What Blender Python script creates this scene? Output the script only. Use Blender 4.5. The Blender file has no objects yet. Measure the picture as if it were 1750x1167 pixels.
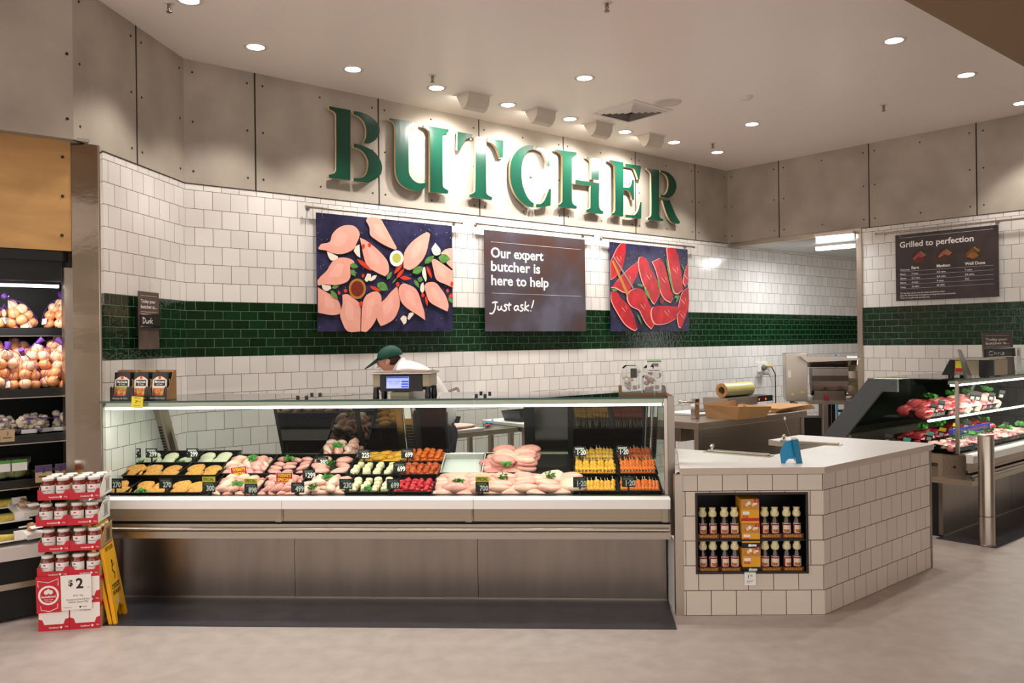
import bpy, bmesh, math, random
from mathutils import Matrix, Vector
random.seed(7)
SC = bpy.context.scene
COL = SC.collection
PI = math.pi

# ------------------------------------------------------------------ camera
W_, H_ = 1750.0, 1167.0
FPX, PITCH, ROLL, CAMZ = 1439.4, 0.0008, -0.0121, 1.686
cam_d = bpy.data.cameras.new('camera')
cam_d.sensor_width = 36.0
cam_d.lens = 36.0 * FPX / W_
cam_d.clip_start = 0.05
cam = bpy.data.objects.new('camera', cam_d)
COL.objects.link(cam)
CAM_R = Matrix.Rotation(PI / 2 + PITCH, 3, 'X') @ Matrix.Rotation(ROLL, 3, 'Z')
cam.matrix_world = Matrix.Translation((0, 0, CAMZ)) @ CAM_R.to_4x4()
SC.camera = cam
CAMP = Vector((0, 0, CAMZ))

# ------------------------------------------------------------------ world, exposure
wld = bpy.data.worlds.new('store_ambient')
SC.world = wld
wld.use_nodes = True
_bg = wld.node_tree.nodes['Background']
_bg.inputs[0].default_value = (1.0, 0.945, 0.90, 1)
_bg.inputs[1].default_value = 1.95
SC.view_settings.view_transform = 'Standard'
SC.view_settings.look = 'None'
SC.view_settings.exposure = 0.06
SC.view_settings.gamma = 1.0
SC.view_settings.use_curve_mapping = False
SC.cycles.use_denoising = True
SC.cycles.max_bounces = 8
SC.cycles.transparent_max_bounces = 16
SC.cycles.caustics_reflective = False
SC.cycles.caustics_refractive = False
SC.cycles.sample_clamp_indirect = 4.0
WARM = (1.0, 0.94, 0.87)
COOL = (0.96, 0.98, 1.0)

# ------------------------------------------------------------------ photo -> place
def ray(x, y):
    d = CAM_R @ Vector(((x - W_ / 2) / FPX, -(y - H_ / 2) / FPX, -1.0))
    return d.normalized()
def at_z(x, y, z):
    d = ray(x, y); t = (z - CAMZ) / d.z
    return CAMP + d * t
def at_y(x, y, Y):
    d = ray(x, y)
    return CAMP + d * (Y / d.y)
class Frame:
    """a local frame standing on the floor: x along, y away from the viewer, z up"""
    def __init__(s, ox, oy, ang):
        s.o = Vector((ox, oy, 0)); s.a = ang
        s.x = Vector((math.cos(ang), math.sin(ang), 0)); s.y = Vector((-math.sin(ang), math.cos(ang), 0))
    def w(s, u, v, z=0.0):
        p = s.o + s.x * u + s.y * v; p.z = z
        return p
    def px(s, x, y, v=0.0):
        """photo point -> (u, z) on the plane at local y = v"""
        d = ray(x, y)
        t = (v + (s.o - CAMP).dot(s.y)) / d.dot(s.y)
        p = CAMP + d * t
        return ((p - s.o).dot(s.x), p.z)
    def pz(s, x, y, z):
        p = at_z(x, y, z) - s.o
        return (p.dot(s.x), p.dot(s.y))

TH = math.radians(40.5)
AX, AY = -2.647, 6.852
ZG2 = 1.5956; TT = 0.152; ZG1 = ZG2 + 3 * TT; ZB = ZG1 + 6 * TT + 0.054; ZC = ZB + 1.01
FB = Frame(AX, AY, TH)                       # back wall
SCN = 7.443
_c = FB.w(SCN, 0)
FR = Frame(_c.x, _c.y, TH - PI / 2)          # wall on the other side, square to the back wall
FL = Frame(-2.79, 5.39, math.radians(84.5))  # wall between pillar and back corner
LL = (Vector((AX, AY, 0)) - FL.o).length
FL.a = math.atan2(AY - 5.39, AX + 2.79); FL = Frame(-2.79, 5.39, FL.a)

# ------------------------------------------------------------------ materials
def lin(c):
    if isinstance(c, str):
        c = [int(c[i:i + 2], 16) / 255 for i in (0, 2, 4)]
    return tuple((x / 12.92 if x <= .04045 else ((x + .055) / 1.055) ** 2.4) for x in c) + (1.0,)
MATS = {}
def mat(name, col, rough=0.5, metal=0.0, spec=0.5, emit=None, es=0.0, trans=0.0, var=0.0, vscale=20.0, bump=0.0, bscale=60.0,
        stretch=None, sss=0.0, coat=0.0, ior=1.45, rvar=0.0):
    if name in MATS: return MATS[name]
    m = bpy.data.materials.new(name); m.use_nodes = True
    nt = m.node_tree; b = nt.nodes['Principled BSDF']
    c = lin(col)
    b.inputs['Base Color'].default_value = c
    b.inputs['Roughness'].default_value = rough
    b.inputs['Metallic'].default_value = metal
    b.inputs['Specular IOR Level'].default_value = spec
    b.inputs['IOR'].default_value = ior
    if coat: b.inputs['Coat Weight'].default_value = coat; b.inputs['Coat Roughness'].default_value = 0.08
    if sss:
        b.inputs['Subsurface Weight'].default_value = sss
        b.inputs['Subsurface Radius'].default_value = (0.6, 0.3, 0.2); b.inputs['Subsurface Scale'].default_value = 0.01
    if trans: b.inputs['Transmission Weight'].default_value = trans
    if emit:
        b.inputs['Emission Color'].default_value = lin(emit); b.inputs['Emission Strength'].default_value = es
    if var or bump or rvar:
        tc = nt.nodes.new('ShaderNodeTexCoord'); mp = nt.nodes.new('ShaderNodeMapping')
        if stretch: mp.inputs['Scale'].default_value = stretch
        nt.links.new(tc.outputs['Object'], mp.inputs['Vector'])
        if var:
            n = nt.nodes.new('ShaderNodeTexNoise'); n.inputs['Scale'].default_value = vscale; n.inputs['Detail'].default_value = 5
            nt.links.new(mp.outputs[0], n.inputs['Vector'])
            r = nt.nodes.new('ShaderNodeValToRGB')
            r.color_ramp.elements[0].position = .3; r.color_ramp.elements[1].position = .7
            r.color_ramp.elements[0].color = tuple(x * (1 - var) for x in c[:3]) + (1,)
            r.color_ramp.elements[1].color = tuple(min(1, x * (1 + var)) for x in c[:3]) + (1,)
            nt.links.new(n.outputs['Fac'], r.inputs['Fac']); nt.links.new(r.outputs[0], b.inputs['Base Color'])
        if bump:
            n2 = nt.nodes.new('ShaderNodeTexNoise'); n2.inputs['Scale'].default_value = bscale; n2.inputs['Detail'].default_value = 4
            nt.links.new(mp.outputs[0], n2.inputs['Vector'])
            bp = nt.nodes.new('ShaderNodeBump'); bp.inputs['Strength'].default_value = min(1, bump); bp.inputs['Distance'].default_value = 0.004
            nt.links.new(n2.outputs['Fac'], bp.inputs['Height']); nt.links.new(bp.outputs[0], b.inputs['Normal'])
        if rvar:
            n3 = nt.nodes.new('ShaderNodeTexNoise'); n3.inputs['Scale'].default_value = vscale * .7; n3.inputs['Detail'].default_value = 3
            nt.links.new(mp.outputs[0], n3.inputs['Vector'])
            mr = nt.nodes.new('ShaderNodeMapRange'); mr.inputs['To Min'].default_value = max(0, rough - rvar); mr.inputs['To Max'].default_value = rough + rvar
            nt.links.new(n3.outputs['Fac'], mr.inputs['Value']); nt.links.new(mr.outputs[0], b.inputs['Roughness'])
    MATS[name] = m
    return m
def tile_mat(name, c1, c2, grout, bw, bh, rough, mortar=0.0022, bumpd=0.0015, wav=0.25, wscale=9.0, offs=0.5):
    m = bpy.data.materials.new(name); m.use_nodes = True; nt = m.node_tree; b = nt.nodes['Principled BSDF']
    uv = nt.nodes.new('ShaderNodeUVMap')
    br = nt.nodes.new('ShaderNodeTexBrick'); br.offset = offs; br.squash = 1.0
    br.inputs['Scale'].default_value = 1.0
    br.inputs['Color1'].default_value = lin(c1); br.inputs['Color2'].default_value = lin(c2); br.inputs['Mortar'].default_value = lin(grout)
    br.inputs['Mortar Size'].default_value = mortar; br.inputs['Mortar Smooth'].default_value = 0.1
    br.inputs['Brick Width'].default_value = bw; br.inputs['Row Height'].default_value = bh
    nt.links.new(uv.outputs[0], br.inputs['Vector']); nt.links.new(br.outputs['Color'], b.inputs['Base Color'])
    n = nt.nodes.new('ShaderNodeTexNoise'); n.inputs['Scale'].default_value = wscale; n.inputs['Detail'].default_value = 2
    nt.links.new(uv.outputs[0], n.inputs['Vector'])
    inv = nt.nodes.new('ShaderNodeMath'); inv.operation = 'MULTIPLY'; inv.inputs[1].default_value = -1.0
    nt.links.new(br.outputs['Fac'], inv.inputs[0])
    ad = nt.nodes.new('ShaderNodeMath'); ad.operation = 'MULTIPLY_ADD'; ad.inputs[1].default_value = wav
    nt.links.new(n.outputs['Fac'], ad.inputs[0]); nt.links.new(inv.outputs[0], ad.inputs[2])
    bp = nt.nodes.new('ShaderNodeBump'); bp.inputs['Strength'].default_value = 0.8; bp.inputs['Distance'].default_value = bumpd
    nt.links.new(ad.outputs[0], bp.inputs['Height']); nt.links.new(bp.outputs[0], b.inputs['Normal'])
    mr = nt.nodes.new('ShaderNodeMapRange'); mr.inputs['To Min'].default_value = rough; mr.inputs['To Max'].default_value = 0.85
    nt.links.new(br.outputs['Fac'], mr.inputs['Value']); nt.links.new(mr.outputs[0], b.inputs['Roughness'])
    MATS[name] = m
    return m
def glass_mat(name, tint='e8f2ee', refl=0.08, rough=0.0):
    """thin clear pane: mostly lets light straight through, mirrors a little more at grazing angles"""
    m = bpy.data.materials.new(name); m.use_nodes = True; nt = m.node_tree
    for n in list(nt.nodes): nt.nodes.remove(n)
    out = nt.nodes.new('ShaderNodeOutputMaterial'); mix = nt.nodes.new('ShaderNodeMixShader')
    tr = nt.nodes.new('ShaderNodeBsdfTransparent'); tr.inputs[0].default_value = lin(tint)
    gl = nt.nodes.new('ShaderNodeBsdfGlossy'); gl.inputs['Roughness'].default_value = rough
    fr = nt.nodes.new('ShaderNodeFresnel'); fr.inputs[0].default_value = 1.35
    ml = nt.nodes.new('ShaderNodeMath'); ml.operation = 'MULTIPLY'; ml.inputs[1].default_value = refl / 0.03
    ml.use_clamp = True
    ge = nt.nodes.new('ShaderNodeNewGeometry'); sb = nt.nodes.new('ShaderNodeMath'); sb.operation = 'SUBTRACT'; sb.inputs[0].default_value = 1.0
    nt.links.new(ge.outputs['Backfacing'], sb.inputs[1])
    m2 = nt.nodes.new('ShaderNodeMath'); m2.operation = 'MULTIPLY'
    nt.links.new(fr.outputs[0], ml.inputs[0]); nt.links.new(ml.outputs[0], m2.inputs[0]); nt.links.new(sb.outputs[0], m2.inputs[1]); nt.links.new(m2.outputs[0], mix.inputs[0])
    nt.links.new(tr.outputs[0], mix.inputs[1]); nt.links.new(gl.outputs[0], mix.inputs[2]); nt.links.new(mix.outputs[0], out.inputs[0])
    MATS[name] = m
    return m

M_white_tile = tile_mat('white_wall_tile', 'e9e4df', 'ddd8d3', '6b625b', TT, TT, 0.13, wav=.30)
M_green_tile = tile_mat('green_wall_tile', '0e3217', '09250f', '557258', TT, TT / 2, 0.10, mortar=.0022, wav=2.6, wscale=24)
M_island_tile = tile_mat('island_tile', 'd9cdbf', 'd2c6b8', '4a3f36', TT, TT, 0.22, wav=.1)
M_concrete = mat('concrete_sheet', 'a79d90', 0.75, var=.16, vscale=2.2, bump=.15, bscale=25)
M_dark_gap = mat('dark_gap', '2a241f', 0.9)
M_ceiling = mat('ceiling_paint', 'fbf1ea', 0.34, spec=.5, var=.015, vscale=.6)
M_soffit = mat('tan_paint', '8f7459', 0.8)
M_floor = mat('floor_vinyl', 'b5a8a1', 0.40, var=.10, vscale=9, bump=.10, bscale=60, rvar=.08)
M_dark_floor = mat('dark_vinyl', '323239', 0.4, var=.3, vscale=5, bump=.1, bscale=40)
M_steel = mat('brushed_steel', 'b3a89b', 0.30, 1.0, bump=.05, bscale=40, stretch=(.3, .3, 12), rvar=.06)
M_steel_h = mat('brushed_steel_horizontal', 'a89d90', 0.33, 1.0, var=.06, vscale=6, stretch=(.25, .25, 8), bump=.04, bscale=50)
M_steel_dark = mat('kick_steel', '8b8078', 0.28, 1.0, var=.1, vscale=3, stretch=(3, 3, .4))
M_steel_mirror = mat('polished_steel', 'e8e0d4', 0.10, 1.0, bump=.4, bscale=3.0, stretch=(1, 1, 1.6))
M_chrome = mat('chrome', 'd5d2ce', 0.08, 1.0)
M_nose = mat('white_nose_metal', 'f8f5f1', 0.3)
M_panel = mat('taupe_front_panel', 'a3937f', 0.35, 0.3)
M_wood = mat('ply_panel', 'b48a55', 0.4, var=.16, vscale=3, stretch=(1, 1, 4))
M_ply_edge = mat('ply_edge', 'e0bf94', 0.6)
M_letter = mat('green_letter', '0e3f2e', 0.24, var=.12, vscale=5, bump=.25, bscale=30, stretch=(1, 1, .2))
M_black = mat('black_plastic', '0f0e0e', 0.35)
M_blackm = mat('matt_black', '0b0a09', 0.6)
M_white = mat('white_plastic', 'eeebe6', 0.35)
M_stone = mat('white_stone', 'fbf9f6', 0.25, var=.02, vscale=4)
M_stone_edge = mat('stone_edge', 'c4b5a6', 0.4)
M_glass = glass_mat('clear_glass', 'f1f7f4', 0.018)
M_glass_top = glass_mat('shelf_glass', 'd5ebe2', 0.06)
M_glass_edge = mat('green_glass_edge', '12473c', 0.1)
M_tint = mat('tinted_door_glass', '8f877f', 0.03, 1.0)
M_plastic_clear = glass_mat('clear_plastic', 'f2f2f2', 0.10, .05)
M_tag_black = mat('tag_black', '171513', 0.45)
M_tag_white = mat('tag_white', 'f4f2ee', 0.5)
M_yellow = mat('tag_yellow', 'e8d236', 0.5)
M_red = mat('label_red', 'c3162b', 0.45)
M_green_leaf = mat('parsley', '3f8a2a', 0.55, var=.3, vscale=60)
M_card = mat('cardboard', 'b58a5c', 0.8, var=.06, vscale=8)

# ------------------------------------------------------------------ mesh building
_TXT = {}
def text_geo(s, bold=0.0, shear=0.0):
    k = (s, bold, shear)
    if k not in _TXT:
        cu = bpy.data.curves.new('t', 'FONT'); cu.body = s; cu.size = 1.0; cu.offset = bold; cu.shear = shear
        cu.resolution_u = 3; cu.fill_mode = 'FRONT'
        ob = bpy.data.objects.new('t', cu)
        me = bpy.data.meshes.new_from_object(ob)
        vs = [(v.co.x, v.co.y) for v in me.vertices]; fs = [tuple(p.vertices) for p in me.polygons]
        bpy.data.objects.remove(ob); bpy.data.curves.remove(cu); bpy.data.meshes.remove(me)
        xs = [v[0] for v in vs]; ys = [v[1] for v in vs]
        _TXT[k] = (vs, fs, (min(xs), max(xs), min(ys), max(ys)) if vs else (0, 1, 0, 1))
    return _TXT[k]
class MB:
    def __init__(s): s.v = []; s.f = []; s.m = []; s.k = 0; s.sm = []; s.smooth = False
    def add(s, vs, fs, m=None):
        b = len(s.v); s.v += [tuple(p) for p in vs]
        for f in fs: s.f.append(tuple(b + i for i in f)); s.m.append(s.k if m is None else m); s.sm.append(s.smooth)
        return s
    def box(s, x0, x1, y0, y1, z0, z1, m=None):
        return s.add([(x0, y0, z0), (x1, y0, z0), (x1, y1, z0), (x0, y1, z0), (x0, y0, z1), (x1, y0, z1), (x1, y1, z1), (x0, y1, z1)],
                     [(0, 3, 2, 1), (4, 5, 6, 7), (0, 1, 5, 4), (1, 2, 6, 5), (2, 3, 7, 6), (3, 0, 4, 7)], m)
    def prism(s, poly, c0, c1, ax='y', m=None, mside=None):
        """poly in the plane square to ax (y: (x,z), z: (x,y), x: (y,z)), extruded along ax from c0 to c1"""
        g = {'y': lambda p, c: (p[0], c, p[1]), 'z': lambda p, c: (p[0], p[1], c), 'x': lambda p, c: (c, p[0], p[1])}[ax]
        n = len(poly)
        a = sum(poly[i][0] * poly[(i + 1) % n][1] - poly[(i + 1) % n][0] * poly[i][1] for i in range(n))
        if (a < 0) != (ax == 'y') : poly = poly[::-1]
        if c0 > c1: c0, c1 = c1, c0
        b = len(s.v)
        s.v += [g(p, c0) for p in poly] + [g(p, c1) for p in poly]
        m = s.k if m is None else m; ms = m if mside is None else mside
        s.f.append(tuple(b + i for i in range(n))[::-1]); s.m.append(m); s.sm.append(False)
        s.f.append(tuple(b + n + i for i in range(n))); s.m.append(m); s.sm.append(False)
        for i in range(n):
            j = (i + 1) % n
            s.f.append((b + i, b + j, b + n + j, b + n + i)); s.m.append(ms); s.sm.append(False)
        return s
    def flat(s, poly, c, ax='y', m=None):
        g = {'y': lambda p: (p[0], c, p[1]), 'z': lambda p: (p[0], p[1], c), 'x': lambda p: (c, p[0], p[1])}[ax]
        n = len(poly)
        a = sum(poly[i][0] * poly[(i + 1) % n][1] - poly[(i + 1) % n][0] * poly[i][1] for i in range(n))
        if a < 0: poly = poly[::-1]
        return s.add([g(p) for p in poly], [tuple(range(n))], m)
    def cyl(s, p0, p1, r0, r1=None, n=14, cap=True, m=None):
        r1 = r0 if r1 is None else r1
        p0 = Vector(p0); p1 = Vector(p1); d = (p1 - p0).normalized()
        a = d.orthogonal().normalized(); b_ = d.cross(a)
        vs = []
        for p, r in ((p0, r0), (p1, r1)):
            for i in range(n):
                t = 2 * PI * i / n; vs.append(p + a * (r * math.cos(t)) + b_ * (r * math.sin(t)))
        old = s.smooth; s.smooth = True
        s.add(vs, [(i, (i + 1) % n, n + (i + 1) % n, n + i) for i in range(n)], m)
        s.smooth = False
        if cap: s.add(vs, [tuple(range(n))[::-1], tuple(range(n, 2 * n))], m)
        s.smooth = old
        return s
    def lathe(s, prof, cx=0, cy=0, n=16, m=None):
        """prof: (r, z) or (r, z, material) from bottom to top"""
        old = s.smooth; s.smooth = True; b = len(s.v)
        for q in prof:
            for i in range(n):
                t = 2 * PI * i / n; s.v.append((cx + q[0] * math.cos(t), cy + q[0] * math.sin(t), q[1]))
        for k in range(len(prof) - 1):
            mm = prof[k][2] if len(prof[k]) > 2 else (s.k if m is None else m)
            for i in range(n):
                j = (i + 1) % n
                s.f.append((b + k * n + i, b + k * n + j, b + (k + 1) * n + j, b + (k + 1) * n + i)); s.m.append(mm); s.sm.append(True)
        s.smooth = old
        return s
    def ell(s, c, r, nu=12, nv=8, jit=0.0, m=None, rot=None, rnd=random):
        vs = [(0, 0, -1)]
        for k in range(1, nv):
            ph = PI * k / nv - PI / 2
            for i in range(nu):
                t = 2 * PI * i / nu; vs.append((math.cos(ph) * math.cos(t), math.cos(ph) * math.sin(t), math.sin(ph)))
        vs.append((0, 0, 1))
        fs = [(0, 1 + (i + 1) % nu, 1 + i) for i in range(nu)]
        for k in range(nv - 2):
            for i in range(nu):
                a = 1 + k * nu + i; b_ = 1 + k * nu + (i + 1) % nu
                fs.append((a, b_, b_ + nu, a + nu))
        t = len(vs) - 1
        fs += [(t, 1 + (nv - 2) * nu + i, 1 + (nv - 2) * nu + (i + 1) % nu) for i in range(nu)]
        out = []
        for v in vs:
            q = 1 + (rnd.uniform(-jit, jit) if jit else 0)
            p = Vector((v[0] * r[0] * q, v[1] * r[1] * q, v[2] * r[2] * q))
            if rot: p = rot @ p
            out.append((p.x + c[0], p.y + c[1], p.z + c[2]))
        old = s.smooth; s.smooth = True; s.add(out, fs, m); s.smooth = old
        return s
    def tube(s, pts, r, n=8, m=None):
        for a, b_ in zip(pts[:-1], pts[1:]): s.cyl(a, b_, r, n=n, m=m)
        for p in pts[1:-1]: s.ell(p, (r, r, r), n, 6, m=m)
        return s
    def text(s, t, o, h, m=None, align='c', ax=(1, 0, 0), ay=(0, 0, 1), ws=1.0, bold=0.0, shear=0.0, width=None):
        """flat lettering, cap height about h, o = anchor on the baseline"""
        vs, fs, bb = text_geo(t, bold, shear)
        k = h / 0.70; kx = k * ws
        if width: kx = width / max(1e-6, bb[1] - bb[0])
        dx = {'c': -(bb[0] + bb[1]) / 2, 'l': -bb[0], 'r': -bb[1]}[align]
        o = Vector(o); ax = Vector(ax); ay = Vector(ay)
        return s.add([o + ax * ((x + dx) * kx) + ay * (y * k) for x, y in vs], fs, m)
    def ribbon(s, pts, w, y, m=None):
        """a flat pen stroke in the x-z plane at y"""
        n = len(pts); L = []; R = []
        for i in range(n):
            a = Vector(pts[max(0, i - 1)]); b_ = Vector(pts[min(n - 1, i + 1)]); d = (b_ - a)
            d = d.normalized() if d.length > 0 else Vector((1, 0)); nn = Vector((-d.y, d.x)) * (w / 2); p = Vector(pts[i])
            L.append(p + nn); R.append(p - nn)
        vs = [(p.x, y, p.y) for p in L] + [(p.x, y, p.y) for p in R]
        return s.add(vs, [(i, n + i, n + i + 1, i + 1) for i in range(n - 1)], m)
    def xf(s, M):
        s.v = [tuple(M @ Vector(p)) for p in s.v]; return s
    def build(s, name, mats, parent=None, loc=None, rotz=0.0, bevel=0.0, rot=None):
        me = bpy.data.meshes.new(name); me.from_pydata(s.v, [], s.f)
        for m in (mats if isinstance(mats, (list, tuple)) else [mats]): me.materials.append(m)
        me.polygons.foreach_set('material_index', s.m); me.polygons.foreach_set('use_smooth', s.sm); me.update()
        o = bpy.data.objects.new(name, me); COL.objects.link(o)
        if parent: o.parent = parent
        if loc is not None: o.location = loc
        if rot is not None: o.rotation_euler = rot
        elif rotz: o.rotation_euler = (0, 0, rotz)
        if bevel:
            b = o.modifiers.new('soft_edges', 'BEVEL'); b.width = bevel; b.segments = 2; b.limit_method = 'ANGLE'
        return o
def tag(o, label, cat, group=None):
    o['label'] = label; o['category'] = cat
    if group: o['group'] = group
    return o
def thing(name, label, cat, loc=(0, 0, 0), rotz=0.0, group=None):
    o = bpy.data.objects.new(name, None); COL.objects.link(o); o.empty_display_size = .05
    o.location = loc; o.rotation_euler = (0, 0, rotz)
    return tag(o, label, cat, group)
def struct(o):
    o['kind'] = 'structure'; return o
def dup(root, loc=None, rot=None, label=None, group=None, scale=None):
    r = root.copy(); COL.objects.link(r)
    for ch in list(root.children):
        c = ch.copy(); COL.objects.link(c); c.parent = r
        for g in list(ch.children):
            d = g.copy(); COL.objects.link(d); d.parent = c
    if loc is not None: r.location = loc
    if rot is not None: r.rotation_euler = rot if hasattr(rot, '__len__') else (0, 0, rot)
    if scale is not None: r.scale = scale if hasattr(scale, '__len__') else (scale,) * 3
    if label: r['label'] = label
    if group: r['group'] = group
    return r
def smooth_poly(P, lim=42, n=4):
    """rounds the gentle corners of a traced outline, keeps the sharp ones"""
    P = [Vector(p) for p in P]; N = len(P); out = []
    def turn(i):
        a = (P[i] - P[i - 1]); b = (P[(i + 1) % N] - P[i])
        return abs(math.degrees(a.angle(b))) if a.length > 1e-9 and b.length > 1e-9 else 0
    tu = [turn(i) for i in range(N)]
    for i in range(N):
        p1, p2 = P[i], P[(i + 1) % N]
        out.append(tuple(p1))
        s1, s2 = tu[i] < lim and tu[i] > 4, tu[(i + 1) % N] < lim and tu[(i + 1) % N] > 4
        if not (s1 or s2): continue
        L = (p2 - p1).length
        t1 = ((P[(i + 1) % N] - P[i - 1]).normalized() * L) if s1 else (p2 - p1)
        t2 = ((P[(i + 2) % N] - P[i]).normalized() * L) if s2 else (p2 - p1)
        for k in range(1, n):
            t = k / n
            h = (2 * t ** 3 - 3 * t ** 2 + 1) * p1 + (t ** 3 - 2 * t ** 2 + t) * t1 + (-2 * t ** 3 + 3 * t ** 2) * p2 + (t ** 3 - t ** 2) * t2
            out.append(tuple(h))
    return out
# ------------------------------------------------------------------ lamps
DOWNLIGHTS = [(323, 0), (437, 80), (603, 118), (746, 150), (868, 179), (974, 203), (1068, 225), (1152, 243), (1226, 260), (999, 133), (1285, 212), (1528, 69), (1651, 128), (1745, 176)]
UNSEEN_DOWNLIGHTS = [(-1.2, 3.0), (0.9, 3.2), (2.9, 3.6), (-2.2, 4.6), (0.2, 4.6), (1.4, 5.9), (4.6, 5.2), (-0.6, 1.2), (2.2, 1.4)]
WASHERS = [(808, 169), (923, 195), (1022, 218), (1111, 238)]
def spot(name, loc, target, power, angle=100, blend=.6, size=.06, col=WARM):
    l = bpy.data.lights.new(name, 'SPOT'); l.energy = power; l.spot_size = math.radians(angle); l.spot_blend = blend
    l.shadow_soft_size = size; l.color = col
    o = bpy.data.objects.new(name, l); COL.objects.link(o); o.location = loc
    d = Vector(target) - Vector(loc); o.rotation_euler = d.to_track_quat('-Z', 'Y').to_euler()
    return o
def area(name, loc, target, power, sx, sy, col=WARM, rotz=None):
    l = bpy.data.lights.new(name, 'AREA'); l.shape = 'RECTANGLE'; l.size = sx; l.size_y = sy; l.energy = power; l.color = col
    o = bpy.data.objects.new(name, l); COL.objects.link(o); o.location = loc
    d = Vector(target) - Vector(loc); o.rotation_euler = d.to_track_quat('-Z', 'Y').to_euler()
    if rotz is not None: o.rotation_euler = (0, 0, rotz)
    return o
for i, (x, y) in enumerate(DOWNLIGHTS):
    p = at_z(x, y, ZC)
    spot('downlight_beam', (p.x, p.y, ZC - .03), (p.x, p.y, 0), 72, 94, .5)
for x, y in UNSEEN_DOWNLIGHTS:
    spot('downlight_beam', (x, y, ZC - .03), (x, y, 0), 72, 94, .5)
for i, (x, y) in enumerate(WASHERS):
    u, v = FB.pz(x, y, ZC)
    p = FB.w(u, v + .04, ZC - .12)
    spot('washer_beam', p, FB.w(u, 0, ZC - .8), 100, 130, .85, .05, (1, .97, .94))
# ------------------------------------------------------------------ the setting
def wall_quads(name, frame, segs, mats, thick=.12, name_mesh=None):
    """segs: (u0, u1, z0, z1, material index) faces of one wall, with tile coordinates in metres"""
    vs = []; fs = []; ms = []; uvs = []
    for u0, u1, z0, z1, m in segs:
        b = len(vs); dv = TT if abs(z0 - ZG1) < 1e-6 else 0
        vs += [(u0, 0, z0), (u1, 0, z0), (u1, 0, z1), (u0, 0, z1)]; fs.append((b, b + 1, b + 2, b + 3)); ms.append(m)
        for u, z in ((u0, z0), (u1, z0), (u1, z1), (u0, z1)): uvs.append((u + 40.5 * TT, z - ZG2 + 40 * TT + dv))
    for u0, u1, z0, z1, m in segs:
        b = len(vs)
        vs += [(u0, thick, z0), (u1, thick, z0), (u1, thick, z1), (u0, thick, z1)]
        fs.append((b + 3, b + 2, b + 1, b)); ms.append(len(mats) - 1); uvs += [(0, 0)] * 4
    me = bpy.data.meshes.new(name); me.from_pydata(vs, [], fs)
    for m in mats: me.materials.append(m)
    me.polygons.foreach_set('material_index', ms)
    ul = me.uv_layers.new(name='UVMap')
    k = 0
    for p in me.polygons:
        for li in p.loop_indices: ul.data[li].uv = uvs[k]; k += 1
    me.update()
    o = bpy.data.objects.new(name, me); COL.objects.link(o); o.location = frame.o; o.rotation_euler = (0, 0, frame.a)
    return struct(o)
WM = [M_white_tile, M_green_tile, M_concrete]
def bands(u0, u1, zt=None):
    zt = ZB if zt is None else zt
    return [(u0, u1, 0, ZG2, 0), (u0, u1, ZG2, ZG1, 1), (u0, u1, ZG1, zt, 0)]
S_END = 11.6
wall_back = wall_quads('wall_back', FB, bands(0, SCN) + bands(SCN, S_END, 3.0) + [(0, SCN, ZB, ZC, 2)], WM)
_u = FL.px(177, 400)[0]
wall_left = wall_quads('wall_left', FL, bands(_u, LL) + [(0, LL, ZB, ZC, 2)], WM)
UJ = FR.px(1470, 500)[0]
wall_right = wall_quads('wall_right', FR, bands(UJ, 9.5) + [(0, 9.5, ZB, ZC, 2)], WM, .2)
# cool preparation space behind the opening
_e = FB.w(S_END, 0); FE = Frame(_e.x, _e.y, TH - PI / 2)
wall_end = wall_quads('wall_end', FE, bands(0, 4.5, 3.0), WM)
b = MB(); b.box(SCN + .16, S_END + .1, -4.5, .12, 2.99, 3.05)
struct(b.build('ceiling_preparation_room', mat('cool_ceiling', 'd4d8d4', .35), loc=FB.o, rotz=FB.a))
# concrete sheets: dark joints and countersunk fixings, children of their walls
def sheets(frame, wall, joints, u0, u1, mids=()):
    b = MB()
    for j in joints: b.box(j - .006, j + .006, -.003, .002, ZB, ZC)
    b.box(u0, u1, -.004, .002, ZB - .007, ZB)
    b.build('panel_joint', M_dark_gap, wall)
    b = MB()
    edges = [u0] + list(joints) + [u1]
    zs = (ZB + .10, (ZB + ZC) / 2, ZC - .10)
    for a, c in zip(edges[:-1], edges[1:]):
        us = [a + .07, c - .07] + ([(a + c) / 2] if c - a > 1.0 else [])
        for i, u in enumerate(us):
            for k, z in enumerate(zs):
                if i == 2 and k == 1: continue
                b.cyl((u, -.003, z), (u, .002, z), .009, n=8)
    b.build('panel_fixing', M_dark_gap, wall)
JB = [FB.px(x, y)[0] for x, y in ((436, 220), (647, 250), (819, 290), (963, 310), (1086, 330), (1188, 345))]
sheets(FB, wall_back, JB, 0, SCN)
sheets(FL, wall_left, [FL.px(233, 150)[0]], 0, LL)
JR = [FR.px(x, y)[0] for x, y in ((1331, 330), (1485, 310), (1669, 290))]
sheets(FR, wall_right, JR + [JR[-1] + 1.25], 0, 9.5)
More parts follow.
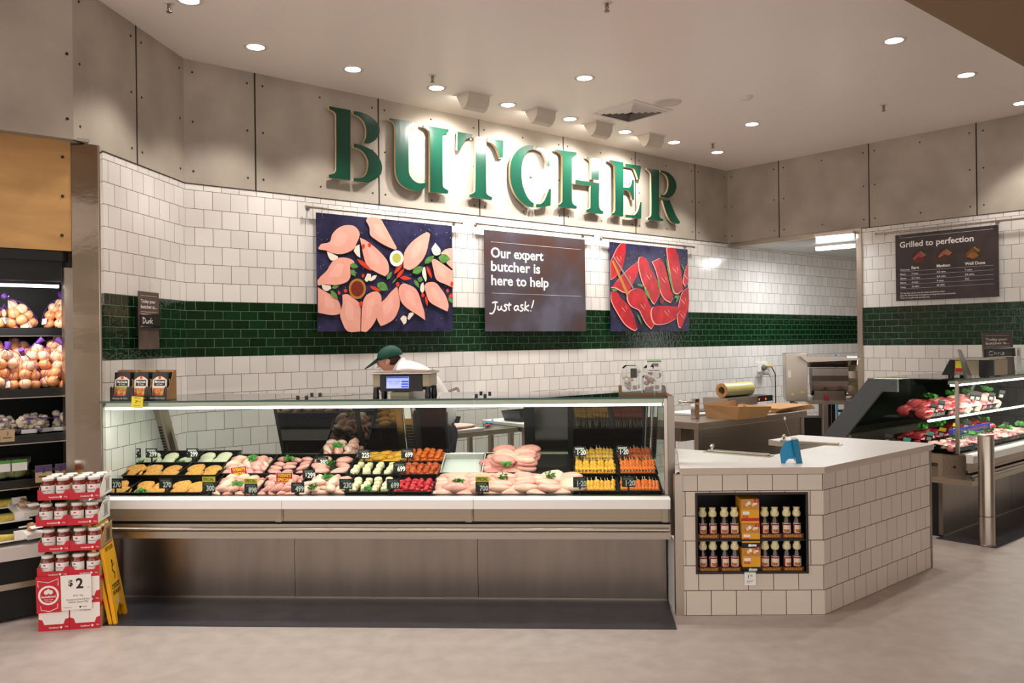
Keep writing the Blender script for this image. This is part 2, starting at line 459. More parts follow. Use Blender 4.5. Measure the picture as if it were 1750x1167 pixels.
# unseen wall added off to the side to darken reflections and give them bands
_f = FR.w(9.5, 0); FO = Frame(_f.x, _f.y, -PI / 2)
b = MB(); b.box(0, 10.4, 0, .1, 0, ZC); 
M_refl_bands = mat('reflection_bands', 'a39380', .8)
_nt = M_refl_bands.node_tree; _tc = _nt.nodes.new('ShaderNodeTexCoord'); _br = _nt.nodes.new('ShaderNodeTexBrick'); _mp = _nt.nodes.new('ShaderNodeMapping'); _mp.inputs['Rotation'].default_value = (PI / 2, 0, 0)
_br.inputs['Scale'].default_value = 1; _br.inputs['Brick Width'].default_value = .9; _br.inputs['Row Height'].default_value = .42; _br.inputs['Mortar Size'].default_value = .07
_br.inputs['Color1'].default_value = lin('e2d3bf'); _br.inputs['Color2'].default_value = lin('8d7a66'); _br.inputs['Mortar'].default_value = lin('2a241f')
_nt.links.new(_tc.outputs['Object'], _mp.inputs[0]); _nt.links.new(_mp.outputs[0], _br.inputs[0]); _nt.links.new(_br.outputs[0], _nt.nodes['Principled BSDF'].inputs[0])
struct(b.build('wall_for_reflections', M_refl_bands, loc=FO.o, rotz=FO.a))
# bulkhead over the produce case, its front along the 40 degree line
FP = Frame(-2.79, 5.39, TH)
b = MB(); b.box(-4.5, 0, 0, .02, ZB, ZC); b.box(-4.5, .1, .02, .6, ZB, ZB + .02)
wall_produce = struct(b.build('wall_produce', M_concrete, loc=FP.o, rotz=FP.a))
b = MB()
for x, y in ((114, 92), (115, 203)):
    u, z = FP.px(x, y); b.cyl((u, -.003, z), (u, .002, z), .010, n=8)
    b.cyl((u - 1.1, -.003, z), (u - 1.1, .002, z), .010, n=8)
b.build('panel_fixing', M_dark_gap, wall_produce)
# floor, ceiling
b = MB(); b.box(-9, 14, -6, 16, -.06, 0)
struct(b.build('floor', M_floor))
b = MB(); b.prism([(-9, -6), (14, -6), (14, 8), FB.w(S_END, 0)[:2], FB.w(0, .1)[:2], (-2.9, 5.3), (-6.8, 2)], ZC, ZC + .1, 'z')
struct(b.build('ceiling', M_ceiling))
# lower tan soffit across the near corner of the ceiling, parallel to the back wall
zs_ = 3.72
p0 = at_z(1545, 0, zs_); p1 = at_z(1750, 105, zs_)
d_ = FB.x; nrm = -FB.y
q = [p0 - d_ * 4, p0 + d_ * 9, p0 + d_ * 9 + nrm * 3.2, p0 - d_ * 4 + nrm * 3.2]
b = MB(); b.prism([(v.x, v.y) for v in q], zs_, ZC, 'z')
struct(b.build('ceiling_soffit', M_soffit))
# steel lining of the opening in the far wall
b = MB(); b.box(0.02, UJ + .03, -.012, .22, ZB - .055, ZB - .001)
struct(b.build('trim_1', M_steel, loc=FR.o, rotz=FR.a))
b = MB(); b.box(UJ - .035, UJ + .03, -.012, .22, 0, ZB - .06)
struct(b.build('trim_2', M_steel, loc=FR.o, rotz=FR.a))
# steel clad pillar between produce case and tiled wall
pf = at_z(168.8, 248.4, ZB); FPI = Frame(pf.x, pf.y, TH)
b = MB(); b.box(-.168, 0, 0, .045, 0, ZB)
pil = struct(b.build('trim_3', M_steel_mirror, loc=FPI.o, rotz=FPI.a))
b = MB(); b.box(-.006, .004, -.004, .01, 0, ZB); b.build('edge_fold', M_steel, pil)
_b2 = FL.w(_u, 0)
b = MB(); b.prism([(pf.x, pf.y), (_b2.x - .0, _b2.y), (_b2.x - .05, _b2.y + .02), (pf.x - .05, pf.y + .02)], 0, ZB - .001, 'z')
struct(b.build('trim_4', M_steel_mirror))
# ply panel over the produce case
FPW = Frame(pf.x - .168 * FPI.x.x, pf.y - .168 * FPI.x.y, TH)
zw = FPW.px(120, 429, 0)[1]
b = MB(); b.box(-4, -.001, .005, .03, zw, ZB)
wp = struct(b.build('trim_5', M_wood, loc=FPW.o, rotz=FPW.a))
b = MB()
for x, y in ((107, 268), (107, 335), (106, 402)):
    u, z = FPW.px(x, y); b.cyl((u, .000, z), (u, .006, z), .010, n=8)
b.build('panel_fixing', M_dark_gap, wp)
b = MB(); b.box(-4, .10, .046, .07, zw - .02, ZB); b.build('leak_backing', M_blackm, wp)  # black sheet added behind the ply to stop light leaking through the gap
# dark vinyl strip on the floor in front of the long counter
KA = math.radians(-3.5)
FK = Frame(0, 5.513, KA)
c0 = at_z(1157, 1076, 0); c1 = at_z(200, 1069, 0); c2 = at_z(1143, 1030, 0)
b = MB(); b.prism([(c0.x, c0.y), (c1.x - .2, c1.y + .004), (c1.x - .35, 6.2), (c2.x, c2.y + .4), (c2.x, c2.y)], .0005, .003, 'z')
struct(b.build('floor_strip', M_dark_floor))
# ------------------------------------------------------------------ ceiling fittings
M_lampon = mat('lamp_lens', 'ffffff', .5, emit='fff6ea', es=14)
M_fit = mat('white_fitting', 'e4dcd5', .5)
def make_downlight():
    t = thing('downlight', 'x', 'ceiling light', group='recessed downlights')
    b = MB(); b.lathe([(.066, -.004), (.088, -.006), (.094, -.002), (.094, .0)], n=28); b.build('trim_ring', M_fit, t)
    b = MB(); b.lathe([(0.0001, -.003), (.086, -.003)], n=28); b.build('lens', M_lampon, t)
    return t
dl_lab = ['recessed downlight at the top edge over the left wall', 'large round downlight above the joint in the second concrete sheet, left of the sign', 'round downlight just above the letter B', 'round downlight between the letter U and the first wall washer', 'round downlight between the two biggest wall washers', 'round downlight between second and third wall washers', 'round downlight between third and fourth wall washers', 'round downlight just past the smallest wall washer', 'round downlight nearest the far ceiling corner under a sprinkler', 'round downlight alone in mid ceiling above the letter C', 'round downlight between the vent and the far doorway bulkhead', 'bright downlight nearest the tan soffit', 'bright downlight beside the soft rectangular reflection on the ceiling', 'downlight cut by the frame edge over the grilling poster']
dl0 = None
for i, (x, y) in enumerate(DOWNLIGHTS):
    p = at_z(x, y, ZC)
    if dl0 is None: dl0 = make_downlight(); o = dl0; o.location = p
    else: o = dup(dl0, p)
    o['label'] = dl_lab[i]
def make_washer():
    t = thing('wall_washer', 'x', 'ceiling light', group='wall washers over the sign')
    b = MB(); b.box(-.15, .15, -.11, .11, -.008, 0); b.build('base_plate', M_fit, t)
    b = MB()
    pr = [(-.10, 0), (-.10, -.03), (-.085, -.09), (-.05, -.135), (-.005, -.15), (.0, -.14), (-.04, -.125), (-.07, -.085), (-.085, -.03), (-.085, 0)]
    b.prism(pr, -.125, .125, 'x')
    b.prism([(-.10, -.002), (-.09, -.08), (-.05, -.13), (0, -.148), (.085, -.02), (.09, -.002)], -.128, -.122, 'x')
    b.prism([(-.10, -.002), (-.09, -.08), (-.05, -.13), (0, -.148), (.085, -.02), (.09, -.002)], .122, .128, 'x')
    b.build('hood', mat('washer_hood', 'cfc4b6', .5), t)
    b = MB(); b.add([(-.12, .0, -.135), (.12, .0, -.135), (.12, .07, -.02), (-.12, .07, -.02)], [(0, 1, 2, 3)]); b.build('lens', M_lampon, t)
    return t
ws0 = None
for i, (x, y) in enumerate(WASHERS):
    p = at_z(x, y - 6, ZC)
    o = make_washer() if ws0 is None else dup(ws0, p)
    if ws0 is None: ws0 = o
    o.location = p; o.rotation_euler = (0, 0, TH)
    o['label'] = ['boxy wall washer lamp above the letters U and T, biggest of the row', 'boxy wall washer lamp above the letter C', 'boxy wall washer lamp in front of the square vent', 'boxy wall washer lamp at the far end of the row, smallest'][i]
M_brass = mat('sprinkler_metal', '8d7a68', .3, .9)
sp0 = None
for (x, y), lab in zip([(289, 5), (739, 128), (1037, 4), (1218, 244), (1510, 179)], ['sprinkler head cut by the top edge above the left wall', 'sprinkler head beside the downlight above the letter U', 'sprinkler head in the middle of the top edge', 'tiny sprinkler head near the far ceiling corner', 'sprinkler head above the grilling poster bulkhead']):
    p = at_z(x, y, ZC)
    if sp0 is None:
        t = sp0 = thing('sprinkler', lab, 'sprinkler', p, group='ceiling sprinklers')
        b = MB(); b.lathe([(.0001, -.006), (.034, -.006), (.04, 0)], n=18); b.build('collar', M_fit, t)
        b = MB(); b.cyl((0, 0, 0), (0, 0, -.03), .012); b.cyl((-.012, 0, -.03), (-.004, 0, -.06), .003); b.cyl((.012, 0, -.03), (.004, 0, -.06), .003); b.cyl((0, 0, -.03), (0, 0, -.06), .004); b.build('body', M_brass, t)
        b = MB(); b.cyl((0, 0, -.06), (0, 0, -.064), .02); b.build('deflector', M_brass, t)
    else: dup(sp0, p, label=lab)
# square four-way air vent
p = at_z(1078, 190, ZC)
t = thing('air_vent', 'square ceiling air vent with stepped white slats beside the wall washers', 'air vent', p, TH)
b = MB(); s_ = .30
for a in (0, 1, 2, 3):
    M = Matrix.Rotation(a * PI / 2, 4, 'Z'); c = MB(); c.prism([(-s_, -s_), (s_, -s_), (s_ - .04, -s_ + .04), (-s_ + .04, -s_ + .04)], -.012, 0, 'z'); c.xf(M); b.add(c.v, c.f)
b.build('frame', M_fit, t)
b = MB(); b.box(-.26, .26, -.26, .26, -.001, 0); b.build('duct', mat('duct_dark', '4c433c', .9), t)
b = MB()
for k in range(5):
    r = .25 - k * .045
    for a in range(4):
        M = Matrix.Rotation(a * PI / 2, 4, 'Z'); c = MB(); c.add([(-r, -r, -.004), (r, -r, -.004), (r - .026, -r + .026, -.028 ), (-r + .026, -r + .026, -.028)], [(0, 1, 2, 3)]); c.xf(M); b.add(c.v, c.f)
b.build('slats', M_fit, t)
p = at_z(1141, 175, ZC); b = MB(); b.lathe([(.0001, -.004), (.10, -.004), (.105, -.006), (.13, -.006), (.135, 0)], n=30); tag(b.build('ceiling_speaker', mat('ceiling_white_fit', 'd2c6bd', .5), loc=p), 'flush round ceiling speaker grille just past the vent', 'ceiling speaker')
p = at_z(1275, 165, ZC); t = thing('smoke_detector', 'small round white smoke detector on the ceiling above the far bulkhead', 'smoke detector', p)
b = MB(); b.lathe([(.0001, -.035), (.03, -.035), (.05, -.025), (.055, -.012), (.065, -.010), (.068, 0)], n=24); b.build('housing', M_fit, t)
b = MB(); b.lathe([(.0001, -.040), (.018, -.038), (.02, -.034)], n=16); b.build('sensor_cap', M_fit, t)
# tube lights in the preparation room
for (x0, y0, x1, y1), lab in (((1394, 409, 1460, 403), 'upper bright tube light seen through the doorway'), ((1394, 426, 1462, 420), 'lower bright tube light seen through the doorway')):
    a = at_z(x0, y0, 2.93); c = at_z(x1, y1, 2.93); d = (c - a).normalized(); n_ = Vector((-d.y, d.x, 0))
    t = thing('tube_light', lab, 'tube light', (a + c) / 2, math.atan2(d.y, d.x), group='tube lights in the preparation room'); L = (c - a).length / 2
    b = MB(); b.box(-L, L, -.05, .05, .025, .06); b.build('housing', M_fit, t)
    b = MB(); b.box(-L + .02, L - .02, -.045, .045, -.02, .025); b.build('diffuser', mat('tube_on', 'ffffff', .5, emit='f4fbff', es=7), t)
    area('tube_glow', ((a + c) / 2) + Vector((0, 0, -.06)), ((a + c) / 2) + Vector((0, 0, -2)), 26, 1.2, .2, (.95, 1, 1))

# ------------------------------------------------------------------ BUTCHER sign
LET = {
 'B': ((550, 170, 7.29), [[(88,82),(358,132),(355,1008),(88,975),(88,938),(135,925),(165,905),(178,870),(178,200),(165,165),(140,145),(95,120)],
   [(400,142),(470,155),(550,180),(620,220),(675,270),(710,330),(722,385),(710,440),(670,500),(620,535),(575,550),(515,540),(540,500),(553,440),(553,370),(535,300),(500,250),(450,210),(395,185)],
   [(398,548),(480,565),(570,600),(650,650),(710,720),(745,800),(752,850),(740,920),(700,970),(640,1010),(575,1035),(395,1015),(395,978),(470,978),(520,960),(555,920),(575,850),(578,780),(555,710),(510,650),(450,610),(395,595)]]),
 'U': ((650, 190, 7.78), [[(118,90),(460,145),(455,185),(430,203),(400,215),(380,250),(378,770),(385,830),(410,880),(450,925),(500,952),(560,958),(628,940),(622,985),(580,1030),(530,1055),(470,1058),(390,1040),(310,1000),(250,940),(215,860),(203,780),(200,215),(190,170),(165,140),(120,118)],
   [(580,185),(908,242),(905,275),(870,300),(835,320),(830,345),(830,985),(840,1015),(870,1035),(903,1055),(900,1095),(660,1075),(660,300),(648,265),(615,235),(578,212)]]),
 'T': ((770, 210, 8.336), [[(100,125),(315,165),(312,205),(255,212),(215,235),(180,285),(150,345),(125,395),(95,388)],
   [(360,180),(508,210),(508,985),(525,1020),(560,1045),(592,1060),(588,1098),(268,1050),(268,1020),(310,1005),(340,985),(352,950)],
   [(530,218),(752,252),(748,490),(705,500),(680,430),(640,340),(590,290),(530,265)]]),
 'C': ((860, 240, 9.72), [[(505,80),(505,148),(440,160),(390,200),(340,300),(310,420),(305,580),(320,720),(360,850),(410,950),(460,1010),(505,1040),(505,1108),(430,1095),(330,1040),(230,940),(160,810),(120,660),(115,500),(125,370),(165,260),(230,170),(310,110),(410,80)],
   [(545,90),(600,105),(680,135),(780,170),(770,425),(740,430),(720,360),(690,280),(650,210),(590,170),(515,148)],
   [(545,1058),(620,1050),(680,1000),(725,900),(760,805),(797,808),(785,1080),(690,1100),(545,1112)]]),
 'H': ((940, 245, 8.98), [[(105,95),(408,140),(404,170),(375,200),(345,215),(338,245),(338,880),(348,920),(380,950),(412,965),(408,1002),(125,975),(125,945),(165,920),(190,890),(192,210),(180,170),(150,145),(108,120)],
   [(558,200),(808,242),(804,275),(770,300),(752,320),(750,560),(632,548),(628,290),(610,255),(560,228)],
   [(390,558),(755,610),(752,960),(770,1010),(790,1030),(818,1045),(814,1082),(556,1052),(556,1020),(600,1000),(620,980),(622,650),(388,622)]]),
 'E': ((1030, 260, 9.725), [[(135,132),(342,170),(342,585),(440,585),(470,545),(490,460),(520,462),(522,795),(492,795),(475,720),(440,650),(410,632),(345,630),(342,1070),(145,1045),(145,1015),(190,1000),(208,960),(205,240),(185,205),(130,165)],
   [(378,190),(640,230),(612,450),(588,452),(560,360),(530,290),(500,265),(375,245)], [(380,1035),(520,1045),(570,1000),(600,930),(622,830),(648,832),(640,1105),(380,1080)]]),
 'R': ((1090, 275, 9.725), [[(155,118),(355,155),(352,870),(362,930),(385,950),(425,965),(420,1002),(165,978),(165,945),(210,920),(225,880),(222,220),(205,190),(155,140)],
   [(378,155),(450,170),(530,210),(590,270),(630,340),(642,420),(625,500),(580,570),(530,605),(470,612),(370,595),(370,568),(440,562),(480,520),(505,450),(510,380),(500,300),(470,240),(430,205),(378,195)],
   [(410,655),(530,652),(560,730),(610,850),(650,930),(700,1010),(695,1040),(590,1030),(530,980),(480,880),(440,760)]])}
OFF = .062
for ch, ((ox, oy, k), polys) in LET.items():
    P = [[FB.px(ox + x / k, oy + y / k, -OFF) for x, y in pl] for pl in polys]
    u0 = min(p[0] for pl in P for p in pl); z0 = min(p[1] for pl in P for p in pl)
    t = thing('sign_letter', 'big dark green stencil letter %s with ply edges on the concrete wall' % ch, 'sign letter', FB.w(u0, 0, z0), FB.a, group='BUTCHER sign letters')
    for pl in P:
        b = MB(); b.prism(smooth_poly([(u - u0, z - z0) for u, z in pl]), -OFF, -OFF + .028, 'y', 0, 1)
        b.build('stroke', [M_letter, M_ply_edge], t)
    b = MB()
    pl = P[1 if ch in 'T' else 0]; uc = (pl[0][0] + pl[1][0]) / 2 - u0; zc_ = sum(p[1] for p in pl) / len(pl) - z0
    b.cyl((uc, -OFF + .026, zc_), (uc, 0, zc_), .012)
    b.build('standoff', M_steel, t)
    for pl in P:
        if pl is P[1 if ch in 'T' else 0]: continue
        q1 = max(pl, key=lambda p: p[0]); b = MB(); b.cyl((pl[2][0] - u0, -OFF + .026, pl[2][1] - z0 - .015), (pl[2][0] - u0, 0, pl[2][1] - z0 - .015), .008); b.build('standoff', M_steel, t)
# ------------------------------------------------------------------ posters on rails
POFF = .055
def poster_rect(fr, pts, off):
    P = [fr.px(x, y, -off) for x, y in pts]
    return ((P[0][0] + P[3][0]) / 2, (P[1][0] + P[2][0]) / 2, (P[2][1] + P[3][1]) / 2, (P[0][1] + P[1][1]) / 2)
def make_rail(fr, a, c, label, brackets, grp='poster rails'):
    (u0, z0), (u1, z1) = fr.px(a[0], a[1], -.06), fr.px(c[0], c[1], -.06); z = (z0 + z1) / 2
    t = thing('poster_rail', label, 'rail', fr.w(u0, 0, z), fr.a, group=grp)
    b = MB(); b.cyl((0, -.06, 0), (u1 - u0, -.06, 0), .011); b.cyl((-.015, -.06, 0), (0, -.06, 0), .016); b.cyl((u1 - u0, -.06, 0), (u1 - u0 + .015, -.06, 0), .016)
    b.build('rod', M_steel, t)
    for f in brackets:
        b = MB(); b.cyl((f * (u1 - u0), -.06, 0), (f * (u1 - u0), 0, 0), .007); b.cyl((f * (u1 - u0), -.006, 0), (f * (u1 - u0), 0, 0), .02); b.build('bracket', M_steel, t)
    return z
def make_board(fr, rect, label, m, zrail, name='poster', cat='poster', off=POFF, hooks=True):
    u0, u1, z0, z1 = rect
    t = thing(name, label, cat, fr.w(u0, 0, z0), fr.a, group='hanging posters')
    b = MB(); b.box(0, u1 - u0, -off, -off + .008, 0, z1 - z0); b.build('board', m, t)
    if hooks:
        for u in (.06, u1 - u0 - .06):
            b = MB(); zt = zrail - z0 if zrail else z1 - z0 + .06
            b.tube([(u, -off - .004, z1 - z0 - .025), (u - .012, -off - .006, z1 - z0 + .01), (u + .006, -off - .004, zt - .012), (u + .004, -.06, zt + .013), (u - .01, -.075, zt + .004)], .0028, 6)
            b.build('hook', M_chrome, t)
    return t
M_slate = mat('poster_slate', '2a2846', .35, var=.6, vscale=9)
M_rust = mat('poster_rust', '4d4344', .4, var=.4, vscale=1.7)
_r = [n for n in M_rust.node_tree.nodes if n.type == 'VALTORGB'][0].color_ramp      # printed rust: blue grey, brown and orange brown patches
_r.elements[0].position = .34; _r.elements[0].color = lin('4e342c'); _r.elements[1].position = .66; _r.elements[1].color = lin('5f5c6b')
_e = _r.elements.new(.5); _e.color = lin('4c4248')
M_pr = {'c': mat('print_chicken', 'f3aa98', .4, var=.08, vscale=6), 'C': mat('print_chicken_light', 'f7b7a7', .4), 'g': mat('print_garlic', 'f1e3cf', .4), 'l': mat('print_leaf', '5c8f45', .4, var=.3, vscale=25),
        'r': mat('print_chilli', 'd8401f', .4), 'w': mat('print_bowl', 'f2f0e8', .4), 'o': mat('print_oil', 'b9bb52', .4), 'b': mat('print_wood', 'b97a35', .4), 'd': mat('print_spice', '7a2b1c', .4, var=.5, vscale=60),
        's': mat('print_steak', 'b9222b', .4, var=.3, vscale=9), 'f': mat('print_fat', 'eda596', .4), 'm': mat('print_dark', '2b2226', .4), 'k': mat('print_steel', '8a7d70', .3)}
KEYS = list(M_pr)
def print_art(fr, t, rect, k0, shapes, off=POFF, name='printed_picture'):
    """shapes traced in order, later ones on top, all one printed sheet"""
    ox, oy, k = k0; u0, u1, z0, z1 = rect; b = MB()
    for i, (key, pts) in enumerate(shapes):
        Q = []
        for x, y in pts:
            u, z = fr.px(ox + x / k, oy + y / k, -off)
            Q.append((min(max(u - u0, .001), u1 - u0 - .001), min(max(z - z0, .001), z1 - z0 - .001)))
        b.flat(smooth_poly(Q, 60, 3), -off - .0006 - i * .00006, 'y', KEYS.index(key))
    return b.build(name, list(M_pr.values()), t)
def oval(cx, cy, rx, ry, rot=0, n=12):
    c, s = math.cos(rot), math.sin(rot)
    return [(cx + rx * math.cos(a) * c - ry * math.sin(a) * s, cy + rx * math.cos(a) * s + ry * math.sin(a) * c) for a in [2 * PI * i / n for i in range(n)]]
def leaf(x0, y0, x1, y1, w):
    dx, dy = x1 - x0, y1 - y0; L = math.hypot(dx, dy); nx, ny = -dy / L * w, dx / L * w
    return [(x0, y0), (x0 + dx * .3 + nx, y0 + dy * .3 + ny), (x0 + dx * .65 + nx * .9, y0 + dy * .65 + ny * .9), (x1, y1), (x0 + dx * .65 - nx * .9, y0 + dy * .65 - ny * .9), (x0 + dx * .3 - nx, y0 + dy * .3 - ny)]
z1r = make_rail(FB, (524.7, 354.8), (788.1, 379.6), 'steel poster rail over the raw chicken poster', (.02, .97))
z2r = make_rail(FB, (814.1, 381.6), (1012.7, 402.9), 'steel poster rail over the rust brown text poster', (.02, .94))
z3r = make_rail(FB, (1029.8, 406.8), (1185, 421.6), 'steel poster rail over the red steak poster', (.02, .94))
z4r = make_rail(FR, (1498, 398.8), (1760, 373.5), 'steel poster rail over the grilling times poster', (.05, .8))
R1 = poster_rect(FB, [(541.2, 363.2), (773.8, 385.9), (772.9, 566.4), (541.8, 566.4)], POFF)
t = make_board(FB, R1, 'large poster of raw chicken breasts, garlic and chillies on dark slate', M_slate, z1r)
ch = []
for pts in ([(65,375),(95,340),(165,322),(185,260),(235,205),(300,178),(370,182),(410,215),(425,260),(400,330),(370,385),(300,420),(240,428),(180,415),(130,395),(75,388)],
    [(480,140),(495,112),(600,115),(640,180),(690,270),(748,375),(735,392),(640,350),(560,300),(515,260),(510,200)],
    [(425,285),(480,310),(560,370),(630,440),(670,500),(678,580),(645,620),(570,585),(490,530),(455,430),(440,350)],
    [(805,545),(810,420),(860,340),(930,280),(1010,238),(1035,255),(1020,340),(1000,420),(960,490),(900,545),(850,565)],
    [(62,650),(140,570),(190,490),(250,458),(320,462),(370,485),(382,520),(340,540),(345,620),(310,670),(220,695),(130,690),(62,700)],
    [(62,715),(140,760),(210,800),(250,850),(262,920),(250,945),(180,955),(62,935)],
    [(275,780),(320,775),(400,830),(430,870),(432,980),(430,1096),(320,1096),(270,1010),(255,950),(275,860)],
    [(520,760),(580,748),(610,790),(610,850),(570,900),(572,980),(490,1096),(437,1096),(440,980),(445,880),(470,800)],
    [(570,890),(640,820),(700,750),(750,705),(760,760),(772,840),(765,900),(720,990),(640,1040),(605,1050),(575,990)],
    [(765,720),(800,682),(840,690),(900,720),(935,770),(960,850),(985,930),(992,1000),(920,950),(840,900),(790,850),(768,790)],
    [(985,700),(1010,675),(1080,675),(1130,730),(1170,790),(1195,870),(1185,925),(1110,890),(1030,840),(1000,770)],
    [(1045,480),(1075,470),(1140,510),(1230,575),(1234,720),(1170,690),(1090,650),(1065,570)],
    [(1125,420),(1170,385),(1236,376),(1236,560),(1180,510),(1150,450)]):
    cx = sum(p[0] for p in pts) / len(pts); cy = sum(p[1] for p in pts) / len(pts)
    ch.append(('m', [(x + 5, y + 7) for x, y in pts])); ch.append(('c', pts)); ch.append(('C', [(cx + (x - cx) * .42 - 8, cy + (y - cy) * .5 - 12) for x, y in pts]))
for pts in ([(140,405),(190,425),(238,450),(230,470),(185,485),(155,455)], [(372,400),(390,360),(422,345),(425,410),(430,460),(400,440)], [(1045,380),(1080,330),(1095,350),(1125,390),(1120,430),(1085,440),(1060,425)],
            [(95,692),(170,700),(178,725),(140,748),(105,730)], [(465,650),(490,595),(520,600),(520,640),(482,670)], [(505,655),(540,615),(572,610),(560,640),(520,662)], [(775,985),(800,958),(830,970),(828,1020),(805,1038)], [(838,985),(850,940),(885,932),(892,950),(850,1000)],
            [(975,545),(990,540),(1005,640),(995,668),(965,600)], [(955,690),(975,672),(985,740),(965,765),(948,740)]): ch.append(('g', pts))
ch += [('w', oval(743, 465, 60, 70)), ('o', oval(745, 462, 38, 42)), ('b', oval(403, 728, 74, 88)), ('d', oval(403, 728, 56, 68))]
for a in ((400,470,530,575,16), (720,600,800,505,14), (740,640,812,550,14), (770,630,875,640,16), (510,705,608,752,14), (1005,530,1048,640,13), (995,790,1010,880,10), (1195,810,1232,770,14)): ch.append(('r', leaf(*a)))
for a in ((985,510,1070,440,22), (880,590,975,540,30), (1105,460,1210,470,36), (575,680,670,740,34), (660,650,700,580,16), (340,520,410,540,22), (350,560,385,620,20), (180,720,245,705,14), (170,740,235,820,18), (895,650,940,720,15), (925,640,970,655,22), (705,680,745,635,6), (1195,800,1225,850,14)): ch.append(('l', leaf(*a)))
for a in ((300,745,16,16), (245,765,12,14), (435,857,16,20), (455,358,14,18), (510,345,14,16), (752,690,15,20), (452,615,12,16), (1222,685,12,20), (970,783,14,18), (1184,745,12,16)): ch.append(('r', oval(*a)))
for k in range(150):
    x, y = random.uniform(65, 1228), random.uniform(90, 1090); ch.insert(0, (random.choice('ggdrC'), oval(x, y, 2.5, 3, 0, 5)))
print_art(FB, t, R1, (530, 350, 5.073), ch)
R2 = poster_rect(FB, [(828.1, 391.7), (1001, 410), (999.9, 566.1), (828.9, 566.1)], POFF)
t = make_board(FB, R2, 'rust brown poster reading Our expert butcher is here to help', M_rust, z2r)
M_print = mat('print_white', 'f2efec', .5)
w2, h2 = R2[1] - R2[0], R2[3] - R2[2]
sx, sz = w2 / 445, h2 / 445
b = MB()
for ln, (yy, xx1) in zip(('Our expert', 'butcher is', 'here to help'), ((118, 250), (178, 235), (240, 272))):
    b.text(ln, (.058 * w2, -POFF - .001, h2 - yy * sz), .098 * h2, align='l', bold=.02, width=(xx1 - 27) * sx)
b.box(.06 * w2, .955 * w2, -POFF - .001, -POFF - .0005, h2 * .885, h2 * .887); b.box(.06 * w2, .955 * w2, -POFF - .001, -POFF - .0005, h2 * .378, h2 * .380)
b.build('lettering', M_print, t)
def pen(fr, parent, rect, k0, strokes, w, off, m, name='handwriting'):
    ox, oy, k = k0; b = MB()
    for st in strokes:
        Q = [(fr.px(ox + x / k, oy + y / k, -off)) for x, y in st]; Q = [(u - rect[0], z - rect[2]) for u, z in Q]
        D = []
        for i in range(len(Q) - 1):
            p0, p1, p2, p3 = Q[max(0, i - 1)], Q[i], Q[i + 1], Q[min(len(Q) - 1, i + 2)]
            for s_ in range(4):
                q = s_ / 4; D.append(tuple(.5 * (2 * p1[c] + (p2[c] - p0[c]) * q + (2 * p0[c] - 5 * p1[c] + 4 * p2[c] - p3[c]) * q * q + (3 * p1[c] - p0[c] - 3 * p2[c] + p3[c]) * q ** 3) for c in (0, 1)))
        D.append(Q[-1]); b.ribbon(D, w, -off - .0012)
    return b.build(name, m, parent)
K3 = (520, 340, 2.5735)
pen(FB, t, R2, K3, [[(826,457),(838,453),(850,455)], [(840,455),(840,475),(834,494),(825,504),(814,502)], [(852,470),(851,483),(857,488),(864,482),(867,470),(867,483),(872,488)], [(893,468),(885,464),(880,470),(887,477),(888,486),(881,492),(874,489)],
    [(902,456),(899,480),(903,491)], [(893,467),(911,465)], [(940,471),(930,470),(923,480),(928,490),(937,484),(941,471),(940,484),(946,490)], [(963,467),(953,467),(954,476),(962,483),(957,492),(948,492)], [(973,450),(971,470),(969,493)], [(988,467),(972,479),(987,493)], [(1009,445),(1003,468),(999,480)], [(996,490),(995,494)]], .017, POFF, M_print)
R3 = poster_rect(FB, [(1042.6, 413.5), (1176.7, 426.3), (1175.1, 566.1), (1043, 566.1)], POFF)
t = make_board(FB, R3, 'square poster of red raw steaks with rosemary and a carving fork', M_slate, z3r)
st = []
for pts in ([(110,255),(150,170),(205,102),(250,105),(245,230),(225,330),(205,395),(150,460),(88,500),(86,300)], [(88,590),(200,470),(300,370),(395,300),(400,380),(370,470),(320,570),(290,640),(230,640),(140,590)],
    [(395,300),(405,260),(450,255),(490,300),(530,390),(590,490),(625,580),(625,660),(570,770),(540,740),(500,650),(440,530),(405,400)], [(548,310),(630,268),(680,350),(715,470),(745,600),(778,700),(750,752),(690,720),(640,640),(615,500),(580,380)],
    [(708,155),(790,158),(825,220),(850,350),(880,520),(882,610),(830,655),(790,640),(765,560),(740,400),(715,250)], [(944,320),(905,420),(890,530),(910,572),(944,545)], [(944,590),(880,640),(850,740),(830,830),(870,900),(944,820)],
    [(88,640),(150,640),(190,700),(280,790),(330,890),(378,1040),(350,1062),(250,1000),(180,900),(95,740)], [(275,730),(280,660),(350,605),(430,615),(480,680),(500,760),(545,830),(520,900),(570,985),(535,1045),(480,990),(430,900),(400,840),(320,800)],
    [(535,870),(560,805),(690,795),(760,800),(830,810),(860,850),(800,900),(805,930),(720,980),(600,998),(560,970)], [(820,900),(860,850),(920,860),(935,830),(910,920),(865,1035),(840,1020)]):
    cx = sum(p[0] for p in pts) / len(pts); cy = sum(p[1] for p in pts) / len(pts); n_ = len(pts)
    st.append(('f', [(cx + (x - cx) * 1.04 - 7, cy + (y - cy) * 1.03 + 5) for x, y in pts])); st.append(('s', pts))
    st.append(('f', leaf(cx - 30, cy - 40, cx + 25, cy + 30, 3))); st.append(('f', leaf(cx + 20, cy - 50, cx + 30, cy + 5, 2)))
st += [('b', [(92, 300), (112, 290), (285, 660), (262, 695)]), ('k', [(105, 252), (120, 250), (275, 490), (260, 500)]), ('k', [(262, 500), (280, 492), (335, 605), (328, 610)]), ('k', [(280, 490), (295, 520), (340, 600), (334, 604)])]
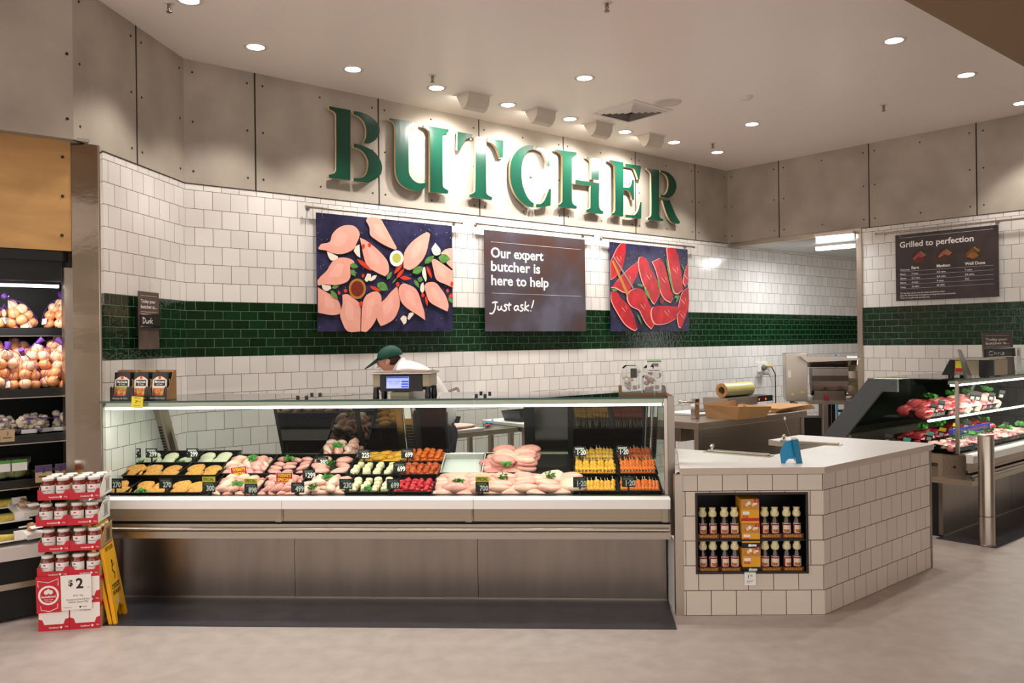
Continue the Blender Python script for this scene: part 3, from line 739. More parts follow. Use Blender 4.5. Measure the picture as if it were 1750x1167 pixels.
for a in ((370,560,460,575,12), (450,590,530,740,16), (605,480,625,620,12), (690,250,780,690,10), (88,615,160,620,14), (780,700,850,690,14), (800,760,850,680,10), (375,880,425,1000,8), (870,350,900,400,8)): st.append(('l', leaf(*a)))
st.append(('d', oval(650, 740, 26, 40)))
for k in range(110):
    x, y = random.uniform(90, 940), random.uniform(130, 1060); st.insert(0, (random.choice('gklC'), oval(x, y, 2.5, 3, 0, 5)))
print_art(FB, t, R3, (1030, 400, 6.48), st)
R4 = poster_rect(FR, [(1531, 402), (1706.5, 384), (1707, 506.5), (1530.5, 515)], POFF)
t = make_board(FR, R4, 'dark poster reading Grilled to perfection with a cooking times table', mat('poster_dark', '3b2f30', .4, var=.35, vscale=4), z4r)
w4, h4 = R4[1] - R4[0], R4[3] - R4[2]
X = lambda f: f * w4
Z = lambda f: h4 * (1 - f)
b = MB(); yl = -POFF - .001
b.text('Grilled to perfection', (X(.045), yl, Z(.195)), .085 * h4, align='l', bold=.02, width=.73 * w4)
for s_, xx in (('Rare', .165), ('Medium', .42), ('Well Done', .69)): b.text(s_, (X(xx), yl, Z(.53)), .042 * h4, align='l', bold=.02)
rows = [('Thickness', '2 mins', '2.5 mins', '5.5 mins'), ('15mm', '2 mins', '3.5 mins', '7 mins'), ('20mm', '2.5 mins', '6.5 mins', '9.5 mins'), ('30mm', '4 mins', '9 mins', '75C'), ('Temp', '55-60C', '65-70C', '')]
for i, r in enumerate(rows):
    for xx, s_ in zip((.045, .165, .42, .69), r):
        if s_ and not (i == 0 and xx > .05): b.text(s_, (X(xx), yl, Z(.545 + i * .065)), .026 * h4, align='l', bold=.01)
    b.box(X(.045), X(.955), yl, yl + .0004, Z(.558 + i * .065), Z(.556 + i * .065))
b.box(X(.045), X(.955), yl, yl + .0004, Z(.052), Z(.049))
for i, s_ in enumerate(('TIP: For best results, rest the steaks covered in a warm', 'place for half the total cooking time to keep them juicy and tender.', 'Times are a guide only and may vary')): b.text(s_, (X(.045), yl, Z(.895 + i * .035)), .02 * h4, align='l', bold=.008, width=X((.45, .56, .3)[i]))
b.build('lettering', M_print, t)
for i, (xx, k1, k2) in enumerate(((.245, 'b03a4a', '5a2a22'), (.50, 'a8584a', '4b2a1e'), (.765, '6e4220', '8a5a2c'))):
    b = MB(); cu, cz = X(xx), Z(.36)
    Rr = .082 * w4
    b.flat([(cu + Rr * math.cos(a), cz + Rr * math.sin(a)) for a in [2 * PI * j / 24 for j in range(24)]], yl, 'y', 0)
    b.flat(smooth_poly([(cu - Rr * .8, cz - Rr * .1), (cu - Rr * .1, cz + Rr * .6), (cu + Rr * .7, cz + Rr * .1), (cu + Rr * .2, cz - Rr * .2), (cu - Rr * .5, cz - Rr * .5)], 70), yl - .0002, 'y', 1)
    b.flat(smooth_poly([(cu - Rr * .75, cz - Rr * .4), (cu, cz + Rr * .05), (cu + Rr * .75, cz - Rr * .35), (cu + Rr * .1, cz - Rr * .7)], 70), yl - .0003, 'y', 2)
    for j in range(5): b.flat(oval(cu + Rr * (.2 + .12 * j), cz + Rr * (.62 - .1 * j), .014, .01, 0, 7), yl - .0004, 'y', 3 + j % 2)
    b.build('photo_roundel', [mat('print_plate%d' % i, '3c2a1c', .4, var=.5, vscale=30), mat('print_meat%d' % i, k1, .4, var=.2, vscale=30), mat('print_crust%d' % i, k2, .4, var=.3, vscale=30), M_pr['l'], M_pr['r']], t)
# name boards: 'Today your butcher is...'
def name_board(t, w, h, strokes, yo=-.012):
    """front of board at local y = yo; origin bottom left"""
    b = MB(); b.box(0, w, yo, yo + .008, 0, h); b.build('board', mat('name_board', '59483f', .4, var=.35, vscale=9), t)
    b = MB(); b.text('Today your', (.09 * w, yo - .001, h * .805), h * .058, align='l', bold=.02, width=.72 * w); b.text('butcher is...', (.09 * w, yo - .001, h * .71), h * .058, align='l', bold=.02, width=.78 * w)
    for zz in (.925, .645): b.box(.09 * w, .88 * w, yo - .001, yo, h * zz, h * zz + .002)
    b.build('lettering', M_print, t)
    b = MB(); b.box(.04 * w, 1.04 * w, yo - .006, yo, h * .40, h * .60); pl = b.build('name_plate', M_tag_black, t)
    b = MB(); b.box(.04 * w, 1.05 * w, yo - .008, yo - .002, h * .60, h * .617); b.box(.04 * w, 1.05 * w, yo - .008, yo - .002, h * .385, h * .402); b.build('plate_strip', M_chrome, t)
    b = MB()
    for s_ in strokes: b.ribbon([((.12 + x * .0075) * w, h * (.445 + z * .0011)) for x, z in s_], .007, yo - .0075)
    b.build('handwriting', M_print, t)
S_DUNK = [[(3, 0), (4, 50), (6, 90)], [(0, 92), (14, 85), (20, 55), (14, 15), (2, 0)], [(24, 50), (23, 15), (28, 4), (34, 20), (36, 50), (35, 10), (38, 2)], [(40, 50), (40, 3)], [(40, 30), (45, 48), (50, 45), (50, 5)], [(55, 95), (54, 5)], [(66, 55), (55, 30), (67, 2)]]
S_CHRIS = [[(18, 80), (8, 88), (2, 55), (4, 12), (14, 2), (20, 15)], [(26, 92), (25, 2)], [(25, 35), (31, 50), (35, 42), (35, 3)], [(42, 50), (41, 3)], [(41, 35), (47, 50), (50, 46)], [(55, 50), (54, 4)], [(56, 75), (57, 78)], [(70, 50), (62, 48), (62, 34), (70, 22), (66, 2), (56, 0)]]
(u0, za), (u1, zb_) = FL.px(237, 497, -.04), FL.px(271.5, 501, -.04); zl = FL.px(238, 597, -.04)[1]
t = thing('name_sign', 'name sign on the green tiles beside the steel pillar, reading Today your butcher is', 'sign', FL.w(u0, 0, zl), FL.a, group='butcher name signs')
name_board(t, u1 - u0, za - zl, S_DUNK, -.04)
b = MB(); b.box(.03, u1 - u0 - .03, -.034, 0, .1, .3); b.build('wall_mount', M_blackm, t)
# ------------------------------------------------------------------ glass serve-over counters (both of one pattern)
M_led = mat('led_strip', 'ffffff', .5, emit='fffaf2', es=9)
M_grille = mat('deck_grille', '5a544d', .35, .8)
M_tintclear = glass_mat('smoked_glass', '6b6661', 0.06)
M_rail = mat('door_rail', 'b8aa94', .25, 1.0)
DT, DB = (.61, 1.30), (.86, .80)                 # leaning rear line: (v, z) at top and bottom
def lean(v_off, t): return (DT[0] + (DB[0] - DT[0]) * t + v_off, DT[1] + (DB[1] - DT[1]) * t)
def rear_strip(b, u0, u1, th=.012, off=0.0, t0=0.0, t1=1.0):
    (va, za), (vb, zb) = lean(off, t0), lean(off, t1)
    b.prism([(va, za), (vb, zb), (vb + th, zb + th * .6), (va + th, za + th * .6)], u0, u1, 'x')
def serve_counter(fr, u0, u1, seams, label, ends, kick_in=0.0, glow=4.6):
    t = thing('serve_counter', label, 'display counter', fr.w(0, 0), fr.a)
    cuts = [u0] + list(seams) + [u1]; ZT = 1.318
    b = MB(); b.box(u0 + kick_in, u1 - .0, .035, .78, 0, .62); b.build('base_body', M_blackm, t)
    for a, c in zip(cuts[:-1], cuts[1:]):
        a2 = a + (kick_in if a == u0 else 0)
        b = MB(); b.box(a2 + .0015, c - .0015, 0, .035, .012, .50); b.build('kick_panel', M_steel_dark, t)
        b = MB(); b.box(a + .002, c - .002, -.215, -.19, .578, .640); b.box(a + .002, c - .002, -.218, -.20, .560, .580); b.build('front_panel', M_panel, t)
        b = MB(); b.prism([(-.185, .640), (-.245, .642), (-.248, .700), (-.236, .712), (-.185, .712)], a + .0015, c - .0015, 'x'); b.build('nose', M_nose, t)
        b = MB(); b.box(a + .002, c - .002, -.126, -.118, .712, ZT); b.build('front_glass', M_glass, t)
        g = MB(); g.box(a + .001, c - .001, -.127, .60, ZT, ZT + .010); g.build('top_glass', M_glass_top, t)
        g = MB(); g.box(a + .001, c - .001, -.132, -.127, ZT - .001, ZT + .011); g.build('glass_edge', M_glass_edge, t)
        b = MB(); b.box(c - .05, c - .012, -.222, -.19, .555, .638); b.cyl((c - .018, -.205, .56), (c - .018, -.205, .638), .016); b.build('end_cap', M_panel, t)
    b = MB(); b.box(u0 + kick_in, u1, -.006, .002, 0, .012); b.build('kick_strip', M_steel, t)
    b = MB(); b.box(u0, u1, -.19, .0, .50, .70); b.build('apron_body', M_blackm, t)
    b = MB(); b.box(u0, u1, -.235, -.01, .452, .495); b.box(u0, u1, -.235, -.19, .525, .545); b.box(u0, u1, -.222, -.19, .49, .53); b.build('bumper_body', M_steel_h, t)
    b = MB(); b.cyl((u0 + .01, -.243, .512), (u1 - .01, -.243, .512), .0125); b.build('bumper_rail', M_steel, t)
    b = MB(); b.box(u0, u1, -.185, .86, .690, .698); b.build('deck', M_grille, t)
    b = MB()
    b.box(u0, u1, -.185, -.13, .698, .711); b.build('deck_lip', M_steel, t)
    b = MB(); b.box(u0 + .02, u1 - .02, -.10, -.045, 1.286, 1.317); b.build('light_channel', M_steel, t)
    b = MB(); b.box(u0 + .03, u1 - .03, -.088, -.058, 1.270, 1.286); b.build('light_tube', M_led, t)
    b = MB(); b.box(u0, u1, .585, .64, 1.295, 1.325); rear_strip(b, u0, u1, .05, .0, .97, 1.06); b.build('rear_frame', M_rail, t)
    b = MB(); b.box(u0 + .0, u1, .80, .90, .62, .80); b.build('rear_panel', M_steel, t)
    for e in ends:
        u = u0 if e == 'l' else u1; d = 1 if e == 'l' else -1
        b = MB(); b.prism([(-.118, .712), (-.118, ZT), (.58, ZT), (.83, .80), (.83, .712)], u + d * .002, u + d * .010, 'x'); b.build('end_glass', M_glass, t)
        b = MB(); b.box(min(u, u + d * .02), max(u, u + d * .02), -.135, -.108, .712, ZT); b.build('corner_post', M_steel, t)
    L = (u1 - u0) - .06
    l = area('counter_glow', fr.w((u0 + u1) / 2, -.073, 1.258), fr.w((u0 + u1) / 2, .12, .7), glow * L, L, .012, (1, .97, .93))
    l.rotation_euler = (Matrix.Rotation(fr.a, 3, 'Z') @ Matrix.Rotation(.25, 3, 'X')).to_euler()
    return t
CU0, CU1 = -2.735, .985
counter = serve_counter(FK, CU0, CU1, (-1.465, -.242), 'long glass fronted meat display counter with stainless kick plate', 'r')
b = MB(); b.box(CU1 + .004, CU1 + .046, -.125, -.06, .452, 1.332); b.build('end_post', M_steel_dark, counter)
b = MB(); b.box(CU1 + .004, CU1 + .046, -.06, .60, 1.312, 1.332); b.build('end_rail', M_steel_dark, counter)
for x, y in ((509, 678), (524, 678), (533, 673), (547, 673), (814, 675), (829, 675), (822, 670.5), (837, 671)):
    u_, v_ = FK.pz(x, y, 1.335); b = MB(); b.box(u_ - .010, u_ + .010, v_ - .008, v_ + .008, 1.3282, 1.342); b.build('glass_clamp', M_black, counter)
# rear sliding doors of the long counter
def du(x): return FK.px(x, 700, .5)[0]
for a, c, m, nm in ((455, 603, M_tint, 'sliding_door'), (596, 672, M_tint, 'sliding_door'), (975, 1108, M_tint, 'sliding_door'), (704, 757, M_tintclear, 'sliding_door'), (907, 975, mat('steel_door', 'b7afa5', .22, 1.0), 'sliding_door')):
    b = MB(); rear_strip(b, du(a), du(c), .008, .0 if a != 596 else .015); o = b.build(nm, m, counter)
    f = MB(); rear_strip(f, du(a), du(a) + .02, .02, -.006); rear_strip(f, du(c) - .02, du(c), .02, -.006); f.build('door_frame', M_blackm, o)
for a, c in ((232, 241), (245, 254), (258, 268), (668, 679), (682, 697), (893, 907), (1109, 1117), (1119, 1129)):
    b = MB(); rear_strip(b, du(a), du(c), .03, -.015); o = b.build('door_rail', M_blackm if a == 893 else M_rail, counter)
    if a in (245, 682, 1109, 1119):
        b = MB()
        for k in range(12):
            rear_strip(b, du(a) + .008, du(c) - .008, .004, -.021, .45 + k * .045, .47 + k * .045)
        b.build('finger_grip', M_black, o)
    if a in (682, 1109, 1119):
        b = MB(); rear_strip(b, du(a) + .008, du(c) - .008, .003, -.022, .16, .34); b.build('ticket', M_tag_white, o)
# step risers inside
ROWS = {'f': (-.085, 839.0), 'm': (.165, 809.5), 'b': (.415, 788.0)}
SROWS = {'f': (-.10, 843.0), 'm': (.215, 806.5), 'b': (.50, 786)}
def lip(row, x, sl=False):
    v, y = (SROWS if sl else ROWS)[row]
    u, z = FK.px(x, y + (x - 660) * -.0035, v); return u, v, z
b = MB()
for x0, x1 in ((150, 345), (590, 757), (978, 1140)):
    for r in 'fmb':
        ua, v, z = lip(r, x0); uc, _, _ = lip(r, x1)
        b.box(max(CU0 + .01, ua), min(CU1 - .02, uc), v - .012, min(.80, v + .24), .699, z - .052)
b.build('step_riser', M_black, counter)
b = MB()
for x0, x1 in ((345, 590), (757, 978)):
    ua, v, z = lip('f', x0, True); uc, _, _ = lip('f', x1, True)
    L3 = [lip(r, x0, True) for r in 'fmb']
    b.prism([(v - .01, .699)] + [(q[1] - .012, q[2] - .053) for q in L3] + [(L3[2][1] + .22, L3[2][2] + .01), (L3[2][1] + .22, .699)], ua, uc, 'x')
b.build('step_riser', M_black, counter)
# ---- food
M_chick = [mat('raw_chicken_%d' % i, c, .28, var=.10, vscale=26, sss=.08, bump=.2, bscale=30) for i, c in enumerate(('e6a898', 'e09a8e', 'eabfab', 'd68c84'))]
M_crumb = mat('golden_crumb', 'd18e42', .85, var=.35, vscale=60, bump=.9, bscale=160)
M_pale = mat('pale_patty', 'ddd2b4', .6, var=.08, vscale=30)
M_tan = mat('tandoori', 'b0481c', .3, var=.45, vscale=45, bump=.5, bscale=80)
M_orange = mat('orange_marinade', 'e0691e', .32, var=.35, vscale=50, bump=.5, bscale=80)
M_yel = mat('yellow_marinade', 'e7a02a', .32, var=.3, vscale=50, bump=.5, bscale=80)
M_herb = mat('herb_marinade', 'cf9a3c', .4, var=.5, vscale=60, bump=.5, bscale=80)
M_redm = mat('diced_red_meat', 'b81f2c', .3, var=.4, vscale=40)
M_beef = mat('beef', 'b02a33', .3, var=.35, vscale=18, bump=.2)
M_roll = mat('pale_roll', 'e2d2a8', .6, var=.15, vscale=60)
M_stick = mat('bamboo', 'e9cf9a', .7)
def blob(rx, ry, rz, seed, amp=.18, nu=14, nv=9, bend=0.0):
    r = random.Random(seed); ph = [r.uniform(0, 6.28) for _ in range(6)]
    b = MB(); b.ell((0, 0, 0), (1, 1, 1), nu, nv)
    out = []
    for x, y, z in b.v:
        k = 1 + amp * (.5 * math.sin(2.1 * x + ph[0]) + .4 * math.sin(3.3 * y + ph[1]) + .3 * math.sin(2.7 * z + 2 * x + ph[2]) + .25 * math.sin(5 * x - 4 * y + ph[3]))
        X, Y, Z = x * rx * k, y * ry * k, z * rz * k
        if bend: Z -= bend * (X / rx) ** 2 * rz
        out.append((X, Y, max(Z, -rz * .7)))
    b.v = out; return b
FOOD = {}
def food_mesh(kind, i, maker, m):
    k = (kind, i)
    if k not in FOOD:
        b = maker(i); me = bpy.data.meshes.new(kind); me.from_pydata(b.v, [], b.f); ms = m if isinstance(m, list) else [m]
        for q in ms: me.materials.append(q)
        me.polygons.foreach_set('material_index', b.m); me.polygons.foreach_set('use_smooth', b.sm); FOOD[k] = me
    return FOOD[k]
def place(kind, me, M, loc, rz, label, cat, group, sc=1.0, tilt=(0, 0)):
    o = bpy.data.objects.new(kind, me); COL.objects.link(o)
    R = M.to_3x3() @ Matrix.Rotation(rz, 3, 'Z') @ Matrix.Rotation(tilt[0], 3, 'X') @ Matrix.Rotation(tilt[1], 3, 'Y')
    o.location = M @ Vector(loc); o.rotation_euler = R.to_euler(); o.scale = (sc,) * 3
    return tag(o, label, cat, group)
def leaf_blob(n, r, seed):
    rn = random.Random(seed); b = MB()
    for _ in range(n):
        a = rn.uniform(0, 6.28); q = rn.uniform(0, 1) ** .6 * r; c = (q * math.cos(a), q * math.sin(a), rn.uniform(0, .6) * r)
        w = rn.uniform(.18, .34) * r; t = rn.uniform(0, 6.28); d = Vector((math.cos(t), math.sin(t), rn.uniform(-.3, .9))).normalized(); s_ = d.orthogonal().normalized() * w
        p = Vector(c); b.add([p - s_ * .3, p + d * w * .8 - s_, p + d * w * 1.9, p + d * w * .8 + s_, p + s_ * .3], [(0, 1, 2, 3, 4)])
    return b
def parsley(M, loc, label, sc=1.0):
    k = random.randint(0, 2); return place('parsley_sprig', food_mesh('parsley_sprig', k, lambda i: leaf_blob(60, .032, 50 + i), M_green_leaf), M, loc, random.uniform(0, 6), label, 'parsley', 'parsley garnishes', sc)
TRAYME = {}
def tray(row, x0, x1, label, sl=False, tilt=None, depth=.245, h=.045, fr=None, pos=None, m=None):
    if pos is None:
        ua, v, z = lip(row, x0, sl); uc, _, _ = lip(row, x1, sl); fr = FK
    else: ua, uc, v, z = pos
    uc = min(uc, CU1 - .03) if fr is FK else uc
    ua = max(ua, CU0 + .01) if fr is FK else ua
    w = uc - ua - .008; tl = (.30 if sl else .20) if tilt is None else tilt
    if sl: depth = .295
    zz = z - h
    t = thing('food_tray', label, 'tray', fr.w((ua + uc) / 2, v, zz), 0, 'black meat trays')
    t.rotation_euler = (tl, 0, fr.a)
    M = Matrix.Translation(fr.w((ua + uc) / 2, v, zz)) @ Matrix.Rotation(fr.a, 4, 'Z') @ Matrix.Rotation(tl, 4, 'X')
    b = MB(); hw = w / 2
    b.box(-hw, hw, 0, depth, 0, .004)
    b.add([(-hw, 0, 0), (hw, 0, 0), (hw, -.006, h), (-hw, -.006, h), (-hw, depth, 0), (hw, depth, 0), (hw, depth + .006, h), (-hw, depth + .006, h)], [(0, 1, 2, 3), (3, 2, 1, 0), (5, 4, 7, 6), (6, 7, 4, 5), (4, 0, 3, 7), (7, 3, 0, 4), (1, 5, 6, 2), (2, 6, 5, 1)])
    b.build('pan', m or M_black, t)
    b = MB(); b.box(-hw - .002, hw + .002, -.012, -.004, h - .004, h + .002); b.box(-hw - .002, hw + .002, depth + .004, depth + .012, h - .004, h + .002); b.box(-hw - .006, -hw, -.012, depth + .012, h - .004, h + .002); b.box(hw, hw + .006, -.012, depth + .012, h - .004, h + .002)
    b.build('rim', m or M_black, t)
    return M, w, depth
def heap(M, w, d, kind, mk, m, n, nv, size, label, cat, group, layers=1, base=.012, lh=.028, jrot=.5, rz0=0.0, seed=0, sc=(.9, 1.12)):
    """rows and layers of single pieces in one tray"""
    rn = random.Random(seed + 11); cols = n
    for L in range(layers):
        for r in range(nv - (1 if L and nv > 1 else 0)):
            for c in range(cols - (1 if L and cols > 2 else 0)):
                k = rn.randint(0, 3); mm = m[k % len(m)] if isinstance(m, list) else m
                off = .5 if not L else 1.0
                x = -w / 2 + w * (c + off) / cols + rn.uniform(-.1, .1) * w / cols; y = .012 + (d - .024) * (r + off) / nv + rn.uniform(-.1, .1) * d / nv
                place(kind, food_mesh(kind, (k, mm.name), lambda i, k=k: mk(k), mm), M, (x, y, base + L * lh + rn.uniform(0, .008)), rz0 + rn.uniform(-jrot, jrot), label, cat, group, rn.uniform(*sc), (rn.uniform(-.15, .15), rn.uniform(-.15, .15)))
mk_fillet = lambda k: blob(.066, .036, .026, 100 + k, .22)
mk_breast = lambda k: blob(.075, .042, .03, 140 + k, .2)
mk_wing = lambda k: blob(.05, .024, .022, 120 + k, .3, bend=.5)
mk_schn = lambda k: blob(.078, .05, .016, 160 + k, .16)
mk_patty = lambda k: blob(.075, .055, .020, 180 + k, .08)
mk_chunk = lambda k: blob(.024, .018, .016, 200 + k, .35, 9, 6)
def mk_roll_(k):
    b = MB(); b.lathe([(.0001, 0), (.021, 0), (.024, .006), (.024, .034), (.020, .04), (.0001, .04)], n=14); return b
def schn_tray(row, x0, x1, lab, seed, n=4, m=M_crumb):
    M, w, d = tray(row, x0, x1, 'black tray of ' + lab)
    rn = random.Random(seed); pat = m is M_pale; nm = 'chicken_patty' if pat else 'crumbed_schnitzel'
    g = ('pale patties' if pat else 'crumbed schnitzels') + ' in the tray of ' + lab
    for k in range(n):
        mk = mk_patty if pat else mk_schn
        x = (-.23 + .46 * (k % 2)) * w + rn.uniform(-.01, .01)
        place(nm, food_mesh(nm, k % 4, mk, m), M, (x, .07 + .05 * (k // 2), .028 + .016 * (k // 2)), rn.uniform(-.35, .35), ('pale round patty' if pat else 'golden schnitzel') + ' ' + lab.split(' ', 2)[2], 'patty' if pat else 'schnitzel', g, .86, (.35, rn.uniform(-.2, -.05)))
    return M, w, d
schn_tray('f', 168, 214, 'crumbed schnitzels in the front row beside the end post', 1, 3)
M, w, d = schn_tray('f', 214, 282, 'crumbed schnitzels in the front row between the two 270 tags', 2); parsley(M, (-.03, .015, .04), 'parsley sprig on the front schnitzels between the two 270 tags', .9)
schn_tray('f', 282, 345, 'crumbed schnitzels in the front row left of the yellow 300 tag', 3)
schn_tray('m', 168, 232, 'crumbed schnitzels in the second row beside the end post', 4)
schn_tray('m', 232, 303, 'crumbed schnitzels, middle one of the second row', 5)
schn_tray('m', 303, 374, 'crumbed schnitzels in the second row against the chicken', 6)
schn_tray('b', 160, 208, 'pale patties in the rear row next to the end post', 7, 2, M_pale)
M, w, d = schn_tray('b', 208, 262, 'pale patties in the rear row behind the reversed 299 tag', 8, 3, M_pale); parsley(M, (-.06, .02, .03), 'parsley sprig in the rear patty tray under the reversed 299 tag', .7)
M, w, d = schn_tray('b', 262, 326, 'pale patties in the rear row, between two 299 tags', 9, 3, M_pale); parsley(M, (.06, .02, .03), 'parsley sprig in the rear patty tray between two 299 tags', .7)
schn_tray('b', 326, 392, 'pale patties ending the rear row past the last 299 tag', 10, 4, M_pale)
# sloping trays of chicken
def chick_tray(row, x0, x1, lab, mk, kind, ms, n, nv, layers, seed, lh=.026, pars=None, sc=(.9, 1.12), jr=.5, what='raw chicken piece'):
    M, w, d = tray(row, x0, x1, 'black sloping tray of ' + lab, True)
    heap(M, w, d, kind, mk, ms, n, nv, 0, what + ', ' + lab, 'chicken', 'pieces of ' + lab, layers, .022, lh, jr, 0, seed, sc)
    for q in pars or (): parsley(M, q, 'parsley sprig on the ' + lab, 1.0)
    return M, w, d
chick_tray('f', 355, 437, 'chicken wings behind the yellow 300 tag', mk_wing, 'chicken_wing', [M_chick[2], M_chick[0], M_chick[3]], 4, 5, 2, 21, pars=[(.01, .10, .06)], jr=1.2)
chick_tray('m', 372, 452, 'chicken wings under the tilted red special card', mk_wing, 'chicken_wing', [M_chick[2], M_chick[1]], 4, 5, 2, 22, pars=[(.02, .19, .06)], jr=1.2)
chick_tray('f', 437, 505, 'pink drumettes behind the yellow 898 tag', mk_wing, 'chicken_drumette', [M_chick[1], M_chick[3]], 4, 5, 2, 23, jr=1.5)
chick_tray('m', 452, 522, 'pink diced thigh behind the upright red special card', mk_fillet, 'chicken_thigh', [M_chick[3], M_chick[1]], 3, 4, 1, 24, pars=[(-.03, .2, .05)], sc=(.6, .8))
chick_tray('f', 505, 590, 'chicken drumsticks behind the 499 tag', mk_fillet, 'chicken_drumstick', [M_chick[2], M_chick[0]], 3, 4, 2, 25, pars=[(-.06, .05, .06), (.0, .2, .06)], jr=1.4, sc=(.7, .95))
chick_tray('m', 522, 594, 'flat chicken fillets beside the 1299 tag', mk_breast, 'chicken_fillet', [M_chick[1], M_chick[0]], 2, 3, 1, 26, pars=[(0, .12, .05)], sc=(.8, .95))
chick_tray('b', 538, 612, 'heaped chicken wings beside the 398 tag', mk_wing, 'chicken_wing', [M_chick[2], M_chick[0]], 4, 4, 4, 27, .024, pars=[(0, .08, .12)], jr=1.4)
M_tray_clear = mat('white_liner', 'd9d6d0', .25)
chick_tray('f', 738, 818, 'chicken breasts in front of the empty white tray', mk_breast, 'chicken_breast', [M_chick[0], M_chick[1]], 2, 5, 2, 31, pars=[(.01, .10, .075)], jr=.25, sc=(1.0, 1.2))
tray('m', 752, 824, 'empty tray with white plastic liner between chicken breasts', True, m=M_tray_clear)
chick_tray('f', 818, 898, 'chicken breasts behind the yellow 700 tag', mk_breast, 'chicken_breast', [M_chick[0], M_chick[1]], 2, 5, 2, 32, pars=[(.0, .16, .075)], jr=.25, sc=(1.0, 1.2))
chick_tray('m', 822, 900, 'high stack of chicken breasts over the 700 tag', mk_breast, 'chicken_breast', [M_chick[0], M_chick[3]], 2, 5, 4, 33, .026, pars=[(.02, .0, .1)], jr=.25, sc=(1.0, 1.2))
chick_tray('f', 898, 977, 'chicken breasts at the end before the skewers', mk_breast, 'chicken_breast', [M_chick[0], M_chick[2]], 2, 5, 2, 34, pars=[(.01, .18, .075)], jr=.25, sc=(1.0, 1.2))
# stepped trays, middle of the counter
M_x = 0
def small_tray(row, x0, x1, lab, kind, mk, ms, n, nv, layers, what, seed, lh=.02, sc=(.9, 1.15), base=.016, pars=None, jr=1.5):
    M, w, d = tray(row, x0, x1, 'black tray of ' + lab)
    heap(M, w, d, kind, mk, ms, n, nv, 0, what + ', ' + lab, what.split()[-1], 'pieces of ' + lab, layers, base, lh, jr, 0, seed, sc)
    for q in pars or (): parsley(M, q, 'parsley sprig on the ' + lab, .8)
small_tray('f', 592, 664, 'pale stuffed rolls behind the 230 tag', 'stuffed_roll', mk_roll_, M_roll, 4, 4, 1, 'round pale stuffed roll', 41, base=.012, pars=[(0, .02, .05)])
small_tray('m', 592, 672, 'pale stuffed rolls in the middle row', 'stuffed_roll', mk_roll_, M_roll, 4, 4, 1, 'round pale stuffed roll', 42, base=.012)
small_tray('b', 606, 684, 'yellow marinated fillets behind the 225 tag', 'marinated_fillet', mk_fillet, M_yel, 2, 4, 2, 'yellow marinated fillet', 43, sc=(.8, 1), jr=.4)
small_tray('f', 664, 738, 'diced red meat behind the front 699 tag', 'diced_meat', mk_chunk, M_redm, 6, 6, 2, 'red meat cube', 44)
small_tray('m', 676, 750, 'dark tandoori pieces in the middle row', 'tandoori_piece', mk_chunk, M_tan, 6, 6, 2, 'brown tandoori piece', 45)
small_tray('b', 686, 758, 'orange marinated pieces in the rear row', 'marinated_piece', mk_chunk, M_orange, 6, 5, 3, 'orange marinated piece', 46)
# skewers
def mk_skewer(m):
    t = bpy.data.objects.new('skewer', None); COL.objects.link(t); t.empty_display_size = .02
    b = MB()
    for k in range(5): 
        q = blob(.016, .019, .016, 300 + k, .3, 8, 6); q.v = [(x, y + .03 + k * .03, z) for x, y, z in q.v]; b.add(q.v, q.f)
    b.sm = [True] * len(b.f); b.build('meat', m, t)
    b = MB(); b.cyl((0, -.005, 0), (0, .235, 0), .0024, .0018, n=6); b.build('stick', M_stick, t)
    return t
def skewer_tray(row, x0, x1, lab, m, seed, n=11, layers=1):
    M, w, d = tray(row, x0, x1, 'black tray of ' + lab, h=.04)
    rn = random.Random(seed); proto = None
    for L in range(layers):
        for k in range(n):
            o = mk_skewer(m) if proto is None else dup(proto); proto = proto or o
            x = -w / 2 + .012 + (w - .024) * (k + .5) / n
            R = M.to_3x3() @ Matrix.Rotation(rn.uniform(-.05, .05), 3, 'Z') @ Matrix.Rotation(.03 + rn.uniform(-.03, .05), 3, 'X')
            o.location = M @ Vector((x, .012, .028 + .024 * L)); o.rotation_euler = R.to_euler()
            tag(o, 'one of the ' + lab, 'skewer', 'skewers of ' + lab)
skewer_tray('f', 980, 1056, 'yellow satay skewers in the front row by a 120 tag', M_yel, 61)
skewer_tray('m', 980, 1056, 'yellow skewers in the middle row', M_yel, 62, layers=2)
skewer_tray('b', 980, 1052, 'herbed skewers in the rear row by a 120 tag', M_herb, 63, layers=2)
skewer_tray('f', 1058, 1139, 'orange skewers in the front row by a 120 tag', M_orange, 64)
skewer_tray('m', 1058, 1136, 'orange skewers in the middle row', M_orange, 65, layers=2)
skewer_tray('b', 1054, 1124, 'dark red skewers in the rear row by a 120 tag', M_tan, 66, layers=2)
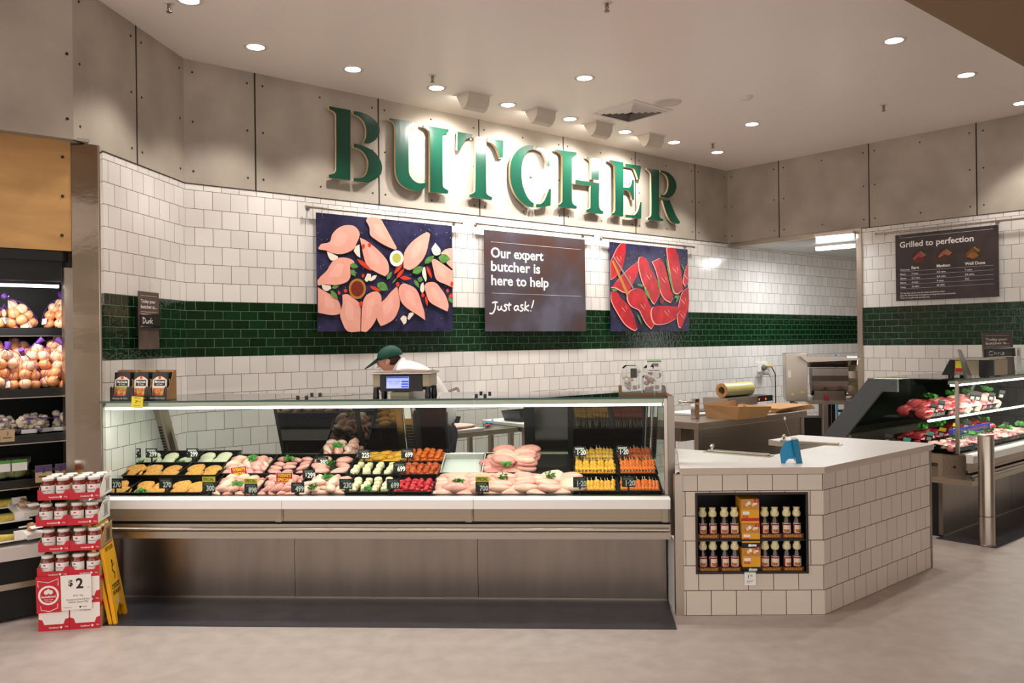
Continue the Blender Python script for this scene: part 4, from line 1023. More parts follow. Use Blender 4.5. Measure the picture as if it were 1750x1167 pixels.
# price tags on stems
def price_tag(fr, x, y, v, txt, label, special=False, wpx=22, hpx=17, flip=False, rz=0.0, white_top=False):
    u, z = fr.px(x, y, v); w = .086; h = .066
    t = thing('price_tag', label, 'price tag', fr.w(u, v, z), fr.a + rz + (PI if flip else 0), 'black price tags in the counters')
    b = MB(); b.box(-w / 2, w / 2, -.003, .001, -h / 2, h / 2); b.build('card', M_tag_black, t)
    b = MB(); b.text(txt, (.012, -.0036, -h * .36), h * .50, ws=.78, bold=.03); b.build('price', M_tag_white, t)
    b = MB()
    for k in range(2): b.box(-w * .38, w * .34, -.0034, -.003, h * (.36 - .11 * k), h * (.30 - .11 * k))
    b.box(-w * .43, -w * .40, -.0034, -.003, -h * .1, 0)
    b.build('print_line', mat('tag_grey', 'c9c6c2' if white_top else '77736e', .5) if not white_top else M_tag_white, t)
    if special:
        b = MB(); b.box(-w / 2, w / 2, -.003, .001, h / 2, h / 2 + .034); s_ = b.build('topper', M_yellow, t)
        b = MB(); b.text('SPECIAL', (0, -.0036, h / 2 + .008), .02, bold=.02, width=w * .84); b.build('lettering', M_tag_black, s_)
    b = MB(); b.box(-.006, .006, .001, .004, -h / 2 - .045, -h / 2 + .03); b.build('stem', M_black, t)
    return t
for x, y, v, s_, lab, sp in ((197, 826, -.10, '270', 'black 2.70 tag in the front row beside the jar stack', 0), (283, 826, -.10, '270', 'black 2.70 tag in the middle of the front schnitzels', 0), (357, 832, -.112, '300', 'black 3.00 tag with yellow special topper', 1), (429, 835, -.112, '898', 'black 8.98 tag with yellow special topper', 1),
        (509, 833, -.112, '499', 'black 4.99 tag in front of the drumsticks', 0), (528, 810, .13, '1299', 'black 12.99 tag before the flat fillets', 0), (551, 788, .36, '398', 'black 3.98 tag beside the heaped wings', 0), (591, 827, -.10, '230', 'black 2.30 tag before the front rolls', 0),
        (672, 827, -.10, '699', 'black 6.99 tag before the red diced meat', 0), (683, 799, .15, '699', 'black 6.99 tag before the dark tandoori pieces', 0), (696, 775, .40, '699', 'black 6.99 tag before the orange pieces at the rear', 0), (622, 776, .40, '225', 'black 2.25 tag before the yellow fillets', 0),
        (824, 832, -.112, '700', 'black 7.00 tag with yellow special topper', 1), (991, 771, .40, '1\u00b720', 'black 1.20 tag before the herbed skewers at the rear', 0), (1064, 770, .40, '1\u00b720', 'black 1.20 tag before the dark red skewers at the rear', 0), (991, 824, -.10, '1\u00b720', 'black 1.20 tag on the front yellow skewers', 0), (1074, 823, -.10, '1\u00b720', 'black 1.20 tag on the front orange skewers', 0),
        (259, 774, .40, '299', 'black 2.99 tag with white heading, middle one of the rear row', 0), (329, 774, .40, '299', 'black 2.99 tag with white heading, last of the rear row', 0)):
    price_tag(FK, x, y, v, s_, lab, sp, white_top=(y in (774, 770, 771)))
# the reversed tag faces the staff side; its print shows through mirrored
o = price_tag(FK, 231, 774, .40, '299', 'black 2.99 tag turned so its number reads mirrored', white_top=True); o.scale = (-1, 1, 1)
for x, y, v, rz, lab in ((408.5, 806, .13, .12, "tilted red and yellow Today's Special card on the chicken wings"), (486, 816, .02, -.02, "upright red and yellow Today's Special card beside the 499 tag")):
    u, z = FK.px(x, y, v); t = thing('special_card', lab, 'sign card', FK.w(u, v, z), FK.a, "red Today's Special cards")
    t.rotation_euler = (0, -rz, FK.a); w, h = .115, .072
    b = MB(); b.box(-w / 2, w / 2, -.002, .001, -h / 2, h / 2); b.build('card', M_red, t)
    b = MB()
    for z0, z1, x0, x1 in ((h / 2 - .003, h / 2, -w / 2, w / 2), (-h / 2, -h / 2 + .003, -w / 2, w / 2), (-h / 2, h / 2, -w / 2, -w / 2 + .003), (-h / 2, h / 2, w / 2 - .003, w / 2)): b.box(x0, x1, -.0024, -.002, z0, z1)
    b.build('border', M_tag_white, t)
    b = MB(); b.text("TODAY'S", (0, -.0026, .006), .02, bold=.035, width=w * .78); b.text('SPECIAL', (0, -.0026, -.024), .02, bold=.035, width=w * .8); b.build('lettering', M_yellow, t)
    b = MB(); b.box(-.004, .004, .001, .004, -h / 2 - .05, 0); b.build('stem', M_black, t)
# ------------------------------------------------------------------ on top of the long counter
ZT = 1.3285
def kbox(x0, x1, ytop, v, zb=ZT):
    u0, _ = FK.px(x0, 690, v); u1, _ = FK.px(x1, 690, v); zt = FK.px((x0 + x1) / 2, ytop, v)[1]
    return u0, u1, zt - zb
M_pouch = mat('pouch_black', '1c1613', .3)
M_food_print = mat('food_print', 'c8743a', .35, var=.6, vscale=70)
M_cream = mat('pouch_cream', 'e6d8c2', .4)
M_limeband = mat('lime_band', '7fc02f', .4)
for i, (x0, x1, lab, word) in enumerate(((188, 222, 'first marinade carton with a lime band, next to the pillar', 'Honey & Soy'), (222, 253, 'middle marinade carton behind the yellow price ticket', 'Tomato & Pepper'), (253, 286, 'last marinade carton of the three, its number side to the scale', 'Garlic & Black Pepper'))):
    u0, u1, h = kbox(x0, x1, 632, -.06); w = u1 - u0 - .004
    t = thing('marinade_carton', lab, 'carton', FK.w(u0 + .002, -.06, ZT), FK.a, 'open cartons of marinade pouches')
    b = MB(); b.box(0, w, -.0, .14, 0, .004); b.box(0, w, .136, .14, 0, h * .98)
    for u in (0, w - .003): b.prism([(0, 0), (.14, 0), (.14, h * .98), (.10, h * .97), (.04, h * .45), (0, h * .36)], u, u + .003, 'x')
    b.build('carton_body', M_card, t)
    b = MB(); b.prism([(0, 0), (w, 0), (w, h * .42), (w * .93, h * .47), (w * .86, h * .38), (w * .80, h * .16), (w * .2, h * .16), (w * .14, h * .38), (w * .07, h * .47), (0, h * .42)], -.003, 0, 'y'); f_ = b.build('front_lip', M_pouch, t)
    b = MB(); b.text(word, (w / 2, -.0036, h * .05), .011, width=w * .8); b.build('lettering', M_cream, f_)
    for k in range(2):
        tp = thing('marinade_pouch', ('front' if k == 0 else 'rear') + ' pouch in the ' + lab.split(',')[0].replace(' behind', ' set behind'), 'pouch', FK.w(u0 + .002 + w / 2, -.06 + .02 + .05 * k, ZT + .004), FK.a, 'marinade pouches')
        tp.rotation_euler = (-.10, 0, FK.a); pw = w * .40; ph = h * .90
        b = MB(); b.prism([(-pw, 0), (pw, 0), (pw * 1.04, ph * .5), (pw, ph), (-pw, ph), (-pw * 1.04, ph * .5)], 0, .022, 'y'); b.build('pouch', M_pouch, tp)
        b = MB(); b.flat(smooth_poly([(-pw * .95, .01), (pw * .95, .01), (pw * .95, ph * .72), (pw * .3, ph * .84), (-pw * .3, ph * .84), (-pw * .95, ph * .72)], 50), -.0006, 'y', 0)
        b.flat([(-pw * .9, .012), (pw * .9, .012), (pw * .9, ph * .42), (-pw * .9, ph * .42)], -.001, 'y', 1)
        b.flat([(-pw * .75, ph * .5), (pw * .75, ph * .5), (pw * .75, ph * .72), (-pw * .75, ph * .72)], -.001, 'y', 2)
        if i == 0: b.flat([(-pw * .9, ph * .42), (pw * .9, ph * .42), (pw * .9, ph * .48), (-pw * .9, ph * .48)], -.0012, 'y', 3)
        for q in range(5): b.flat(oval((-.7 + .35 * q) * pw, ph * (.2 + .06 * (q % 2)), pw * .17, pw * .17, 0, 8), -.0013, 'y', 4 + q % 2)
        b.flat(oval(0, ph * .80, pw * .2, pw * .22, 0, 10), -.0013, 'y', 4)
        b.build('printed_face', [M_cream, M_food_print, M_pouch, M_limeband, M_pr['r'], M_pr['o']], tp)
        b = MB(); b.text('Marinade', (0, -.0014, ph * .61), .016, width=pw * 1.3, bold=.02); b.text('& Cook', (0, -.0014, ph * .53), .011, width=pw * .8); b.build('lettering', M_tag_white, tp)
u0, z0 = FK.px(224.5, 697, -.136); u1, z1 = FK.px(244, 677, -.136)
t = thing('price_ticket', 'yellow price ticket clipped to the glass edge under the marinade cartons', 'price tag', FK.w(u0, -.136, z0), FK.a)
t.rotation_euler = (0, .06, FK.a)
b = MB(); b.box(0, u1 - u0, -.002, 0, 0, z1 - z0); b.build('card', M_yellow, t)
b = MB(); w = u1 - u0; h = z1 - z0; b.text('2', (w * .38, -.0026, h * .45), h * .26); b.text('00 ea', (w * .62, -.0026, h * .55), h * .13); b.text('SPECIAL', (w / 2, -.0026, h * .83), h * .12); b.text('per pack', (w / 2, -.0026, h * .2), h * .1); b.build('lettering', M_tag_black, t)
# scale
v = .12
u0, u1, h = kbox(634, 740, 634, v); w = u1 - u0
t = thing('retail_scale', 'black and beige weighing scale with a lit blue screen on the counter glass', 'scale', FK.w(u0 + w / 2, v, ZT), FK.a)
M_beige = mat('scale_beige', 'a99a80', .4); M_scr = mat('scale_screen', '3b49c8', .3, emit='3a48d8', es=.5); M_scr2 = mat('scale_screen_light', 'b9c4ff', .3, emit='8c9cff', es=.75)
b = MB(); b.box(-w * .40, w * .40, 0, .30, h * .26, h * .86); b.build('housing', M_blackm, t)
for s_ in (-1, 1):
    b = MB(); b.box(min(s_ * w * .34, s_ * w * .46), max(s_ * w * .34, s_ * w * .46), -.012, .30, h * .38, h * .88); b.build('side_block', M_beige, t, bevel=.006)
b = MB(); b.prism([(-.02, h * .22), (0, h * .2), (.02, h * .86), (.0, h * .88)], -w * .34, w * .34, 'x'); fp = b.build('display_face', M_black, t)
b = MB(); SY = lambda f, o=.001: -.02 + .02 * (f - .22) / .66 - o
b.add([(-w * .24, SY(.33), h * .33), (w * .12, SY(.33), h * .33), (w * .12, SY(.78), h * .78), (-w * .24, SY(.78), h * .78)], [(0, 1, 2, 3)]); sc_ = b.build('screen', M_scr2, fp)
b = MB()
for k in range(4):
    f0, f1 = .36 + .10 * k, .42 + .10 * k
    if f1 < .7: b.add([(w * -.0, SY(f0, .002), h * f0), (w * .115, SY(f0, .002), h * f0), (w * .115, SY(f1, .002), h * f1), (0, SY(f1, .002), h * f1)], [(0, 1, 2, 3)])
b.add([(-w * .235, SY(.72, .002), h * .72), (w * .115, SY(.72, .002), h * .72), (w * .115, SY(.77, .002), h * .77), (-w * .235, SY(.77, .002), h * .77)], [(0, 1, 2, 3)])
b.text('Please Weigh', (-w * .12, SY(.55, .003), h * .57), .008, width=w * .2, ay=(0, .03, 1)); b.text('Your Items', (-w * .12, SY(.47, .003), h * .49), .007, width=w * .16, ay=(0, .03, 1))
b.build('screen_fields', M_scr, fp)
b = MB(); b.box(-w * .49, w * .49, -.03, .33, h * .88, h * .95); b.box(-w * .42, w * .42, -.02, .31, h * .95, h * .98); b.build('weigh_plate', M_steel, t, bevel=.008)
for s_ in (-1, 1):
    for y in (.01, .27):
        b = MB(); b.cyl((s_ * w * .42, y, 0), (s_ * w * .42, y, h * .36), .022, .017); b.build('foot', M_black, t)
b = MB(); b.box(-w * .2, w * .1, .03, .2, 0, h * .16); b.build('ticket_printer', M_beige, t)
# mushrooms and sign at the end of the counter
M_mush = mat('mushroom', 'e8dcc8', .6, var=.08, vscale=40); M_mush_b = mat('mushroom_brown', 'b48a66', .6, var=.1, vscale=40)
def mk_mush(k):
    b = MB(); b.lathe([(.0001, -.012), (.009, -.012), (.008, 0), (.022, .001), (.024, .009), (.017, .019), (.0001, .024)], n=12); return b
def mush_pack(name, label, n, w, d, h, m, group, seed):
    t = bpy.data.objects.new(name, None); COL.objects.link(t); tag(t, label, 'mushrooms', group)
    rn = random.Random(seed)
    for k in range(n):
        me = food_mesh('mushroom', 0 if m is M_mush else 1, mk_mush, m); o = bpy.data.objects.new('mushroom', me); COL.objects.link(o); o.parent = t
        o.location = (rn.uniform(-w / 2 + .024, w / 2 - .024), rn.uniform(.028, d - .024), .026 + (h - .04) * (k / n)); o.rotation_euler = (rn.uniform(-1.2, 1.2), rn.uniform(-1.2, 1.2), 0); o.scale = (rn.uniform(.75, 1.05),) * 3
    return t
v = .0
u0, u1, h = kbox(1062, 1138, 618, v); w = u1 - u0
tb = thing('mushroom_tray', 'brown open tray of mushroom packs at the far end of the counter glass', 'tray', FK.w(u0 + w / 2, v, ZT), FK.a)
b = MB(); b.box(-w / 2, w / 2, 0, .22, 0, .004); b.box(-w / 2, w / 2, -.004, 0, 0, .018)
for s_ in (-1, 1): b.prism([(0, 0), (.22, 0), (.22, .06), (.03, .06), (0, .03)], s_ * w / 2 - .002, s_ * w / 2 + .002, 'x')
b.build('tray_body', mat('brown_tray', '8a6a48', .7), tb)
for k, (x, lab) in enumerate(((-.25, 'clear pack of white mushrooms with a dark label, beside the 4.98 sign'), (.25, 'clear pack of brown mushrooms under the 4.98 sign'))):
    t = mush_pack('mushroom_pack', lab, 12, w * .46, .16, h * .8, M_mush if k == 0 else M_mush_b, 'mushroom packs on the counter', k)
    t.location = FK.w(u0 + w / 2 + x * w, v + .01, ZT + .005); t.rotation_euler = (0, 0, FK.a)
    pw = w * .235; b = MB(); b.prism([(-pw, .0), (pw, .0), (pw * 1.02, h * .5), (pw * .8, h * .78), (pw * .5, h * .86), (-pw * .5, h * .86), (-pw * .8, h * .78), (-pw * 1.02, h * .5)], .0, .17, 'y'); b.build('wrapper', M_plastic_clear, t)
    b = MB(); b.box(-.01, .03, -.002, -.0008, h * .5, h * .78); b.build('top_label', mat('pack_label', '3d4030', .4) if k == 0 else M_tag_white, t)
    b = MB(); b.box(-.005, .038, -.002, -.0008, h * .12, h * .4); lb = b.build('barcode_label', M_tag_white, t)
    b = MB()
    for q in range(7): b.box(.004 + q * .004, .006 + q * .004, -.0026, -.002, h * .16, h * .28)
    b.build('bars', M_tag_black, lb)
uS, zS = FK.px(1106, 636, -.012); uS1, zS1 = FK.px(1130, 616, -.012)
t = thing('price_ticket', 'white 4.98 price card with green heading above the brown mushrooms', 'price tag', FK.w(uS, -.012, zS), FK.a)
w_ = uS1 - uS; h_ = zS1 - zS
b = MB(); b.box(0, w_, -.002, 0, 0, h_); b.build('card', M_tag_white, t)
b = MB(); b.box(0, w_, -.0026, -.002, h_ * .88, h_); b.build('heading', mat('ticket_green', '5fa04a', .5), t)
b = MB(); b.text('4', (w_ * .36, -.0026, h_ * .34), h_ * .42, bold=.03); b.text('98', (w_ * .64, -.0026, h_ * .48), h_ * .28, bold=.03); b.box(w_ * .1, w_ * .9, -.0026, -.002, h_ * .12, h_ * .17); b.build('lettering', M_tag_black, t)
b = MB(); b.box(w_ * .45, w_ * .55, 0, .003, ZT - zS, h_ * .5); b.build('stem', M_plastic_clear, t)

# ------------------------------------------------------------------ tiled island counter
FI = Frame(1.0208, 5.158, -.02); LI = .8685; ZI = .8576
_c = FI.w(LI, 0); FS = Frame(_c.x, _c.y, math.radians(41.3)); LS = 1.541
isl = thing('island_counter', 'white tiled island counter with stone top and a dark niche of bottles', 'counter', FI.w(0, 0), FI.a)
def tile_faces(name, fr, quads, parent, mats, du, dv):
    vs, fs, uv, ms = [], [], [], []
    for u0, u1, z0, z1, m in quads:
        b_ = len(vs)
        for u, z in ((u0, z0), (u1, z0), (u1, z1), (u0, z1)):
            p = fr.w(u, 0, z); p = p - FI.o; vs.append((p.dot(FI.x), p.dot(FI.y), z)); uv.append((u + du, z + dv))
        fs.append((b_, b_ + 1, b_ + 2, b_ + 3)); ms.append(m)
        for u, z in ((u0, z0), (u1, z0), (u1, z1), (u0, z1)):
            p = fr.w(u, .05, z); p = p - FI.o; vs.append((p.dot(FI.x), p.dot(FI.y), z)); uv.append((0, 0))
        fs.append((b_ + 7, b_ + 6, b_ + 5, b_ + 4)); ms.append(m)
    me = bpy.data.meshes.new(name); me.from_pydata(vs, [], fs)
    for m in mats: me.materials.append(m)
    me.polygons.foreach_set('material_index', ms); ul = me.uv_layers.new(name='UVMap'); k = 0
    me.update()
    for p in me.polygons:
        for li, vi in zip(p.loop_indices, p.vertices): ul.data[li].uv = uv[vi]
    o = bpy.data.objects.new(name, me); COL.objects.link(o); o.parent = parent; return o
nu0, nz1 = FI.px(1187.5, 842, 0); nu1, nz0 = FI.px(1382, 979.5, 0)
tile_faces('tiled_front', FI, [(.012, nu0, 0, ZI, 0), (nu1, LI, 0, ZI, 0), (nu0, nu1, 0, nz0, 0), (nu0, nu1, nz1, ZI, 0)], isl, [M_island_tile], -.0277 + .076 + 20 * TT, 20 * TT)
tile_faces('tiled_side', FS, [(0, LS, 0, ZI, 0)], isl, [M_island_tile], -.5 * TT + .5 * TT + 20 * TT, 20 * TT)
IM = Matrix.Rotation(-FI.a, 3, 'Z')
def il(p): q = IM @ (Vector((p[0], p[1], 0)) - FI.o); return (q.x, q.y)
sL = FS.w(LS, 0); pr = [FS.w(LS - .012, -.004), FS.w(LS + .012, -.004), FS.w(LS + .012, .05), FS.w(LS - .012, .05)]
b = MB(); b.prism([il(p) for p in pr], 0, ZI, 'z'); b.build('end_trim', M_steel_dark, isl)
b = MB(); b.box(-.036, .012, -.004, .05, 0, ZI + .002); b.build('steel_post', M_steel, isl)
b = MB(); b.box(-.032, -.026, .05, .42, 0, .44); b.build('side_panel', M_white, isl)
top = [FI.w(-.005, -.012), FI.w(LI + .004, -.012), FS.w(LS + .02, -.012), (3.08 + .02, 6.21), (2.33, 6.86), (1.985, 6.55), (2.27, 6.155), (1.77, 5.71), (1.18, 6.07)]
b = MB(); b.prism([il(p) for p in top], ZI + .004, ZI + .045, 'z', 0, 1); b.build('stone_top', [M_stone, M_stone_edge], isl)
inn = [FI.w(.015, .05), FI.w(LI - .02, .05), FS.w(LS - .02, .06), (2.95, 6.22), (2.30, 6.80), (2.03, 6.53), (2.33, 6.13), (1.77, 5.62), (1.2, 6.0)]
b = MB(); ii = [il(p) for p in inn]
for (xa, ya), (xb, yb) in zip(ii[2:], ii[3:] + ii[:1]): b.add([(xa, ya, 0), (xb, yb, 0), (xb, yb, ZI), (xa, ya, ZI)], [(0, 1, 2, 3), (3, 2, 1, 0)])
b.build('inner_panels', mat('taupe_laminate', 'b09c88', .5), isl)
b = MB(); nd = .30
for q in (((nu0, 0, nz0), (nu1, 0, nz0), (nu1, nd, nz0), (nu0, nd, nz0)), ((nu0, nd, nz1), (nu1, nd, nz1), (nu1, 0, nz1), (nu0, 0, nz1)), ((nu0, 0, nz1), (nu0, 0, nz0), (nu0, nd, nz0), (nu0, nd, nz1)), ((nu1, nd, nz1), (nu1, nd, nz0), (nu1, 0, nz0), (nu1, 0, nz1)), ((nu0, nd, nz0), (nu1, nd, nz0), (nu1, nd, nz1), (nu0, nd, nz1))): b.add(q, [(0, 1, 2, 3), (3, 2, 1, 0)])
nic = b.build('niche', M_black, isl)
b = MB(); e = .014
for q in ((nu0 - .0, nu1, -.006, .004, nz0, nz0 + e), (nu0, nu1, -.006, .004, nz1 - e, nz1), (nu0, nu0 + e, -.006, .004, nz0 + e, nz1 - e), (nu1 - e, nu1, -.006, .004, nz0 + e, nz1 - e)): b.box(*q)
b.build('niche_frame', mat('niche_frame_dark', '2a1a12', .3), isl)
zsh = FI.px(1250, 921, .03)[1]
b = MB(); b.box(nu0 + .002, nu1 - .002, .02, nd - .01, zsh - .012, zsh); b.build('niche_shelf', M_black, isl)
# bottles
M_sauce_b = mat('marinade_glass', '24100b', .08, coat=.5); M_hood = mat('bottle_hood', 'e3d9a6', .5, var=.25, vscale=40); M_lab = mat('bottle_label', 'ead9c4', .5); M_labred = mat('bottle_label_red', '8d1f1a', .5)
def bottle_proto():
    t = thing('marinade_bottle', 'x', 'bottle', group='marinade bottles in the niche'); r = .0255
    b = MB(); b.lathe([(.0001, 0), (r * .9, 0), (r, .004), (r, .085), (r * .9, .105), (r * .55, .128), (r * .5, .14), (.0001, .14)], n=18); b.build('glass_body', M_sauce_b, t)
    b = MB(); b.lathe([(r * .78, .128), (r * .98, .136), (r * 1.0, .152), (r * .74, .164), (r * .7, .176), (r * .82, .179), (r * .8, .185), (.0001, .186)], n=18); b.build('paper_hood', M_hood, t)
    b = MB(); n = 10
    def band(a0, a1, z0, z1, m, rr):
        A = [a0 + (a1 - a0) * i / n for i in range(n + 1)]
        b.add([(rr * math.cos(a), rr * math.sin(a), z0) for a in A] + [(rr * math.cos(a), rr * math.sin(a), z1) for a in A], [(i, i + 1, n + 2 + i, n + 1 + i) for i in range(n)], m)
    band(-PI * .92, -PI * .08, .028, .088, 0, r + .0006); band(-PI * .88, -PI * .12, .075, .084, 1, r + .001); band(-PI * .72, -PI * .3, .032, .050, 2, r + .001); band(-PI * .94, -PI * .80, .028, .075, 1, r + .001)
    b.build('label', [M_lab, M_labred, M_food_print], t)
    return t
bp0 = None; tp0 = None
cols = (1210.5, 1248, 1317, 1354.5)
cn = ('first', 'second', 'third', 'last')
M_trayb = mat('marinade_carton_brown', '6b2a16', .5)
for tier in (0, 1):
    zf = (nz0 + .002) if tier == 0 else zsh + .001
    for k, xc in enumerate(cols):
        uc = FI.px(xc, 950, .05)[0]
        tl = '%s marinade carton of the %s tier in the niche, counted from the steel post' % (cn[k], ('lower', 'upper')[tier])
        t = thing('bottle_carton', tl, 'carton', FI.w(uc, .035, zf), FI.a, 'marinade bottle cartons') if tp0 is None else dup(tp0, FI.w(uc, .035, zf), FI.a, tl)
        if tp0 is None:
            tp0 = t; b = MB(); b.box(-.064, .064, 0, .13, 0, .003); b.box(-.064, .064, -.002, 0, 0, .030)
            for s_ in (-1, 1): b.box(s_ * .064 - .001, s_ * .064 + .001, 0, .13, 0, .03)
            b.build('carton_body', M_trayb, t)
            b = MB(); b.text('MARINADE', (0, -.0026, .007), .017, width=.105, bold=.02); b.build('lettering', mat('marinade_yellow', 'd8a030', .5), t)
        for s_ in (0, 1):
            lab = '%s bottle in the %s carton of the %s niche tier from the steel post' % (('near', 'far')[s_], cn[k], ('lower', 'upper')[tier])
            p = FI.w(uc - .031 + .062 * s_, .035 + .03, zf + .0035)
            if bp0 is None: bp0 = bottle_proto(); o = bp0; o.location = p
            else: o = dup(bp0, p)
            o.rotation_euler = (0, 0, random.uniform(-.35, .35)); o['label'] = lab
M_ybox = mat('yellow_box', 'e9a81c', .45)
for i, (x0, y0, x1, y1, lab) in enumerate(((1266.5, 853, 1297.5, 893, 'topmost yellow food box of the stack in the niche'), (1268, 895.5, 1299, 934, 'middle yellow food box of the stack in the niche'), (1269, 934.5, 1300, 974, 'lowest yellow food box of the stack in the niche'))):
    ua, za = FI.px(x0, y0, .02); ub, zb2 = FI.px(x1, y1, .02)
    if i == 2: zb2 = nz0 + .001
    if i < 2: zb2 = FI.px(x1, (892.8, 934.8)[i] + 1.5, .02)[1]
    w, h = ub - ua, za - zb2
    t = thing('food_box', lab, 'box', FI.w(ua, .02, zb2), FI.a, 'yellow boxes in the niche')
    hb = h * (.22 if i else .10)
    b = MB(); b.box(0, w, 0, .14, hb if i else 0, h); b.build('box_body', M_ybox, t)
    if i: b = MB(); b.box(-.001, w + .001, -.001, .14, 0, hb); c_ = b.build('black_tray', M_black, t); b = MB(); b.flat(oval(w * .42, hb * .5, w * .09, hb * .3), -.0016, 'y'); b.box(w * .5, w * .8, -.0016, -.0012, hb * .3, hb * .7); b.build('tray_mark', M_tag_white, c_)
    b = MB(); z_ = lambda f: hb + (h - hb) * f
    b.flat([(.001, z_(.52)), (w - .001, z_(.52)), (w - .001, z_(.99)), (.001, z_(.99))], -.0006, 'y', 0)
    for q in range(6): b.flat(oval(w * (.2 + .12 * q), z_(.68 + .07 * (q % 3)), w * .11, w * .09, q, 9), -.0008 - q * .0001, 'y', 1 + q % 3)
    b.flat([(w * .72, z_(.84)), (w - .001, z_(.84)), (w - .001, z_(.99)), (w * .72, z_(.99))], -.0016, 'y', 4)
    b.flat([(w * .08, z_(.30)), (w * .45, z_(.30)), (w * .45, z_(.44)), (w * .08, z_(.44))], -.0016, 'y', 3)
    if i == 0: b.flat([(0, z_(.0)), (w, z_(0)), (w, z_(.14)), (0, z_(.14))], -.0016, 'y', 4)
    b.build('printed_face', [mat('box_photo', 'c98a45', .4), mat('box_orange', 'd96f22', .4), mat('box_cream', 'f0d98a', .4), M_tag_white, M_red], t)
    b = MB(); b.text('large', (w * .08, -.0018, z_(.17)), h * .085, align='l', bold=.03); b.text('4', (w * .86, -.0019, z_(.88)), h * .07, m=1); b.build('lettering', [M_red, M_tag_white], t)
ua, za = FI.px(1272.5, 977, -.012); ub, zb2 = FI.px(1292, 1000, -.012); w, h = ub - ua, za - zb2
t = thing('price_ticket', 'white 1.75 shelf ticket under the niche', 'price tag', FI.w(ua, -.008, zb2), FI.a)
b = MB(); b.box(0, w, -.002, 0, 0, h); b.build('card', M_tag_white, t)
b = MB(); b.box(0, w, -.0026, -.002, h * .93, h); b.build('heading', mat('ticket_green', '5fa04a', .5), t)
b = MB(); b.text('1', (w * .36, -.0026, h * .52), h * .26, bold=.02); b.text('75', (w * .6, -.0026, h * .63), h * .14, bold=.02); b.text('ea', (w * .62, -.0026, h * .52), h * .06)
for q in range(3): b.box(w * .15, w * (.85 - .15 * q), -.0026, -.002, h * (.36 - .1 * q), h * (.38 - .1 * q))
b.build('lettering', M_tag_black, t)
ZS = ZI + .0455
# hinged steel covers on the stone top
for (xa, ya, xb, yb, lab) in ((1206, 769.5, 1318, 778, 'long flat steel lid strip with a knob near the glass counter end'), (1330, 753, 1438, 759, 'long flat steel lid strip with a knob at the far side of the stone top')):
    a = at_z(xa, ya, ZS + .01); c = at_z(xb, yb, ZS + .01); d = (c - a); L = d.length
    t = thing('lid_strip', lab, 'lid strip', (a.x, a.y, ZS), math.atan2(d.y, d.x), 'steel lid strips on the island')
    b = MB(); b.box(0, L, -.045, .045, 0, .006); b.build('base_plate', M_steel, t)
    b = MB(); b.box(.02, L - .02, -.02, .03, .006, .018); b.build('bar', M_steel, t, bevel=.003)
    b = MB(); b.cyl((.035, .03, .018), (.035, .03, .034), .01); b.ell((.035, .03, .042), (.018, .018, .014)); b.build('knob', M_chrome, t)
# blue ticket stand
p = at_z(1352, 791, ZS); t = thing('ticket_stand', 'bright blue plastic ticket stand with a thin slanted rod on the stone top', 'ticket stand', (p.x, p.y, ZS), math.radians(4))
M_blue = mat('blue_plastic', '1487b8', .35); M_blue2 = mat('blue_plastic_dark', '0a6f93', .35)
s_ = .0037
b = MB(); b.prism([(-17 * s_, 0), (-19 * s_, 18 * s_), (-14 * s_, 30 * s_), (-8 * s_, 37 * s_), (4 * s_, 39 * s_), (7 * s_, 2 * s_), (5 * s_, 7 * s_), (-4 * s_, 7 * s_), (-8 * s_, 4 * s_), (-10 * s_, 0)], .0, .006, 'y'); b.build('back_panel', M_blue, t)
b = MB(); b.prism([(8 * s_, 0), (17.5 * s_, 0), (10.5 * s_, 41 * s_), (0 * s_, 40 * s_)], -.022, -.004, 'y'); b.build('brace', M_blue2, t)
b = MB(); b.box(1 * s_, 9 * s_, -.024, -.002, 39 * s_, 43 * s_); b.build('clip', M_plastic_clear, t)
b = MB(); b.cyl((1 * s_, -.01, 40 * s_), (-11 * s_, -.01, 74 * s_), .003); b.build('rod', M_plastic_clear, t); b = MB(); b.box(-12.5 * s_, -10 * s_, -.013, -.007, 74 * s_, 79 * s_); b.build('rod_tip', M_white, t)
# bollard
p = at_z(1687, 932, 0); t = thing('bollard', 'round stainless steel bollard on the floor before the second meat counter', 'bollard', (p.x, p.y, 0))
b = MB(); b.lathe([(.060, .012), (.060, .885), (.056, .895), (.0001, .897)], n=32); b.build('tube', M_steel, t); b = MB(); b.lathe([(.0001, 0), (.066, 0), (.066, .006), (.061, .012)], n=32); b.build('foot_collar', M_steel_dark, t)
b = MB(); b.lathe([(.0605, .235), (.0612, .236), (.0612, .246), (.0605, .247)], n=32); b.build('sleeve_joint', M_steel_dark, t)
